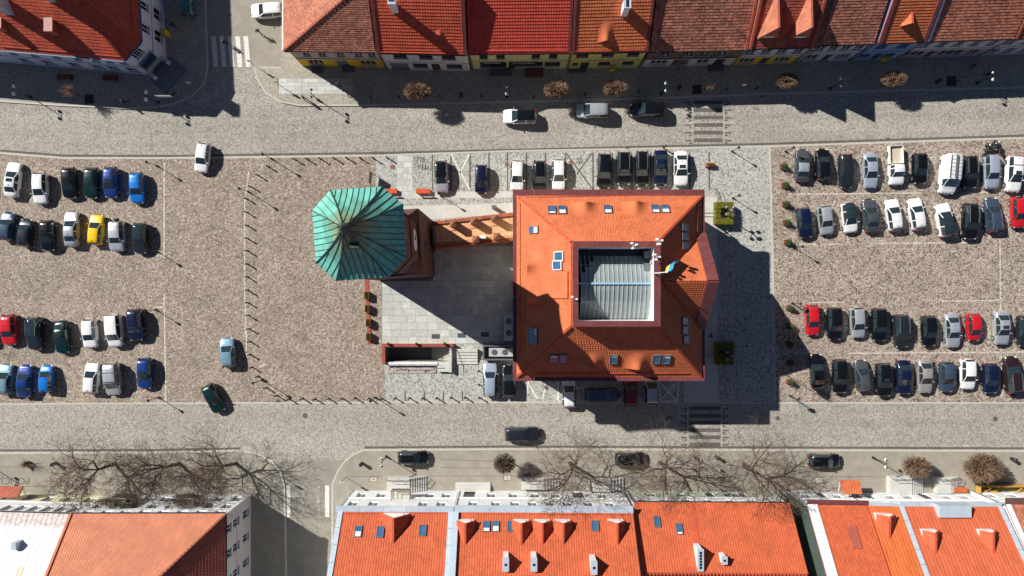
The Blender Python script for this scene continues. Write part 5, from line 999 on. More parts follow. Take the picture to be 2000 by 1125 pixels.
for k in range(n): b.box(px0 - .4 + (px1 - px0 + .6) * k / n, px0 - .4 + (px1 - px0 + .6) * (k + 1) / n - .01, py1 + .17, py1 + .57, .852, .92)
b.obj('coping', mat('red_coping', srgb(160, 76, 62), var=.12, stain=.1), pit)
b = MB(); b.box(px0 - .32, px0 - .02, py0 - .2, py1 + .2, 0, .86); b.obj('wall', M_BRICK_O, pit); b = MB(); b.box(px0 - .38, px0 + .04, py0 - .25, py1 + .16, .862, .93); b.obj('coping', MATS['red_coping'], pit)
b = MB(); b.box(px0 + .1, px1 - 1.9, py0 - .45, py0 - .05, 0, .6); b.obj('low_wall', M_WHITE, pit)
b = MB(); b.box(px1 - 1.9, px1 - .4, py0 - 1.3, py0 - .05, 0, .5); b.box(px1 - .35, px1 - .05, py0 - 1.35, py1, 0, .75); b.obj('entry_block', M_PALE, pit)
b = MB()
for (a, c_) in (((px0, py1 + .1, 1.15), (px1, py1 + .1, 1.15)), ((px1 + .1, py1 + .1, 1.15), (px1 + .1, py0 - 1.0, 1.15)), ((px0, py0 - .25, 1.3), (px1 - 1.9, py0 - .25, 1.3))): b.bar(a, c_, .05, .05)
for k in range(8): x = px0 + (px1 - px0) * k / 7; b.tube((x, py1 + .1, 0), (x, py1 + .1, 1.15), .02, .02, 5)
for k in range(5): x = px0 + (px1 - 1.9 - px0) * k / 4; b.tube((x, py0 - .25, .6), (x, py0 - .25, 1.3), .02, .02, 5)
b.obj('railing', M_IRON, pit)
b = MB(); x0_, x1_ = px0 + .2, px1 - 2.1; b.box(x0_, x1_, py0 - 1.5, py0 - .55, 0, .12); pb = b.obj('planting_bed', mat('pale_gravel', srgb(176, 164, 156), var=.15, scale=9), pit); b = MB()
for k in range(22): b.ell((random.uniform(x0_ + .2, x1_ - .2), random.uniform(py0 - 1.4, py0 - .65), .17), .07, .07, .09, 6, 4)
b.obj('tuft', M_TWIGD, pb)
def flower_pot(px_, py_, z, label, r=.22):
    p = G(px_, py_, z); o = thing('flower_pot', (p.x, p.y, z), label, 'planter', 'flower pots along the red coping'); b = MB(); b.cyl((p.x, p.y), r * .75, r, z, z + .28, 12); b.obj('pot', M_WOOD if False else mat('ochre_pot', srgb(120, 88, 40), var=.2), o); b = MB()
    for i in range(60): a = random.uniform(0, 6.28); q = Vector((p.x + r * .9 * math.cos(a) * random.random(), p.y + r * .9 * math.sin(a) * random.random(), z + .25)); b.add([q, q + Vector((random.uniform(-.14, .14), random.uniform(-.14, .14), .2)), q + Vector((.06, .05, .12))], [(0, 1, 2)])
    b.obj('plants', mat('yellow_flower', srgb(176, 130, 30), var=.5, scale=12), o)
for x, t in ((759, 'nearest the timber planters'), (814, 'in the middle of the wall'), (869, 'nearest the courtyard steps')): flower_pot(x, 671.5, .93, 'round flower pot on the basement stair coping, ' + t)
# four timber planters on a red kerb, corner post with lantern
b = MB(); a, c_ = G(711, 545), G(721, 668); b.bar(Vector((G(716, 542).x, G(716, 542).y, .012)), Vector((G(722, 672).x, G(722, 672).y, .012)), .5, .06); o = b.obj('kerb', MATS['red_coping']); o['kind'] = 'structure'
M_OCH = mat('planter_board', srgb(112, 92, 56), var=.2)
for k, (x, y) in enumerate(((716, 577), (717, 603), (719, 630.5), (719.5, 658))):
    p = G(x, y, .7); o = thing('timber_planter', (p.x, p.y, .07), 'timber planter of dry flowers on the red kerb, %s from the copper tower' % ('first', 'second', 'third', 'last')[k], 'planter', 'timber planters in a row on the red kerb')
    b = MB()
    for (u0, u1, v0, v1) in ((-.3, .3, -.48, -.42), (-.3, .3, .42, .48), (-.3, -.24, -.42, .42), (.24, .3, -.42, .42)): b.box(p.x + u0, p.x + u1, p.y + v0, p.y + v1, .07, .8)
    b.obj('box', M_OCH, o); b = MB(); b.box(p.x - .24, p.x + .24, p.y - .42, p.y + .42, .08, .68); b.obj('soil', M_BLACK, o); b = MB()
    for i in range(120): q = Vector((p.x + random.uniform(-.2, .2), p.y + random.uniform(-.05, .38) * random.choice((1, -1)), .68)); b.add([q, q + Vector((random.uniform(-.12, .12), random.uniform(-.12, .12), .2)), q + Vector((.06, .05, .12))], [(0, 1, 2)])
    b.obj('plants', mat('yellow_flower', srgb(176, 130, 30)), o)
# air conditioning plant against the town hall
M_AC = mat('white_unit', srgb(176, 178, 178), rough=.5, var=.06)
def ac(label, x0_, x1_, y0_, y1_, fans, z=1.1):
    o = thing('cooling_unit', ((x0_ + x1_) / 2, (y0_ + y1_) / 2, .0), label, 'air conditioner'); b = MB(); b.box(x0_, x1_, y0_, y1_, .06, z); b.obj('casing', M_AC, o)
    for (fx, fy, r) in fans:
        b = MB(); b.cyl((fx, fy), r, r, z, z + .05, 18); f = b.obj('fan_ring', M_DARKM, o); b = MB(); b.cyl((fx, fy), r * .22, r * .2, z + .05, z + .08, 10)
        for k in range(5): a = k * 1.257; b.bar((fx, fy, z + .055), (fx + r * .85 * math.cos(a), fy + r * .85 * math.sin(a), z + .055), r * .4, .01)
        b.obj('fan_blade', M_GREYM, f)
p, q = G(951, 697), G(1004, 676); ac('pale cooling unit with two round fans behind grey louvre fence', p.x + .3, q.x - .1, p.y + .15, q.y - .15, [(p.x + 1.0, (p.y + q.y) / 2, .36), (p.x + 2.35, (p.y + q.y) / 2, .36)])
fnc = thing('louvre_fence', (p.x, p.y, 0), 'grey metal fence round the cooling unit by the parked cars', 'fence'); b = MB()
for (u0, u1, v0, v1) in ((p.x - .45, q.x, p.y - .25, p.y - .15), (p.x - .45, q.x, q.y + .12, q.y + .22), (p.x - .45, p.x - .35, p.y - .15, q.y + .12)): b.box(u0, u1, v0, v1, .02, 1.35)
b.obj('panel', M_DARKM, fnc); b = MB()
for (u0, u1, v0, v1) in ((p.x - .5, q.x, p.y - .3, p.y - .1), (p.x - .5, q.x, q.y + .07, q.y + .27), (p.x - .5, p.x - .3, p.y - .1, q.y + .07)): b.box(u0, u1, v0, v1, 1.352, 1.4)
b.obj('cap_rail', M_GREYM, fnc)
p, q = G(984, 664), G(1004, 612); ac('tall cooling unit in the shaded corner against the town hall', p.x, q.x - .1, p.y, q.y, [(p.x + .65, p.y + 1.0, .38), (p.x + .65, p.y + 2.5, .38)], 1.2)
for x, y in ((851, 657), (902, 655), (947, 653)):
    c = G(x, y); b = MB(); b.box(c.x - .52, c.x + .52, c.y - .3, c.y + .3, .058, .07); o = b.obj('floor_grate', M_DARKM, ctr); b = MB()
    for k in range(6): b.box(c.x - .48, c.x + .48, c.y - .26 + k * .09, c.y - .22 + k * .09, .07, .078)
    b.obj('bar', M_GREYM, o)
# courtyard steps by the railings
st = thing('courtyard_steps', G(911, 690), 'pale stone steps between the stair pit and the cooling unit', 'steps')
for k in range(5):
    a, c_ = G(893, 681 + 6 * (k + 1)), G(933, 681 + 6 * k); b = MB(); b.box(a.x, c_.x, a.y + .01, c_.y, .02, .62 - .11 * k); b.obj('step', M_PALE, st)
# benches and notice boards
M_BWOOD = mat('bench_orange', srgb(200, 84, 36), var=.15, scale=5)
for x, y, t in ((761, 373, 'beside the notice board'), (826, 373, 'beside the bay lines')):
    p = G(x, y, .5); o = thing('park_bench', (p.x, p.y, .01), 'orange wooden bench on concrete feet near the copper tower, ' + t, 'bench', 'orange benches near the tower')
    for k in range(4): b = MB(); b.box(p.x - .95, p.x + .95, p.y - .3 + k * .155, p.y - .16 + k * .155, .45, .5); b.obj('slat', M_BWOOD, o)
    for s in (-.75, .75): b = MB(); b.box(p.x + s - .08, p.x + s + .08, p.y - .28, p.y + .28, .01, .449); b.obj('leg', M_KERB, o)
    for k in range(2): b = MB(); b.box(p.x - .95, p.x + .95, p.y - .36, p.y - .32, .6 + k * .16, .73 + k * .16); b.obj('slat', M_BWOOD, o)
    b = MB(); b.box(p.x - .7, p.x - .64, p.y - .36, p.y - .3, .45, .9); b.box(p.x + .64, p.x + .7, p.y - .36, p.y - .3, .45, .9); b.obj('back_support', M_IRON, o)
p0_, p1_ = G(729, 340), G(726, 361); o = thing('notice_board', ((p0_.x + p1_.x) / 2, (p0_.y + p1_.y) / 2, .01), 'dark notice board on two posts between cobbles and setts', 'sign'); b = MB(); b.bar(Vector((p0_.x, p0_.y, .7)), Vector((p1_.x, p1_.y, .7)), .08, 1.25); b.obj('panel', M_DARKM, o)
for q in (p0_, p1_): b = MB(); b.tube((q.x, q.y, 0.01), (q.x, q.y, 2.0), .04, .04, 6); b.obj('post', M_IRON, o)
p = G(965, 405, .5); o = thing('waste_bin', (p.x, p.y, .015), 'slatted metal stand on the footpath beside the terrace wing', 'bin'); b = MB(); b.box(p.x - .22, p.x + .22, p.y - .18, p.y + .18, .015, .95); b.obj('body', M_DARKM, o); b = MB(); b.box(p.x - .3, p.x + .3, p.y - .22, p.y + .22, .951, 1.02); b.obj('lid', M_GREYM, o)
# bike rack
a = G(812, 316); o = thing('bicycle_rack', (a.x, a.y, .01), 'dark tubular bicycle rack on the grey setts', 'bike rack')
for k in range(4):
    x = a.x + .35 * k; b = MB(); b.tube((x, a.y - .5, .01), (x, a.y - .5, .8), .03, .03, 6); b.tube((x, a.y + .5, .01), (x, a.y + .5, .8), .03, .03, 6); b.tube((x, a.y - .5, .8), (x, a.y + .5, .8), .03, .03, 6); b.obj('hoop', M_IRON, o)
# hedges with five-globe lamps
def hedge(px_, py_, label, lamp_label):
    p = G(px_, py_, .8); o = thing('clipped_hedge', (p.x, p.y, .01), label, 'hedge'); b = MB(); a, h_, n = 1.15, 1.35, 1.0
    rects = ((-a, a, .62, 1.45), (-a, a, -1.45, -.62), (-a, -.5, -.62, .62), (.5, a, -.62, .62)); b2 = MB()
    for (u0, u1, v0, v1) in rects: b.box(p.x + u0 + .08, p.x + u1 - .08 * (u1 == a), p.y + v0 + .06, p.y + v1 - .06, .01, h_ - .08)
    b.obj('core', M_GREEN, o)
    for i in range(5200):
        u0, u1, v0, v1 = random.choice(rects); x, y = random.uniform(u0, u1), random.uniform(v0, v1); z = h_ - abs(random.gauss(0, .05))
        if random.random() < .45: z = random.uniform(.1, h_); s = random.random(); (x, y) = (u0, y) if s < .25 else ((u1, y) if s < .5 else ((x, v0) if s < .75 else (x, v1)))
        q = Vector((p.x + x, p.y + y, z)); d_ = lambda: Vector((random.uniform(-.09, .09), random.uniform(-.09, .09), random.uniform(-.03, .07))); b2.add([q, q + d_(), q + d_()], [(0, 1, 2)])
    lv = b2.obj('leaves', M_GREEN, o); lv['kind'] = 'stuff'
    b = MB(); b.box(p.x - .5, p.x + .5, p.y - .62, p.y + .62, .01, .12); b.obj('plinth', M_PALE, o)
    l = thing('globe_lamp', (p.x - .1, p.y, .12), lamp_label, 'street lamp', 'five globe lamps in hedges'); c = Vector((p.x - .1, p.y, .12)); b = MB(); b.cyl((c.x, c.y), .28, .16, .12, .7, 10); b.tube((c.x, c.y, .7), (c.x, c.y, 4.0), .09, .05, 8)
    b.obj('pole', M_IRON, l); 
    for k in range(5):
        if k == 4: e = c + Vector((0, 0, 4.3))
        else: a_ = R(45 + 90 * k); e = c + Vector((.62 * math.cos(a_), .62 * math.sin(a_), 3.75)); b = MB(); b.tube(c + Vector((0, 0, 3.4)), e - Vector((0, 0, .2)), .03, .03, 5); b.obj('arm', M_IRON, l)
        b = MB(); b.ell(e, .21, .21, .23, 12, 8); b.obj('globe', mat('smoked_globe', srgb(120, 122, 132), rough=.15, var=.05), l, smooth=True)
hedge(1413, 417, 'clipped yellow green hedge square round a lamp beside sunlit plaza', 'five globe lamp standing in the sunlit hedge')
hedge(1414, 690, 'clipped hedge square round a lamp in the town hall shade', 'five globe lamp standing in the shaded hedge')
# plaza steps east of the town hall
def flight(label, xa, xb, ya, yb, n, h):
    a, c_ = G(xa, yb), G(xb, ya); o = thing('plaza_steps', ((a.x + c_.x) / 2, (a.y + c_.y) / 2, .01), label, 'steps'); D = (c_.y - a.y) / n
    for k in range(n): b = MB(); b.box(a.x, c_.x, a.y + k * D + .004, c_.y, .01, .02 + h * (k + 1) / n) if False else b.box(a.x, c_.x, a.y + k * D + .004, a.y + (k + 1) * D, .01, .02 + h * (n - abs(2 * k - n)) / n); b.obj('step', M_PALE, o)
flight('sunlit broad pale steps along the town hall east wall', 1374, 1398, 395, 430, 5, .35)
flight('shaded pale steps along the town hall east wall', 1374, 1398, 692, 720, 5, .35)
for (a_, c_) in ((((1396, 370)), ((1401, 392))),):
    p, q = G(*a_), G(*c_); o = thing('hand_rail', (p.x, p.y, .01), 'short dark hand rail beside the sunlit plaza steps', 'railing'); b = MB()
    for z in (.5, 1.0): b.bar(Vector((p.x, p.y, z)), Vector((q.x, q.y, z)), .05, .05)
    b.obj('rail', M_IRON, o)
    for t in (0, 1): r_ = p.lerp(q, t); b = MB(); b.tube((r_.x, r_.y, .01), (r_.x, r_.y, 1.02), .03, .03, 6); b.obj('post', M_IRON, o)
p = G(1387, 322, .4); o = thing('timber_planter', (p.x, p.y, .01), 'brick coloured planter box with yellow flowers in an empty bay', 'planter'); b = MB(); b.box(p.x - .55, p.x + .55, p.y - .26, p.y + .26, .01, .55); b.obj('box', M_BRICK_O, o); b = MB(); b.box(p.x - .48, p.x + .48, p.y - .2, p.y + .2, .551, .57); b.obj('soil', M_BLACK, o); b = MB()
for i in range(150): q = Vector((p.x + random.uniform(-.45, .45), p.y + random.uniform(-.17, .17), .57)); b.add([q, q + Vector((random.uniform(-.1, .1), random.uniform(-.1, .1), .16)), q + Vector((.06, .05, .1))], [(0, 1, 2)])
b.obj('plants', mat('yellow_flower', srgb(176, 130, 30)), o)
# potted shrubs along the east square
proto = thing('potted_shrub', (0, 0, 0), 'red brown box planter with green shrub at the edge of east cobbles', 'planter', 'potted shrubs along the east square'); b = MB()
for (u0, u1, v0, v1) in ((-.3, .3, -.3, -.25), (-.3, .3, .25, .3), (-.3, -.25, -.25, .25), (.25, .3, -.25, .25)): b.box(u0, u1, v0, v1, 0, .6)
b.obj('box', mat('red_planter', srgb(128, 52, 44), var=.15), proto); b = MB(); b.box(-.25, .25, -.25, .25, .02, .5); b.obj('soil', M_BLACK, proto); b = MB()
for i in range(420):
    a = random.uniform(0, 6.28); e_ = random.uniform(-.1, 1.3); r_ = random.uniform(.1, .55); q = Vector((.05 + r_ * math.cos(a) * math.cos(e_) * .85, r_ * math.sin(a) * math.cos(e_) * .85, .55 + r_ * math.sin(e_) * 1.3)); d_ = lambda: Vector((random.uniform(-.13, .13), random.uniform(-.13, .13), random.uniform(-.08, .1))); b.add([q, q + d_(), q + d_()], [(0, 1, 2)])
b.obj('foliage', M_PLANT, proto)
for i, (x, y) in enumerate(((1527, 326), (1530, 362), (1531, 399), (1533, 435), (1535, 473), (1539, 601), (1540, 637), (1540, 672), (1540, 708), (1540, 745))):
    o = proto if i == 0 else copy_tree(proto); p = G(x, y); o.location = (p.x, p.y, .012); o.rotation_euler.z = random.uniform(-.1, .1); o['label'] = 'red brown box planter with green shrub, %s along east cobbles from the shaded houses' % ORDW[i + 1]
# ================================================================ BOLLARDS
bol = thing('bollard', (0, 0, 0), 'black iron bollard in the line edging the western cobbles', 'bollard', 'iron bollards edging the western cobbles'); b = MB(); b.cyl((0, 0), .12, .1, 0, .14, 10); b.cyl((0, 0), .075, .07, .14, .82, 10); b.cyl((0, 0), .1, .1, .72, .79, 10); b.obj('post', M_IRON, bol, smooth=False); b = MB(); b.ell((0, 0, .92), .11, .11, .11, 10, 6); b.obj('ball', M_IRON, bol, smooth=True)
BL = [(757, 309), (730, 310), (705, 310), (679, 310), (654, 310), (627, 311), (602, 312), (577.5, 312.5), (525, 326), (505, 343), (491, 365), (483, 389), (483, 415), (484, 441), (484, 466), (484, 490), (484, 516), (484, 541), (485, 567), (485, 591), (486, 616), (487, 642), (489, 667), (489, 692), (493, 717), (505, 735), (520, 757), (541, 772), (565, 779), (591, 778), (616, 779), (642, 778), (669, 778), (694, 777), (721, 778), (746, 778), (772, 777), (800, 777), (826, 777), (853, 777), (881, 776), (908, 776), (936, 776), (935, 724), (936, 751)]
for i, (x, y) in enumerate(BL):
    o = bol if i == 0 else copy_tree(bol); p = G(x, y); o.location = (p.x, p.y, .012); o['label'] = 'black iron bollard, %s along the western line starting beside the bicycle rack' % ORDW[i + 1]
for i, (x, y) in enumerate(((726, 194), (780, 192), (860, 191), (942, 190), (1042, 192), (1142, 185), (1245, 181), (1417, 176), (1475, 174))):
    o = copy_tree(bol); p = G(x, y); o.location = (p.x, p.y, .12); tag(o, 'black iron bollard on the shaded pavement, %s from the yellow corner house' % ORDW[i + 1], None, 'bollards on the shaded pavement')
# ================================================================ LAMP POSTS
def lamp_single(h=2.75):
    o = thing('lamp_post', (0, 0, 0), 'slender black lamp post with one square lantern', 'street lamp'); b = MB(); b.cyl((0, 0), .14, .1, 0, .35, 10); b.cyl((0, 0), .05, .04, .35, h - .45, 8); b.obj('pole', M_IRON, o); b = MB(); b.cyl((0, 0), .09, .17, h - .45, h - .12, 6); b.obj('lantern', M_DARKM, o); b = MB(); b.cyl((0, 0), .2, .04, h - .12, h + .05, 6); b.bar((-.22, 0, h - .44), (.22, 0, h - .44), .03, .03); b.obj('lantern_cap', M_IRON, o); return o
def lamp_double(h=3.5):
    o = thing('lamp_post', (0, 0, 0), 'black lamp post with two white globes', 'street lamp'); b = MB(); b.cyl((0, 0), .18, .12, 0, .5, 10); b.cyl((0, 0), .06, .045, .5, h - .3, 8); b.obj('pole', M_IRON, o)
    for s in (-1, 1):
        b = MB(); pts = [(0, 0, h - .4), (0, s * .25, h - .15), (0, s * .46, h - .3)]
        for i in range(2): b.tube(pts[i], pts[i + 1], .025, .025, 5)
        b.obj('arm', M_IRON, o); b = MB(); b.ell((0, s * .46, h - .42), .2, .2, .21, 12, 8); b.obj('globe', M_GLOBE, o, smooth=True); b = MB(); b.cyl((0, s * .46), .13, .03, h - .24, h - .1, 8); b.obj('globe_cap', M_IRON, o)
    b = MB(); b.ell((0, 0, h - .25), .07, .07, .14, 8, 5); b.obj('finial', M_IRON, o); return o
LD = lamp_double()
for i, (x, y, z, t) in enumerate(((61, 190, .12, 'by the small bare tree'), (311, 201, .12, 'by the chamfered entrance'), (622, 196, .12, 'by the slab path of the yellow corner house'), (990, 190, .12, 'before the lime shop front'), (1290, 184, .12, 'before the shabby brown house'), (1620, 174, .12, 'before the grey mottled roof house'), (1906, 163, .12, 'before the pinkish shop'), (1357, 893, .12, 'by the bare trees and crossing'), (1704, 893, .12, 'beside the black parked car'), (755, 891, .12, 'behind the black parked car with rails'), (-20, 908, .12, 'beside the painted word'))):
    o = LD if i == 0 else copy_tree(LD); p = G(x, y); o.location = (p.x, p.y, z); o['label'] = 'black lamp post with two white globes ' + t
LS_ = lamp_single()
for i, (x, y, t) in enumerate(((307, 324, 'beside the bright blue car'), (307, 491, 'beside the two tone grey car'), (305, 605, 'beside the blue pickup'), (310, 776, 'beside the kerb of the western lot'), (530, 310, 'at the cobbles corner near the road bollards'), (486, 375, 'in the curve of bollards'), (512, 742, 'at the lower bollard corner'), (733, 776, 'where cobbles meet setts by the bollards'), (861, 383, 'in front of the silver black car'), (1430, 296, 'by the crossing and brick planter'), (1431, 387, 'beside the sunlit hedge'), (1534, 296, 'beside the grey sedan and first shrub'), (1551, 484, 'near the fifth potted shrub'), (1547, 592, 'behind the red hatchback'), (1543, 773, 'at the last potted shrub'))):
    o = LS_ if i == 0 else copy_tree(LS_); p = G(x, y); o.location = (p.x, p.y, .012); o['label'] = 'slender black single lantern lamp post ' + t; s = 1.2 if 480 < x < 740 else 1.0; o.scale = (1, 1, s)
# signs and signals
def sign(label, px_, py_, z, h, shape, m, wdt=.6, rz=0.0):
    p = G(px_, py_); o = thing('street_sign', (p.x, p.y, z), label, 'sign'); b = MB(); b.tube((p.x, p.y, z), (p.x, p.y, z + h), .035, .035, 6); b.obj('post', M_GREYM, o); b = MB(); U_ = Vector((math.cos(rz), math.sin(rz), 0)); N_ = Vector((U_.y, -U_.x, 0)); b.frame(Vector((p.x, p.y, z + h - .4)), U_, Vector((0, 0, 1)), N_, -wdt / 2, wdt / 2, -.3, .4, .04, .07); b.obj('plate', m, o); return o
M_BLUES = mat('sign_blue', srgb(40, 110, 190), var=.05); M_WHITES = mat('sign_white', (.75, .75, .75), var=.05)
sign('blue road sign beside the last potted shrub', 1553, 782, .012, 2.2, 0, M_BLUES); sign('blue and white sign near the red hatchback', 1553, 598, .012, 2.2, 0, M_BLUES)
sign('grey road sign on the shaded corner kerb', 382, 170, .12, 2.3, 0, M_WHITES, .4); sign('white arm finger sign on the shaded corner pavement', 338, 197, .12, 2.6, 0, M_WHITES, 2.0); sign('white framed black board on the shaded corner pavement', 354, 192, .12, 2.4, 0, M_BLACK, .8, .5)
sign('road sign at the corner of the slab path', 548, 168, .12, 2.2, 0, M_WHITES, .5); sign('road sign at the zebra on side street', 676, 931, .12, 2.5, 0, M_WHITES, .5); sign('road sign at the white car in the side street', 497, 128, .12, 2.2, 0, M_WHITES, .4); sign('road sign near the tree shadow on kerb', 550, 930, .12, 2.3, 0, M_WHITES, .5); sign('blue plate sign between bare trees and the crossing', 1325, 897, .12, 2.2, 0, M_BLUES, .5)
sign('road sign on the shaded pavement before the grey houses', 1443, 174, .12, 2.3, 0, M_WHITES, .5)
# street bins
for x, y, z, t in ((901, 186, .12, 'on shaded pavement before the off-white house'), (1326, 172, .12, 'on shaded pavement before the shabby house'), (1832, 159, .12, 'on shaded pavement before the pinkish shop'), (706, 906, .12, 'near the zebra and the parked car'), (1400, 893, .12, 'near the bare trees and globe lamp'), (1979, 897, .12, 'past the largest clipped tree'), (106, 906, .12, 'under the western bare tree')):
    p = G(x, y, .5); o = thing('litter_bin', (p.x, p.y, z), 'black cylindrical litter bin ' + t, 'bin'); b = MB(); b.cyl((p.x, p.y), .2, .23, z, z + .85, 14); b.obj('body', M_IRON, o); b = MB(); b.cyl((p.x, p.y), .26, .1, z + .9, z + 1.05, 14); b.tube((p.x - .2, p.y, z + .8), (p.x - .2, p.y, z + .95), .02, .02, 4); b.tube((p.x + .2, p.y, z + .8), (p.x + .2, p.y, z + .95), .02, .02, 4); b.obj('hood', M_IRON, o)
# shaded benches on the NW pavement
for x, y, t in ((126, 150, 'farther from the entrance'), (215, 152, 'nearer the entrance')):
    p = G(x, y, .5); o = thing('park_bench', (p.x, p.y, .12), 'dark red slatted bench by the blue guttered house, ' + t, 'bench', 'red benches by the corner house')
    for k in range(4): b = MB(); b.box(p.x - .95, p.x + .95, p.y - .3 + k * .16, p.y - .16 + k * .16, .55, .6); b.obj('slat', st_red, o)
    for s in (-.75, .75): b = MB(); b.box(p.x + s - .06, p.x + s + .06, p.y - .28, p.y + .28, .12, .549); b.obj('leg', M_IRON, o)
# painted word on the pavement, read from the houses
wd_ = text_obj('painted_word', 'POLICJA', 1.25, mat('faded_word', srgb(108, 102, 92), var=.2, stain=.3, sscale=4), SW, G(24, 939, .126), (0, 0, math.pi), .002)
# ================================================================ CARS
def smooth(t): t = max(0., min(1., t)); return t * t * (3 - 2 * t)
class CarType: pass
def make_car(kind):
    """loft of cross-sections; faces are shared out to body, hood, roof, windscreen, rear window and side windows"""
    P = dict(hatch=(4.1, 1.76, 1.47, [(0, .55), (.012, .75), (.03, .98), (.085, 1.30), (.12, 1.41), (.35, 1.47), (.54, 1.42), (.725, .99), (.80, .93), (.93, .80), (.975, .68), (1, .52)]),
             sedan=(4.65, 1.80, 1.44, [(0, .55), (.012, .78), (.03, .95), (.15, 1.0), (.285, 1.35), (.32, 1.40), (.44, 1.44), (.55, 1.39), (.715, .97), (.80, .91), (.93, .78), (.975, .66), (1, .5)]),
             wagon=(4.6, 1.80, 1.50, [(0, .55), (.012, .78), (.03, 1.0), (.06, 1.32), (.09, 1.43), (.35, 1.50), (.56, 1.43), (.72, 1.0), (.80, .94), (.93, .80), (.975, .68), (1, .52)]),
             suv=(4.4, 1.84, 1.66, [(0, .6), (.012, .85), (.03, 1.1), (.07, 1.48), (.10, 1.60), (.35, 1.66), (.57, 1.59), (.73, 1.13), (.80, 1.07), (.93, .95), (.975, .8), (1, .6)]),
             mini=(3.65, 1.66, 1.48, [(0, .55), (.012, .78), (.03, 1.0), (.075, 1.32), (.11, 1.42), (.38, 1.48), (.58, 1.42), (.78, .98), (.84, .92), (.94, .78), (.98, .66), (1, .52)]),
             mpv=(4.3, 1.80, 1.80, [(0, .6), (.012, .9), (.025, 1.15), (.05, 1.60), (.075, 1.74), (.35, 1.80), (.60, 1.73), (.78, 1.12), (.85, 1.03), (.94, .9), (.98, .76), (1, .56)]),
             van=(5.3, 1.98, 2.3, [(0, .6), (.008, 1.1), (.015, 1.3), (.03, 2.1), (.05, 2.25), (.35, 2.3), (.66, 2.24), (.82, 1.35), (.88, 1.15), (.95, 1.0), (.985, .8), (1, .56)]),
             pickup=(5.2, 1.86, 1.75, [(.455, .9), (.46, 1.1), (.47, 1.25), (.485, 1.55), (.50, 1.68), (.58, 1.75), (.68, 1.69), (.79, 1.12), (.85, 1.06), (.95, .93), (.98, .78), (1, .56)]))[kind]
    L, W, H, prof = P
    names = {'sedan': (3, 4, 7, 8)}.get(kind, (2, 3, 6, 7))
    rear_base, rear_top, roof_front, ws_base = [prof[i][0] for i in names]; hood_end = prof[-4][0]
    xs = sorted({p[0] for p in prof} | {ws_base - .045, (rear_top + roof_front) / 2 - .012, (rear_top + roof_front) / 2 + .012, rear_top + .02, (roof_front + ws_base) / 2, .2, .65, .87, .9, .955, .99, .005, .02})
    xs = [x for x in xs if x >= prof[0][0] - 1e-6]; x_start = prof[0][0]
    def zt(x):
        for i in range(len(prof) - 1):
            if prof[i][0] <= x <= prof[i + 1][0]:
                t = (x - prof[i][0]) / max(1e-6, prof[i + 1][0] - prof[i][0]); return prof[i][1] + (prof[i + 1][1] - prof[i][1]) * t
        return prof[-1][1]
    bz = zt(ws_base) - .03; hw = W / 2
    rings = []; span = 1 - x_start
    for x in xs:
        xx = (x - x_start) / span; e = abs(2 * xx - 1); wb = hw * (1 - .10 * e ** 3.5 - .22 * smooth((e - .9) / .1) ** 2 * (1 if xx > .5 else .7)); z = zt(x)
        c = smooth((z - bz) / max(.01, H - bz)); bl = min(z - .05, bz)
        wt = wb * (.90 - .17 * c if kind not in ('van', 'mpv') else .92 - .1 * c); cr = .045 + .03 * c; y = (x - .5) * L
        half = [(0, z + cr * .5), (wt * .45, z + cr * .42), (wt * .86, z + cr * .1), (wt, z - .035), (wb * .975, bl), (wb, min(bl - .05, .62)), (wb * .985, .4), (wb * .94, .22)]
        bow = .16 * smooth((e - .86) / .14) * (-1 if xx > .5 else .7); rings.append([(y + bow * (p[0] / wb) ** 2 * (1.0 if p[1] < bz + .05 else .6), s * p[0], p[1]) for s, p in [(1, q) for q in half[::-1]] + [(-1, q) for q in half[1:]]])
    nr = len(rings[0]); mid = nr // 2
    parts = {k: MB() for k in ('body', 'hood', 'roof', 'windscreen', 'rear_window', 'side_window', 'side_window2')}
    allv = [p for r in rings for p in r]
    for k in parts: parts[k].v = list(allv)
    bp0, bp1 = (rear_top + roof_front) / 2 - .012, (rear_top + roof_front) / 2 + .012
    for i in range(len(xs) - 1):
        xa, xb = xs[i], xs[i + 1]; xm = (xa + xb) / 2
        for j in range(nr - 1):
            f = (i * nr + j, i * nr + j + 1, (i + 1) * nr + j + 1, (i + 1) * nr + j)
            dj = min(abs(j - mid), abs(j + 1 - mid)); k = 'body'
            if dj <= 1:
                if roof_front < xm < ws_base: k = 'windscreen'
                elif rear_top < xm < roof_front: k = 'roof'
                elif rear_base < xm < rear_top and kind != 'van': k = 'rear_window'
                elif ws_base < xm < hood_end: k = 'hood'
            elif dj == 2 and rear_top < xm < roof_front: k = 'roof'
            elif dj == 3 and not (bp0 < xm < bp1):
                lim = rear_base + (.04 if kind == 'sedan' else .03)
                if kind == 'van': lim = .55
                if lim < xm < ws_base - .02: k = 'side_window' if j < mid else 'side_window2'
            parts[k].f.append(f); parts[k].mi.append(0)
    parts['body'].f += [tuple(range(nr - 1, -1, -1)), tuple(range((len(xs) - 1) * nr, len(xs) * nr))]; parts['body'].mi += [0, 0]
    ct = CarType(); ct.kind = kind; ct.L, ct.W, ct.H = L, W, H; ct.rear_top, ct.roof_front = rear_top, roof_front; ct.meshes = {}
    def clean(mb, nm, m):
        me = mb.mesh(nm, m); bm = bmesh.new(); bm.from_mesh(me); bmesh.ops.delete(bm, geom=[v for v in bm.verts if not v.link_faces], context='VERTS'); bmesh.ops.recalc_face_normals(bm, faces=bm.faces)
        bm.to_mesh(me); bm.free(); me.polygons.foreach_set('use_smooth', [True] * len(me.polygons)); me.update(); return me
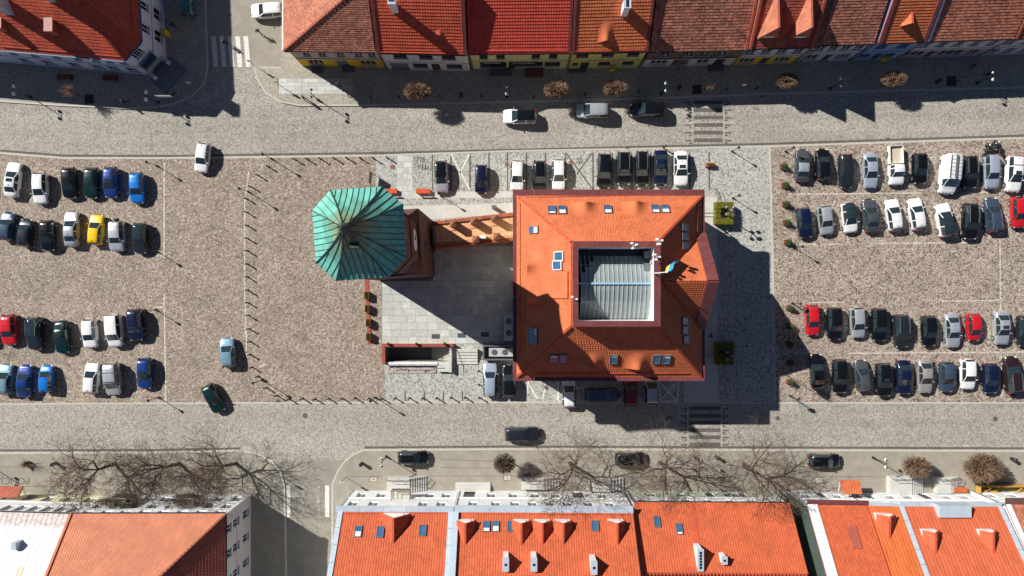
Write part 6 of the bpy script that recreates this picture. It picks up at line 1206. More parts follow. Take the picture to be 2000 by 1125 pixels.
    for k, mb in parts.items():
        if mb.f: ct.meshes[k] = clean(mb, k, M_CARGLASS if 'wind' in k else M_BLACK)
    # outward normals for the open strips
    for k, me in ct.meshes.items():
        if k != 'body':
            c = Vector((0, 0, .5)); fl = [p for p in me.polygons if (p.center - c).dot(p.normal) < 0]
            if len(fl) > len(me.polygons) / 2: me.flip_normals()
    y0 = (x_start if kind == 'pickup' else 0)
    fx, rx = (.805 - .5) * L, (.20 - .5) * L; ct.wheels = [(fx, s * (hw - .1)) for s in (-1, 1)] + [(rx, s * (hw - .1)) for s in (-1, 1)]; ct.r = .31 if kind not in ('van', 'suv', 'pickup') else .35
    t = MB(); n = 18; vs = []
    for yy, rr in ((-.11, .92), (-.085, 1), (.085, 1), (.11, .92)):
        for i in range(n): a = 2 * math.pi * i / n; vs.append((ct.r * rr * math.cos(a), yy, ct.r * rr * math.sin(a)))
    t.add(vs, [(r_ * n + i, r_ * n + (i + 1) % n, (r_ + 1) * n + (i + 1) % n, (r_ + 1) * n + i) for r_ in range(3) for i in range(n)] + [tuple(range(n)), tuple(range(4 * n - 1, 3 * n - 1, -1))]); ct.tyre = t.mesh('tyre', M_TYRE)
    t = MB(); vs = []
    for yy, rr in ((-.118, .62), (.118, .62)):
        for i in range(n): a = 2 * math.pi * i / n; vs.append((ct.r * rr * math.cos(a), yy, ct.r * rr * math.sin(a)))
    t.add(vs, [(i, (i + 1) % n, n + (i + 1) % n, n + i) for i in range(n)] + [tuple(range(n)), tuple(range(2 * n - 1, n - 1, -1))]); ct.rim = t.mesh('rim', M_RIM)
    nose = zt(.95) - .12; hl = MB(); hl.ell((0, 0, 0), .2, .13, .075, 10, 6); ct.hl = hl.mesh('headlight', M_LAMPG, None, True); ct.hlpos = ((.952 - .5) * L, hw * .70, nose)
    tz = (zt(.05) if kind == 'sedan' else bz) - .12; tl = MB(); tl.ell((0, 0, 0), .09, .12, .16 if kind != 'sedan' else .09, 8, 6); ct.tl = tl.mesh('tail_light', M_RED, None, True); ct.tlpos = ((.022 - .5) * L, hw * .78, tz)
    mr = MB(); mr.ell((0, 0, 0), .07, .12, .08, 8, 6); mr.bar((0, -.16, -.02), (0, 0, -.02), .05, .04); ct.mr = mr.mesh('mirror', M_BLACK, None, True); ct.mrpos = ((ws_base - .055 - .5) * L, hw + .1, bz + .08)
    gr = MB(); gr.box(-.02, .03, -hw * .42, hw * .42, -.1, .08); ct.gr = gr.mesh('grille', M_BLACK); ct.grpos = (.497 * L, 0, .58)
    pl = MB(); pl.box(-.012, .012, -.26, .26, -.055, .055); ct.pl = pl.mesh('number_plate', M_WHITES)
    rl = MB()
    for s in (-1, 1): rl.bar(((rear_top + .03 - .5) * L, s * hw * .66, H - .03), ((roof_front - .02 - .5) * L, s * hw * .66, H - .05), .05, .09)
    ct.rail = rl.mesh('roof_rail', M_GREYM)
    sr = MB(); xa = (roof_front - .12 - .5) * L; sr.add([(xa, -.38, zt(roof_front - .12) + .075), (xa + .42, -.38, zt(roof_front - .12 + .42 / L) + .07), (xa + .42, .38, zt(roof_front - .12 + .42 / L) + .07), (xa, .38, zt(roof_front - .12) + .075)], [(0, 1, 2, 3)]); ct.sun = sr.mesh('sunroof', M_CARGLASS)
    ar = MB(); ar.ell((0, 0, 0), .1, .025, .045, 6, 4); ct.aer = ar.mesh('aerial_fin', M_BLACK); ct.aerpos = ((rear_top + .05 - .5) * L, 0, zt(rear_top + .05) + .07)
    if kind == 'pickup':
        bd = MB(); xa, xb = -.5 * L, (.45 - .5) * L; w2 = hw * .96
        bd.box(xa, xb, -w2, w2, .45, .72); bd.box(xa, xb, w2 - .06, w2, .72, 1.12); bd.box(xa, xb, -w2, -w2 + .06, .72, 1.12); bd.box(xa, xa + .06, -w2 + .06, w2 - .06, .72, 1.12); bd.box(xb - .06, xb, -w2 + .06, w2 - .06, .72, 1.2); ct.bed = bd.mesh('cargo_bed', M_BLACK)
        fl_ = MB(); fl_.box(xa + .07, xb - .07, -w2 + .07, w2 - .07, .722, .74); ct.bedfloor = fl_.mesh('bed_floor', mat('beige_board', srgb(190, 180, 156), var=.1, scale=3))
    return ct
CT = {k: make_car(k) for k in ('hatch', 'sedan', 'wagon', 'suv', 'mini', 'mpv', 'van', 'pickup')}
PAINT = dict(white=((.80, .80, .79), 0, .35), black=((.006, .006, .007), 0, .2), navy=((.008, .013, .045), .2, .25), blue=((.010, .045, .21), .2, .28), brightblue=((.01, .18, .62), .2, .3), sky=((.22, .36, .46), .3, .3), silver=((.52, .55, .58), .45, .33), lightsilver=((.48, .55, .64), .4, .33),
             grey=((.10, .11, .12), .35, .3), dgrey=((.022, .026, .031), .2, .25), bluegrey=((.06, .09, .14), .3, .28), red=((.55, .012, .02), 0, .28), darkred=((.22, .01, .015), .1, .3), yellow=((.85, .55, .0), 0, .3), green=((.004, .026, .024), .2, .25), teal=((.03, .16, .17), .2, .3), beige=((.42, .39, .36), .35, .35), brown=((.03, .016, .016), .2, .25))
WORD = dict(white='white', black='black', navy='navy blue', blue='blue', brightblue='bright blue', sky='pale blue', silver='silver', lightsilver='light silver', grey='grey', dgrey='dark grey', bluegrey='blue grey', red='red', darkred='dark red', yellow='yellow', green='dark green', teal='teal', beige='beige silver', brown='dark brown')
KW = dict(hatch='hatchback', sedan='sedan', wagon='estate car', suv='SUV', mini='small hatchback', mpv='boxy minivan', van='van', pickup='pickup')
def paint(c):
    col_, me_, ro = PAINT[c]; return mat('paint_' + c, col_, rough=ro, var=.04, scale=.6, metal=me_, coat=1.0)
def part(name, me, parent, loc=(0, 0, 0), rot=(0, 0, 0), m=None):
    o = bpy.data.objects.new(name, me); COL.objects.link(o); o.parent = parent; o.location = loc; o.rotation_euler = rot
    if m is not None and o.material_slots: o.material_slots[0].link = 'OBJECT'; o.material_slots[0].material = m
    return o
def car(px_, py_, head, lean, kind, c, label, flags='', group='parked cars'):
    ct = CT[kind]; p = G(px_, py_, .7); a = {'D': -90, 'U': 90, 'R': 0, 'L': 180}[head] + lean
    nm = {'van': 'van', 'pickup': 'pickup_truck'}.get(kind, 'parked_car'); o = thing(nm, (p.x, p.y, .015), label, 'van' if kind == 'van' else ('pickup' if kind == 'pickup' else 'car'), group, R(a)); pm = paint(c); fl = flags.split(',')
    sc = [float(f[1:]) for f in fl if f.startswith('*')]
    rv = random.Random(int(px_ * 7 + py_)); o.scale = ((sc[0] if sc else 1) * rv.uniform(.985, 1.015), rv.uniform(.97, 1.03), rv.uniform(.96, 1.05))
    for k, me in ct.meshes.items():
        m = None if 'wind' in k else pm
        if k == 'roof' and ('blackroof' in fl or 'pano' in fl): m = M_CARGLASS if 'pano' in fl else paint('black')
        if k == 'hood' and 'hood' in fl: m = paint('dgrey')
        if k == 'roof' and 'silverroof' in fl: m = paint('silver')
        part({'side_window2': 'side_window'}.get(k, k), me, o, m=m)
    for x, y in ct.wheels:
        t = part('tyre', ct.tyre, None); t.parent = o; t.name = 'wheel'; t.location = (x, y, ct.r); part('rim', ct.rim, t)
    for s in (-1, 1):
        x, y, z = ct.hlpos; part('headlight', ct.hl, o, (x, s * y, z), (0, R(25), R(-s * 22))); x, y, z = ct.tlpos; part('tail_light', ct.tl, o, (x, s * y, z)); x, y, z = ct.mrpos; part('mirror', ct.mr, o, (x, s * y, z), (0, 0, 0 if s > 0 else math.pi), m=pm)
    part('grille', ct.gr, o, ct.grpos); part('number_plate', ct.pl, o, (ct.L * .5 + .015, 0, .42)); part('number_plate', ct.pl, o, (-ct.L * .5 - .012, 0, .72 if kind != 'sedan' else .66))
    if 'rails' in fl: part('roof_rail', ct.rail, o)
    if 'sun' in fl: part('sunroof', ct.sun, o)
    if kind not in ('van', 'pickup'): part('aerial_fin', ct.aer, o, ct.aerpos)
    if kind == 'pickup': part('cargo_bed', ct.bed, o, m=pm); part('bed_floor', ct.bedfloor, o)
    return o
ORD = 'zeroth first second third fourth fifth sixth seventh eighth ninth tenth eleventh'.split()
RW = {'W1': 'first', 'W2': 'second', 'W3': 'third', 'W4': 'last', 'E1': 'first', 'E2': 'second', 'E3': 'third', 'E4': 'last'}
rows = {
 'W1': [(268, 367, 'D', 2, 'hatch', 'brightblue', ''), (217, 356, 'D', 0, 'hatch', 'blue', 'sun'), (179, 357, 'D', -2, 'hatch', 'green', ''), (136, 357, 'D', 2, 'hatch', 'black', ''), (79, 368, 'D', 1, 'hatch', 'white', ''), (25, 351, 'U', -6, 'sedan', 'white', 'sun'), (-42, 352, 'U', 0, 'hatch', 'black', '')],
 'W2': [(274, 465, 'D', 0, 'hatch', 'dgrey', 'pano'), (229, 461, 'D', 1, 'suv', 'silver', '*.92,spare'), (188, 449, 'U', -4, 'hatch', 'yellow', ''), (140, 447, 'U', 0, 'sedan', 'silver', ''), (94, 460, 'D', 2, 'hatch', 'black', ''), (50, 455, 'U', -4, 'mini', 'dgrey', ''), (14, 442, 'U', -5, 'hatch', 'bluegrey', '*.92')],
 'W3': [(266, 634, 'D', 4, 'suv', 'navy', '*.95'), (225, 646, 'D', 4, 'mpv', 'white', ''), (176, 651, 'D', 3, 'hatch', 'white', '*.95'), (121, 658, 'D', 5, 'sedan', 'green', 'sun,*.95'), (70, 651, 'D', 1, 'suv', 'dgrey', 'pano,rails'), (18, 644, 'D', 2, 'hatch', 'red', ''), (-28, 648, 'D', 0, 'hatch', 'black', '')],
 'W4': [(283, 729, 'D', 0, 'hatch', 'blue', 'sun'), (221, 740, 'D', 4, 'mpv', 'silver', 'bars'), (179, 739, 'U', -4, 'hatch', 'white', ''), (91, 740, 'U', -1, 'mini', 'brightblue', ''), (49, 744, 'U', -2, 'sedan', 'blue', '*.92'), (10, 741, 'U', -3, 'hatch', 'sky', '')],
 'E1': [(1567, 323, 'U', -2, 'sedan', 'grey', '*.92,silverroof'), (1607, 321, 'U', 1, 'hatch', 'black', ''), (1652, 334, 'D', 3, 'wagon', 'dgrey', ''), (1700, 333, 'D', 1, 'sedan', 'lightsilver', ''), (1749, 324, 'D', 2, 'pickup', 'white', ''), (1796, 329, 'D', 2, 'hatch', 'black', ''), (1851, 341, 'D', -5, 'van', 'white', 'rack'), (1892, 336, 'D', 2, 'suv', 'black', 'rails'), (1936, 335, 'D', 1, 'wagon', 'lightsilver', ''), (1979, 340, 'D', -3, 'suv', 'white', 'sun,bars,*1.1')],
 'E2': [(1571, 435, 'D', 8, 'hatch', 'navy', ''), (1612, 430, 'D', 7, 'hatch', 'silver', '*.93'), (1659, 425, 'D', 7, 'hatch', 'white', 'pano'), (1700, 421, 'U', 6, 'sedan', 'grey', '*.93'), (1745, 420, 'U', 8, 'hatch', 'white', '*1.04'), (1790, 418, 'U', 9, 'hatch', 'white', '*1.04'), (1844, 430, 'U', 9, 'suv', 'white', 'pano'), (1894, 432, 'D', 0, 'suv', 'black', 'rails,*1.1'), (1939, 420, 'U', 5, 'wagon', 'bluegrey', 'rails'), (1989, 415, 'D', 4, 'hatch', 'red', '')],
 'E3': [(1586, 625, 'D', 3, 'hatch', 'red', ''), (1630, 632, 'D', 1, 'wagon', 'black', '*.96'), (1675, 630, 'D', 3, 'hatch', 'silver', ''), (1717, 634, 'D', 1, 'wagon', 'black', '*.96'), (1760, 646, 'D', 2, 'suv', 'dgrey', 'rails'), (1814, 646, 'D', 3, 'hatch', 'black', ''), (1860, 645, 'D', 3, 'sedan', 'silver', ''), (1901, 639, 'D', 2, 'mini', 'red', ''), (1956, 640, 'D', 1, 'sedan', 'silver', 'sun'), (2001, 646, 'D', 1, 'hatch', 'dgrey', '')],
 'E4': [(1596, 726, 'U', 3, 'sedan', 'black', ''), (1640, 735, 'D', 2, 'wagon', 'black', ''), (1684, 734, 'U', 6, 'hatch', 'grey', ''), (1726, 742, 'D', 3, 'wagon', 'black', 'sun'), (1765, 737, 'D', 2, 'sedan', 'navy', ''), (1806, 734, 'D', 1, 'sedan', 'beige', ''), (1849, 736, 'D', 0, 'hatch', 'bluegrey', ''), (1890, 731, 'D', 0, 'hatch', 'white', ''), (1934, 739, 'D', 2, 'hatch', 'navy', ''), (1976, 732, 'U', 5, 'suv', 'brown', 'rails,*1.1')]}
def extras(o, kind, fl):
    ct = CT[kind]
    if 'spare' in fl:
        w_ = part('spare_wheel', ct.tyre, o, (-ct.L / 2 - .1, 0, .85), (0, 0, R(90))); part('rim', ct.rim, w_)
    if 'bars' in fl:
        for x in (-.9, .25): b = MB(); b.bar((x, -.72, ct.H + .03), (x, .72, ct.H + .03), .06, .05); part('roof_bar', b.mesh('roof_bar', M_DARKM), o)
    if 'rack' in fl:
        b = MB()
        for s in (-.72, .72): b.bar((-2.3, s, ct.H + .14), (.75, s, ct.H + .12), .05, .05)
        for k in range(7): x = -2.25 + k * .49; b.bar((x, -.78, ct.H + .17), (x, .78, ct.H + .17), .04, .04)
        for s in (-.72, .72):
            for k in range(4): b.tube((-2.2 + k * .95, s, ct.H - .06), (-2.2 + k * .95, s, ct.H + .15), .02, .02, 5)
        r_ = part('roof_rack', b.mesh('roof_rack', M_GREYM), o); b = MB(); b.box(-2.3, .7, -.16, .14, ct.H + .215, ct.H + .24); part('walkway', b.mesh('walkway', M_GREYM), r_)
for rk, cl in rows.items():
    lm = 'copper tower' if rk[0] == 'W' else 'potted shrubs'
    for i, (x, y, hd, ln, kd, c, fl) in enumerate(cl):
        fw = {'pano': ' with black glass roof', 'rack': ' with roof rack', 'spare': ' with spare wheel'}
        ex = next((v for k, v in fw.items() if k in fl), '')
        lab = '%s %s%s, %s from %s, %s row from shaded houses' % (WORD[c], KW[kd], ex, ORD[i + 1], lm, RW[rk])
        o = car(x, y, hd, ln, kd, c, lab, fl, 'cars parked on the %s cobbled square' % ('western' if rk[0] == 'W' else 'eastern')); extras(o, kd, fl)
for a in ((862, 345, 'D', 2, 'hatch', 'silver', 'silver hatchback with black roof beside the white crossed bay', 'blackroof,*1.05'), (940, 350, 'D', 0, 'mini', 'navy', 'navy blue small hatchback right after the white crossed bay', '*1.05'), (1010, 343, 'D', -2, 'hatch', 'white', 'white hatchback by the north west roof corner of the town hall', ''), (1054, 344, 'D', 0, 'hatch', 'black', 'black hatchback between the two white cars by the town hall', ''), (1091, 341, 'D', 0, 'hatch', 'white', 'white hatchback next to the bay with wheelchair symbol', ''),
          (1180, 334, 'D', -1, 'wagon', 'black', 'black estate car just past the wheelchair bay', ''), (1218, 329, 'D', 0, 'suv', 'black', 'black SUV, second past the wheelchair bay', 'rails'), (1254, 329, 'D', 0, 'wagon', 'black', 'black estate car with silver rails, third past the wheelchair bay', 'rails'), (1290, 328, 'D', 0, 'sedan', 'navy', 'navy blue sedan beside the white sedan with sunroof', 'sun'), (1330, 329, 'D', 0, 'sedan', 'white', 'white sedan with sunroof at the end of the town hall bays', 'sun'),
          (957, 741, 'U', 0, 'wagon', 'lightsilver', 'light silver estate car behind the cooling unit fence', ''), (994, 745, 'U', 0, 'hatch', 'black', 'black hatchback between the silver estate and town hall corner', ''), (1111, 767, 'U', 0, 'hatch', 'white', 'white hatchback half hidden under the southern eaves', ''), (1176, 771, 'R', 0, 'wagon', 'bluegrey', 'blue grey estate car parked lengthwise under the southern eaves', 'rails'), (1231, 764, 'U', 0, 'hatch', 'darkred', 'dark red hatchback in shade under the southern eaves', ''), (1272, 760, 'U', 0, 'hatch', 'silver', 'silver hatchback in shade beside the white crossed bay', ''),
          (1610, 900, 'R', 0, 'hatch', 'black', 'black hatchback on the pavement past the bare trees', '*1.05'), (807, 894, 'R', 0, 'hatch', 'black', 'black hatchback with silver rails before the pale stone landing', 'rails'), (1231, 897, 'R', 0, 'hatch', 'black', 'black hatchback under the bare branches of the big trees', ''),
          (523, 21, 'L', 4, 'suv', 'white', 'white SUV parked beside the corner house gutter', ''), (367, 4, 'U', 0, 'hatch', 'teal', 'teal hatchback in the shaded side street', '')):
    x, y, hd, ln, kd, c, lab, fl = a; car(x, y, hd, ln, kd, c, lab, fl, 'cars parked by the kerbs and town hall')
for a in ((1015, 228, 'L', 0, 'suv', 'white', 'white SUV with black roof driving along the shaded side road', 'blackroof'), (1157, 217, 'L', 0, 'mpv', 'silver', 'silver minivan on the road before the clipped trees', '*.98'), (1264, 215, 'L', 0, 'mpv', 'black', 'black minivan on the road following the silver minivan', '*1.04'), (396, 308, 'D', -8, 'hatch', 'white', 'white hatchback turning off the road into the western square', '*.96'), (445, 689, 'U', 4, 'hatch', 'sky', 'pale blue hatchback driving beside the line of bollards', '*.95'), (417, 778, 'D', 27, 'hatch', 'green', 'very dark green hatchback turning diagonally onto the road', '*.97'), (1020, 848, 'R', 0, 'wagon', 'dgrey', 'dark grey estate car driving on the road by bare trees', '')):
    x, y, hd, ln, kd, c, lab, fl = a; o = car(x, y, hd, ln, kd, c, lab, fl, 'cars driving on the roads')
# ================================================================ MOTORCYCLES
def motorbike(px_, py_, rz, label):
    p = G(px_, py_, .5); o = thing('motorcycle', (p.x, p.y, .012), label, 'motorcycle', 'motorcycles behind the silver estate', rz); t0 = LOC.pop(o.name)
    L0 = Vector((0, 0, 0)); LOC[o.name] = L0
    for x in (-.7, .7):
        b = MB(); n = 16; vs = []
        for i in range(n):
            a = 2 * math.pi * i / n
            for r_, y in ((.32, 0), (.28, .07), (.22, .05), (.22, -.05), (.28, -.07)): vs.append((x + r_ * math.cos(a), y, .32 + r_ * math.sin(a)))
        b.add(vs, [(i * 5 + k, ((i + 1) % n) * 5 + k, ((i + 1) % n) * 5 + (k + 1) % 5, i * 5 + (k + 1) % 5) for i in range(n) for k in range(5)]); b.obj('wheel', M_TYRE, o)
    b = MB(); b.ell((.15, 0, .82), .34, .17, .16); b.ell((0, 0, .5), .32, .2, .2); b.obj('tank', M_BLACK, o, smooth=True); b = MB(); b.ell((-.35, 0, .8), .42, .15, .08); b.obj('seat', M_TYRE, o, smooth=True)
    b = MB(); b.tube((.7, .1, .32), (.45, .08, 1.0), .03, .03, 6); b.tube((.7, -.1, .32), (.45, -.08, 1.0), .03, .03, 6); b.tube((-.7, 0, .32), (-.1, 0, .6), .04, .05, 6); b.obj('fork', M_GREYM, o); b = MB(); b.tube((.4, -.38, 1.06), (.46, 0, 1.02), .02, .02, 5); b.tube((.4, .38, 1.06), (.46, 0, 1.02), .02, .02, 5); b.ell((.42, .42, 1.2), .04, .07, .05, 6, 4); b.ell((.42, -.42, 1.2), .04, .07, .05, 6, 4); b.obj('handlebar', M_IRON, o); b = MB(); b.ell((.56, 0, .92), .09, .1, .1, 8, 6); b.obj('headlight', M_LAMPG, o, smooth=True)
    b = MB(); b.box(-.95, -.6, -.22, .22, .72, 1.0); b.obj('top_box', M_BLACK, o)
motorbike(1926, 293, R(70), 'black motorcycle nearest the white van'); motorbike(1937, 289, R(60), 'black motorcycle in the middle of the motorcycle group'); motorbike(1950, 287, R(110), 'black motorcycle nearest the white SUV with roof bars')
# ================================================================ TREES
def grow(b, p, d, ln, r, lev, maxlev, spread, twigm, up=.12, rmin=.011):
    if lev > maxlev:
        for k in range(1):
            e = p + (d + Vector((random.gauss(0, .55), random.gauss(0, .55), random.gauss(0, .4)))).normalized() * random.uniform(.25, .6); b[1].tube(p, e, .013, .008, 3)
        return
    seg = 3 if lev < 2 else 2; q = p
    for s in range(seg):
        d2 = (d + Vector((random.gauss(0, .16), random.gauss(0, .16), random.gauss(0, .1) + up * .3))).normalized(); e = q + d2 * ln / seg; r2 = max(rmin, r * (1 - .28 * (s + 1) / seg)); b[0 if lev < 2 else 1].tube(q, e, max(rmin, r * (1 - .28 * s / seg)), r2, 6 if lev < 2 else (4 if lev < 4 else 3)); q = e; d = d2
        if lev >= 1 and s < seg - 1:
            o_ = d.orthogonal().normalized(); o_.rotate(Matrix.Rotation(random.uniform(0, 6.28), 3, d)); grow(b, q, (d * .55 + o_ * .85).normalized(), ln * .62, r2 * .55, lev + 1 + (lev > 1), maxlev, spread, twigm, up, rmin)
    n = 3 if lev < 3 else 2
    a0 = random.uniform(0, 6.28); o0 = d.orthogonal().normalized()
    for k in range(n):
        o_ = o0.copy(); o_.rotate(Matrix.Rotation(a0 + 6.28 * k / n + random.uniform(-.4, .4), 3, d)); grow(b, q, (d + o_ * spread * random.uniform(.6, 1.2)).normalized(), ln * random.uniform(.68, .86), r * .58, lev + 1, maxlev, spread, twigm, up, rmin)
def bare_tree(label, px_, py_, h, lean, seed, maxlev=6, spread=.75, r0=.2, group='big bare trees', m1=None, m2=None, trunk=.3, z=.12, first=1.0):
    random.seed(seed); p = G(px_, py_); o = thing('bare_tree', (p.x, p.y, z), label, 'tree', group); b = (MB(), MB()); base = Vector((p.x, p.y, z - .05)); d = Vector((lean[0], lean[1], 1)).normalized(); top = base + d * h * trunk
    b[0].tube(base, base + d * h * trunk * .3, r0 * 1.35, r0 * 1.05, 9); b[0].tube(base + d * h * trunk * .3, top, r0 * 1.05, r0 * .85, 9)
    n = 4
    for k in range(n):
        a = 6.28 * k / n + random.uniform(-.3, .3); dd = Vector((math.cos(a) * .75 * first + lean[0], math.sin(a) * .75 * first + lean[1], .75)).normalized(); grow(b, top - d * .15, dd, h * .26, r0 * .6, 1, maxlev, spread, None)
    b[0].obj('trunk', m1 or M_BARK, o, smooth=True); b[1].obj('crown', m2 or M_TWIGD, o); return o
# three leaning trees on the western pavement, three taller ones by the low house
bare_tree('bare tree farthest from the side street, branching over the pale yellow facade', 226, 905, 8.2, (-.45, -.1), 11)
bare_tree('bare tree between its two neighbours before the white end house', 352, 905, 8.4, (-.4, .05), 12)
bare_tree('bare tree nearest the side street zebra before the white end house', 462, 905, 8.4, (-.35, .12), 13)
bare_tree('tall bare tree before the white dormered house', 1113, 905, 9.6, (.05, .02), 14, spread=.8)
bare_tree('tall bare tree over the parked black hatchback', 1288, 903, 9.2, (.05, .0), 15, spread=.8)
bare_tree('tall bare tree before the low house beside the alley', 1452, 908, 9.2, (.05, .0), 16, spread=.8)
def pollard(label, px_, py_, rx, ry, rz, zc, n, m, seed, group='round clipped trees', z=.12):
    """trunk with a clipped head of dense upright twigs"""
    random.seed(seed); c = G(px_, py_, zc); o = thing('clipped_tree', (c.x, c.y, z), label, 'tree', group); b = MB(); b.tube((c.x, c.y, z - .05), (c.x, c.y, zc - rz * .4), .13, .09, 8); ctr_ = Vector((c.x, c.y, zc - rz * .35))
    k = 9; hubs = []
    for i in range(k):
        a = 6.28 * i / k + random.uniform(-.3, .3); e = ctr_ + Vector((rx * .5 * math.cos(a), ry * .5 * math.sin(a), rz * random.uniform(0, .5))); b.tube(ctr_ - Vector((0, 0, .2)), e, .06, .03, 5); hubs.append(e)
    b.obj('trunk', M_BARK, o, smooth=True); t = MB()
    for i in range(n):
        a = random.uniform(0, 6.28); s = random.uniform(-.35, 1); q = math.sqrt(1 - s * s); f = random.uniform(.86, 1.04); e = Vector((c.x + rx * q * math.cos(a) * f, c.y + ry * q * math.sin(a) * f, zc + rz * s * f)); st_ = ctr_ + (e - ctr_) * random.uniform(.2, .6); md = st_.lerp(e, .5) + Vector((random.gauss(0, .1), random.gauss(0, .1), random.gauss(0, .1))); mi = 0 if random.random() < .55 else 1; t.tube(st_, md, .034, .03, 3, mi); t.tube(md, e, .03, .016, 3, mi)
        if random.random() < .5: e2 = md + (e - md).length * (e - md + Vector((random.gauss(0, .3), random.gauss(0, .3), random.gauss(0, .3)))).normalized(); t.tube(md, e2, .02, .01, 3, mi)
    t.obj('crown', [m, M_TWIGD if m is M_TWIG else M_BARK], o); return o
pollard('oval clipped brown tree on shaded pavement before the off-white house', 815, 178, 1.85, 1.25, 1.15, 3.1, 540, M_TWIG, 21)
pollard('oval clipped brown tree between the red brown steps and silver minivan', 1087, 175, 1.7, 1.2, 1.1, 3.0, 504, M_TWIG, 22)
pollard('oval clipped brown tree before the lime green house', 1202, 172, 1.65, 1.2, 1.1, 3.0, 504, M_TWIG, 23)
pollard('oval clipped brown tree before the two pointed dormers', 1538, 158, 1.5, 1.1, 1.0, 3.0, 468, M_TWIG, 24)
pollard('oval clipped brown tree before the powder blue house', 1746, 154, 1.7, 1.1, 1.0, 3.0, 468, M_TWIG, 25)
pollard('round bare tree beside the pavement hatch and white landing', 985, 905, 1.5, 1.4, 1.3, 2.9, 396, M_TWIGD, 26)
pollard('round clipped tree before the white stair with railing', 1790, 912, 1.95, 1.5, 1.4, 2.4, 612, M_TWIG, 27)
pollard('largest round clipped tree before the yellow timber terrace', 1920, 914, 2.6, 2.0, 1.7, 2.6, 936, M_TWIG, 28)
def small_tree(label, px_, py_, h, r, seed, n=70):
    random.seed(seed); p = G(px_, py_); o = thing('young_tree', (p.x, p.y, .12), label, 'tree'); b = MB(); b.tube((p.x, p.y, .07), (p.x, p.y, h * .55), .06, .04, 6); b.obj('trunk', M_BARK, o); t = MB()
    for i in range(n):
        a = random.uniform(0, 6.28); s = random.uniform(.1, 1); e = Vector((p.x + r * s * math.cos(a), p.y + r * s * math.sin(a), h * random.uniform(.7, 1.05))); st_ = Vector((p.x, p.y, h * random.uniform(.35, .6))); md = st_.lerp(e, .5) + Vector((0, 0, .1)); t.tube(st_, md, .02, .014, 3); t.tube(md, e, .014, .006, 3)
        for q in range(3): t.tube(md.lerp(e, .3 * q), md.lerp(e, .3 * q) + Vector((random.gauss(0, .2), random.gauss(0, .2), random.uniform(0, .3))), .008, .004, 3)
    t.obj('crown', M_TWIG, o)
small_tree('small bare spiky tree on the shaded pavement of the corner house', 158, 187, 3.6, 1.2, 31, 90)
small_tree('small bare young tree in a square pit beside the crossing', 1374, 176, 3.0, .9, 32, 50)
small_tree('tiny bare young tree in a square pit before pinkish shop', 1866, 160, 2.2, .55, 33, 40)
for x, y, r_ in ((1361, 175, .6), (1857, 159, .65), (175, 194, .6)):
    p = G(x, y); b = MB(); b.box(p.x - r_, p.x + r_, p.y - r_, p.y + r_, .121, .128); b.obj('tree_pit', mat('pit_soil', srgb(58, 52, 46)), NE if x > 400 else NW)
p = G(58, 905); o = thing('green_cover', (p.x, p.y, .12), 'green wrapped shrub on the western pavement', 'shrub'); b = MB(); b.cyl((p.x, p.y), .35, .42, .12, .5, 10); b.obj('tub', M_BLACK, o); b = MB()
for i in range(160): a = random.uniform(0, 6.28); q = Vector((p.x - .3 + .45 * math.cos(a) * random.random(), p.y + .45 * math.sin(a) * random.random(), .5)); b.add([q, q + Vector((random.uniform(-.2, .1), random.uniform(-.15, .15), .35)), q + Vector((.1, .05, .15))], [(0, 1, 2)])
b.obj('foliage', mat('vivid_green', srgb(50, 140, 66), var=.3), o); b = MB()
for i in range(70): a = random.uniform(0, 6.28); b.tube((p.x, p.y, .4), (p.x + 1.6 * math.cos(a) * random.random(), p.y + 1.2 * math.sin(a) * random.random(), random.uniform(.8, 1.9)), .014, .006, 3)
b.obj('twigs', M_TWIG, o)
# ================================================================ PEOPLE
def person_mesh(stride, arm):
    V_ = [(0, 0, .95), (0, 0, 1.12), (0, 0, 1.38), (0, 0, 1.5), (.02, 0, 1.62), (.02, 0, 1.74), (0, .1, .9), (stride, .1, .5), (stride * .7, .1, .08), (stride * .7 + .16, .11, .05), (0, -.1, .9), (-stride * .3, -.1, .5), (-stride * 1.5, -.1, .1), (-stride * 1.5 + .16, -.11, .05), (0, .2, 1.42), (-arm * .6, .26, 1.14), (-arm * .3, .25, .9), (0, -.2, 1.42), (arm * .6, -.26, 1.14), (arm * 1.3, -.25, .93)]
    E_ = [(0, 1), (1, 2), (2, 3), (3, 4), (4, 5), (0, 6), (6, 7), (7, 8), (8, 9), (0, 10), (10, 11), (11, 12), (12, 13), (2, 14), (14, 15), (15, 16), (2, 17), (17, 18), (18, 19)]
    Rr = [.15, .14, .16, .06, .095, .08, .09, .065, .05, .04, .09, .065, .05, .04, .07, .05, .035, .07, .05, .035]
    for h_, w_ in ((16, 1), (19, -1)):
        bx = V_[h_]
        for k in range(5): V_.append((bx[0] + .035 * (k - 2) * .6, bx[1] + (.0 if k else .02 * w_), bx[2] - (.09 if k else .06))); E_.append((h_, len(V_) - 1)); Rr.append(.011)
    me = bpy.data.meshes.new('person_base'); me.from_pydata(V_, E_, []); o = bpy.data.objects.new('person_base', me); COL.objects.link(o); o.modifiers.new('s', 'SKIN'); 
    for i, r_ in enumerate(Rr): me.skin_vertices[0].data[i].radius = (r_ * .85, r_) if i in (1, 2) else (r_, r_)
    me.skin_vertices[0].data[0].use_root = True; o.modifiers.new('d', 'SUBSURF').levels = 1; o.modifiers['d'].render_levels = 1
    dg = bpy.context.evaluated_depsgraph_get(); m = bpy.data.meshes.new_from_object(o.evaluated_get(dg)); bpy.data.objects.remove(o); return m
PM = [person_mesh(.28, .2), person_mesh(.08, .05)]
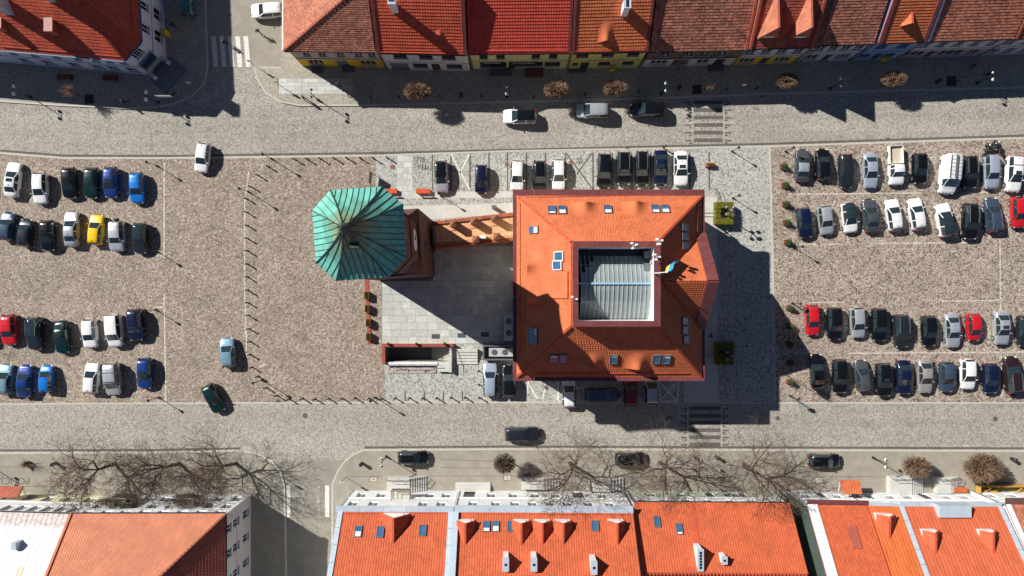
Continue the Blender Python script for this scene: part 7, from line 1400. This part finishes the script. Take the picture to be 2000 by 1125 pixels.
M_SKIN = mat('skin', (.5, .32, .24), var=.05); M_HAIR = mat('dark_hair', (.03, .02, .015), var=.2)
def person(px_, py_, z, rz, k, top, leg, label):
    me = PM[k].copy(); me.materials.clear()
    for m in (mat('coat_' + top, PAINT[top][0], var=.1), mat('trousers_' + leg, PAINT[leg][0], var=.1), M_SKIN, M_HAIR): me.materials.append(m)
    for p_ in me.polygons:
        c = p_.center; p_.material_index = 3 if c.z > 1.66 or (c.z > 1.56 and c.x < -.02) else (2 if c.z > 1.47 or (c.z < .95 and abs(c.y) > .19) else (0 if c.z > .88 else 1)); p_.use_smooth = True
    p = G(px_, py_, .8); o = bpy.data.objects.new('person', me); link(o); o.location = (p.x, p.y, z); o.rotation_euler.z = rz; tag(o, label, 'person', 'people walking around the square')
random.seed(5)
for a in ((338, 49, .12, 2.4, 0, 'black', 'dgrey', 'person in black walking beside the corner house side wall'), (243, 200, .12, .4, 0, 'black', 'black', 'person in dark clothes walking on the shaded kerb near the globe lamp'), (439, 82, .02, -.4, 0, 'black', 'navy', 'person in black crossing the white zebra'), (505, 62, .02, 1.9, 0, 'dgrey', 'black', 'person in dark grey walking in the side street by the white SUV'), (594, 192, .12, .3, 1, 'black', 'black', 'person in black standing on the corner pavement by the globe lamp'), (660, 163, .12, 2.2, 0, 'beige', 'black', 'person in a light jacket walking in shade near the yellow house'), (676, 180, .12, 1.6, 0, 'grey', 'black', 'person in grey walking at the edge of the building shadow'),
          (1297, 286, .02, 1.2, 1, 'grey', 'dgrey', 'person in grey standing behind the navy sedan'), (1928, 145, .12, 2.5, 0, 'black', 'black', 'person in black walking before the pinkish shop'), (1899, 130, .12, 1.0, 0, 'black', 'navy', 'person in black close to the pinkish shop door'), (1336, 777, .02, .5, 1, 'silver', 'dgrey', 'person in a pale jacket beside the crossed bay in shade'), (1418, 404 + 50, .02, .2, 1, 'dgrey', 'black', 'person in dark grey standing in the shade south of sunlit hedge'), (1388, 656, .02, .2, 1, 'black', 'black', 'person in black near the shaded hedge by town hall')):
    person(*a)
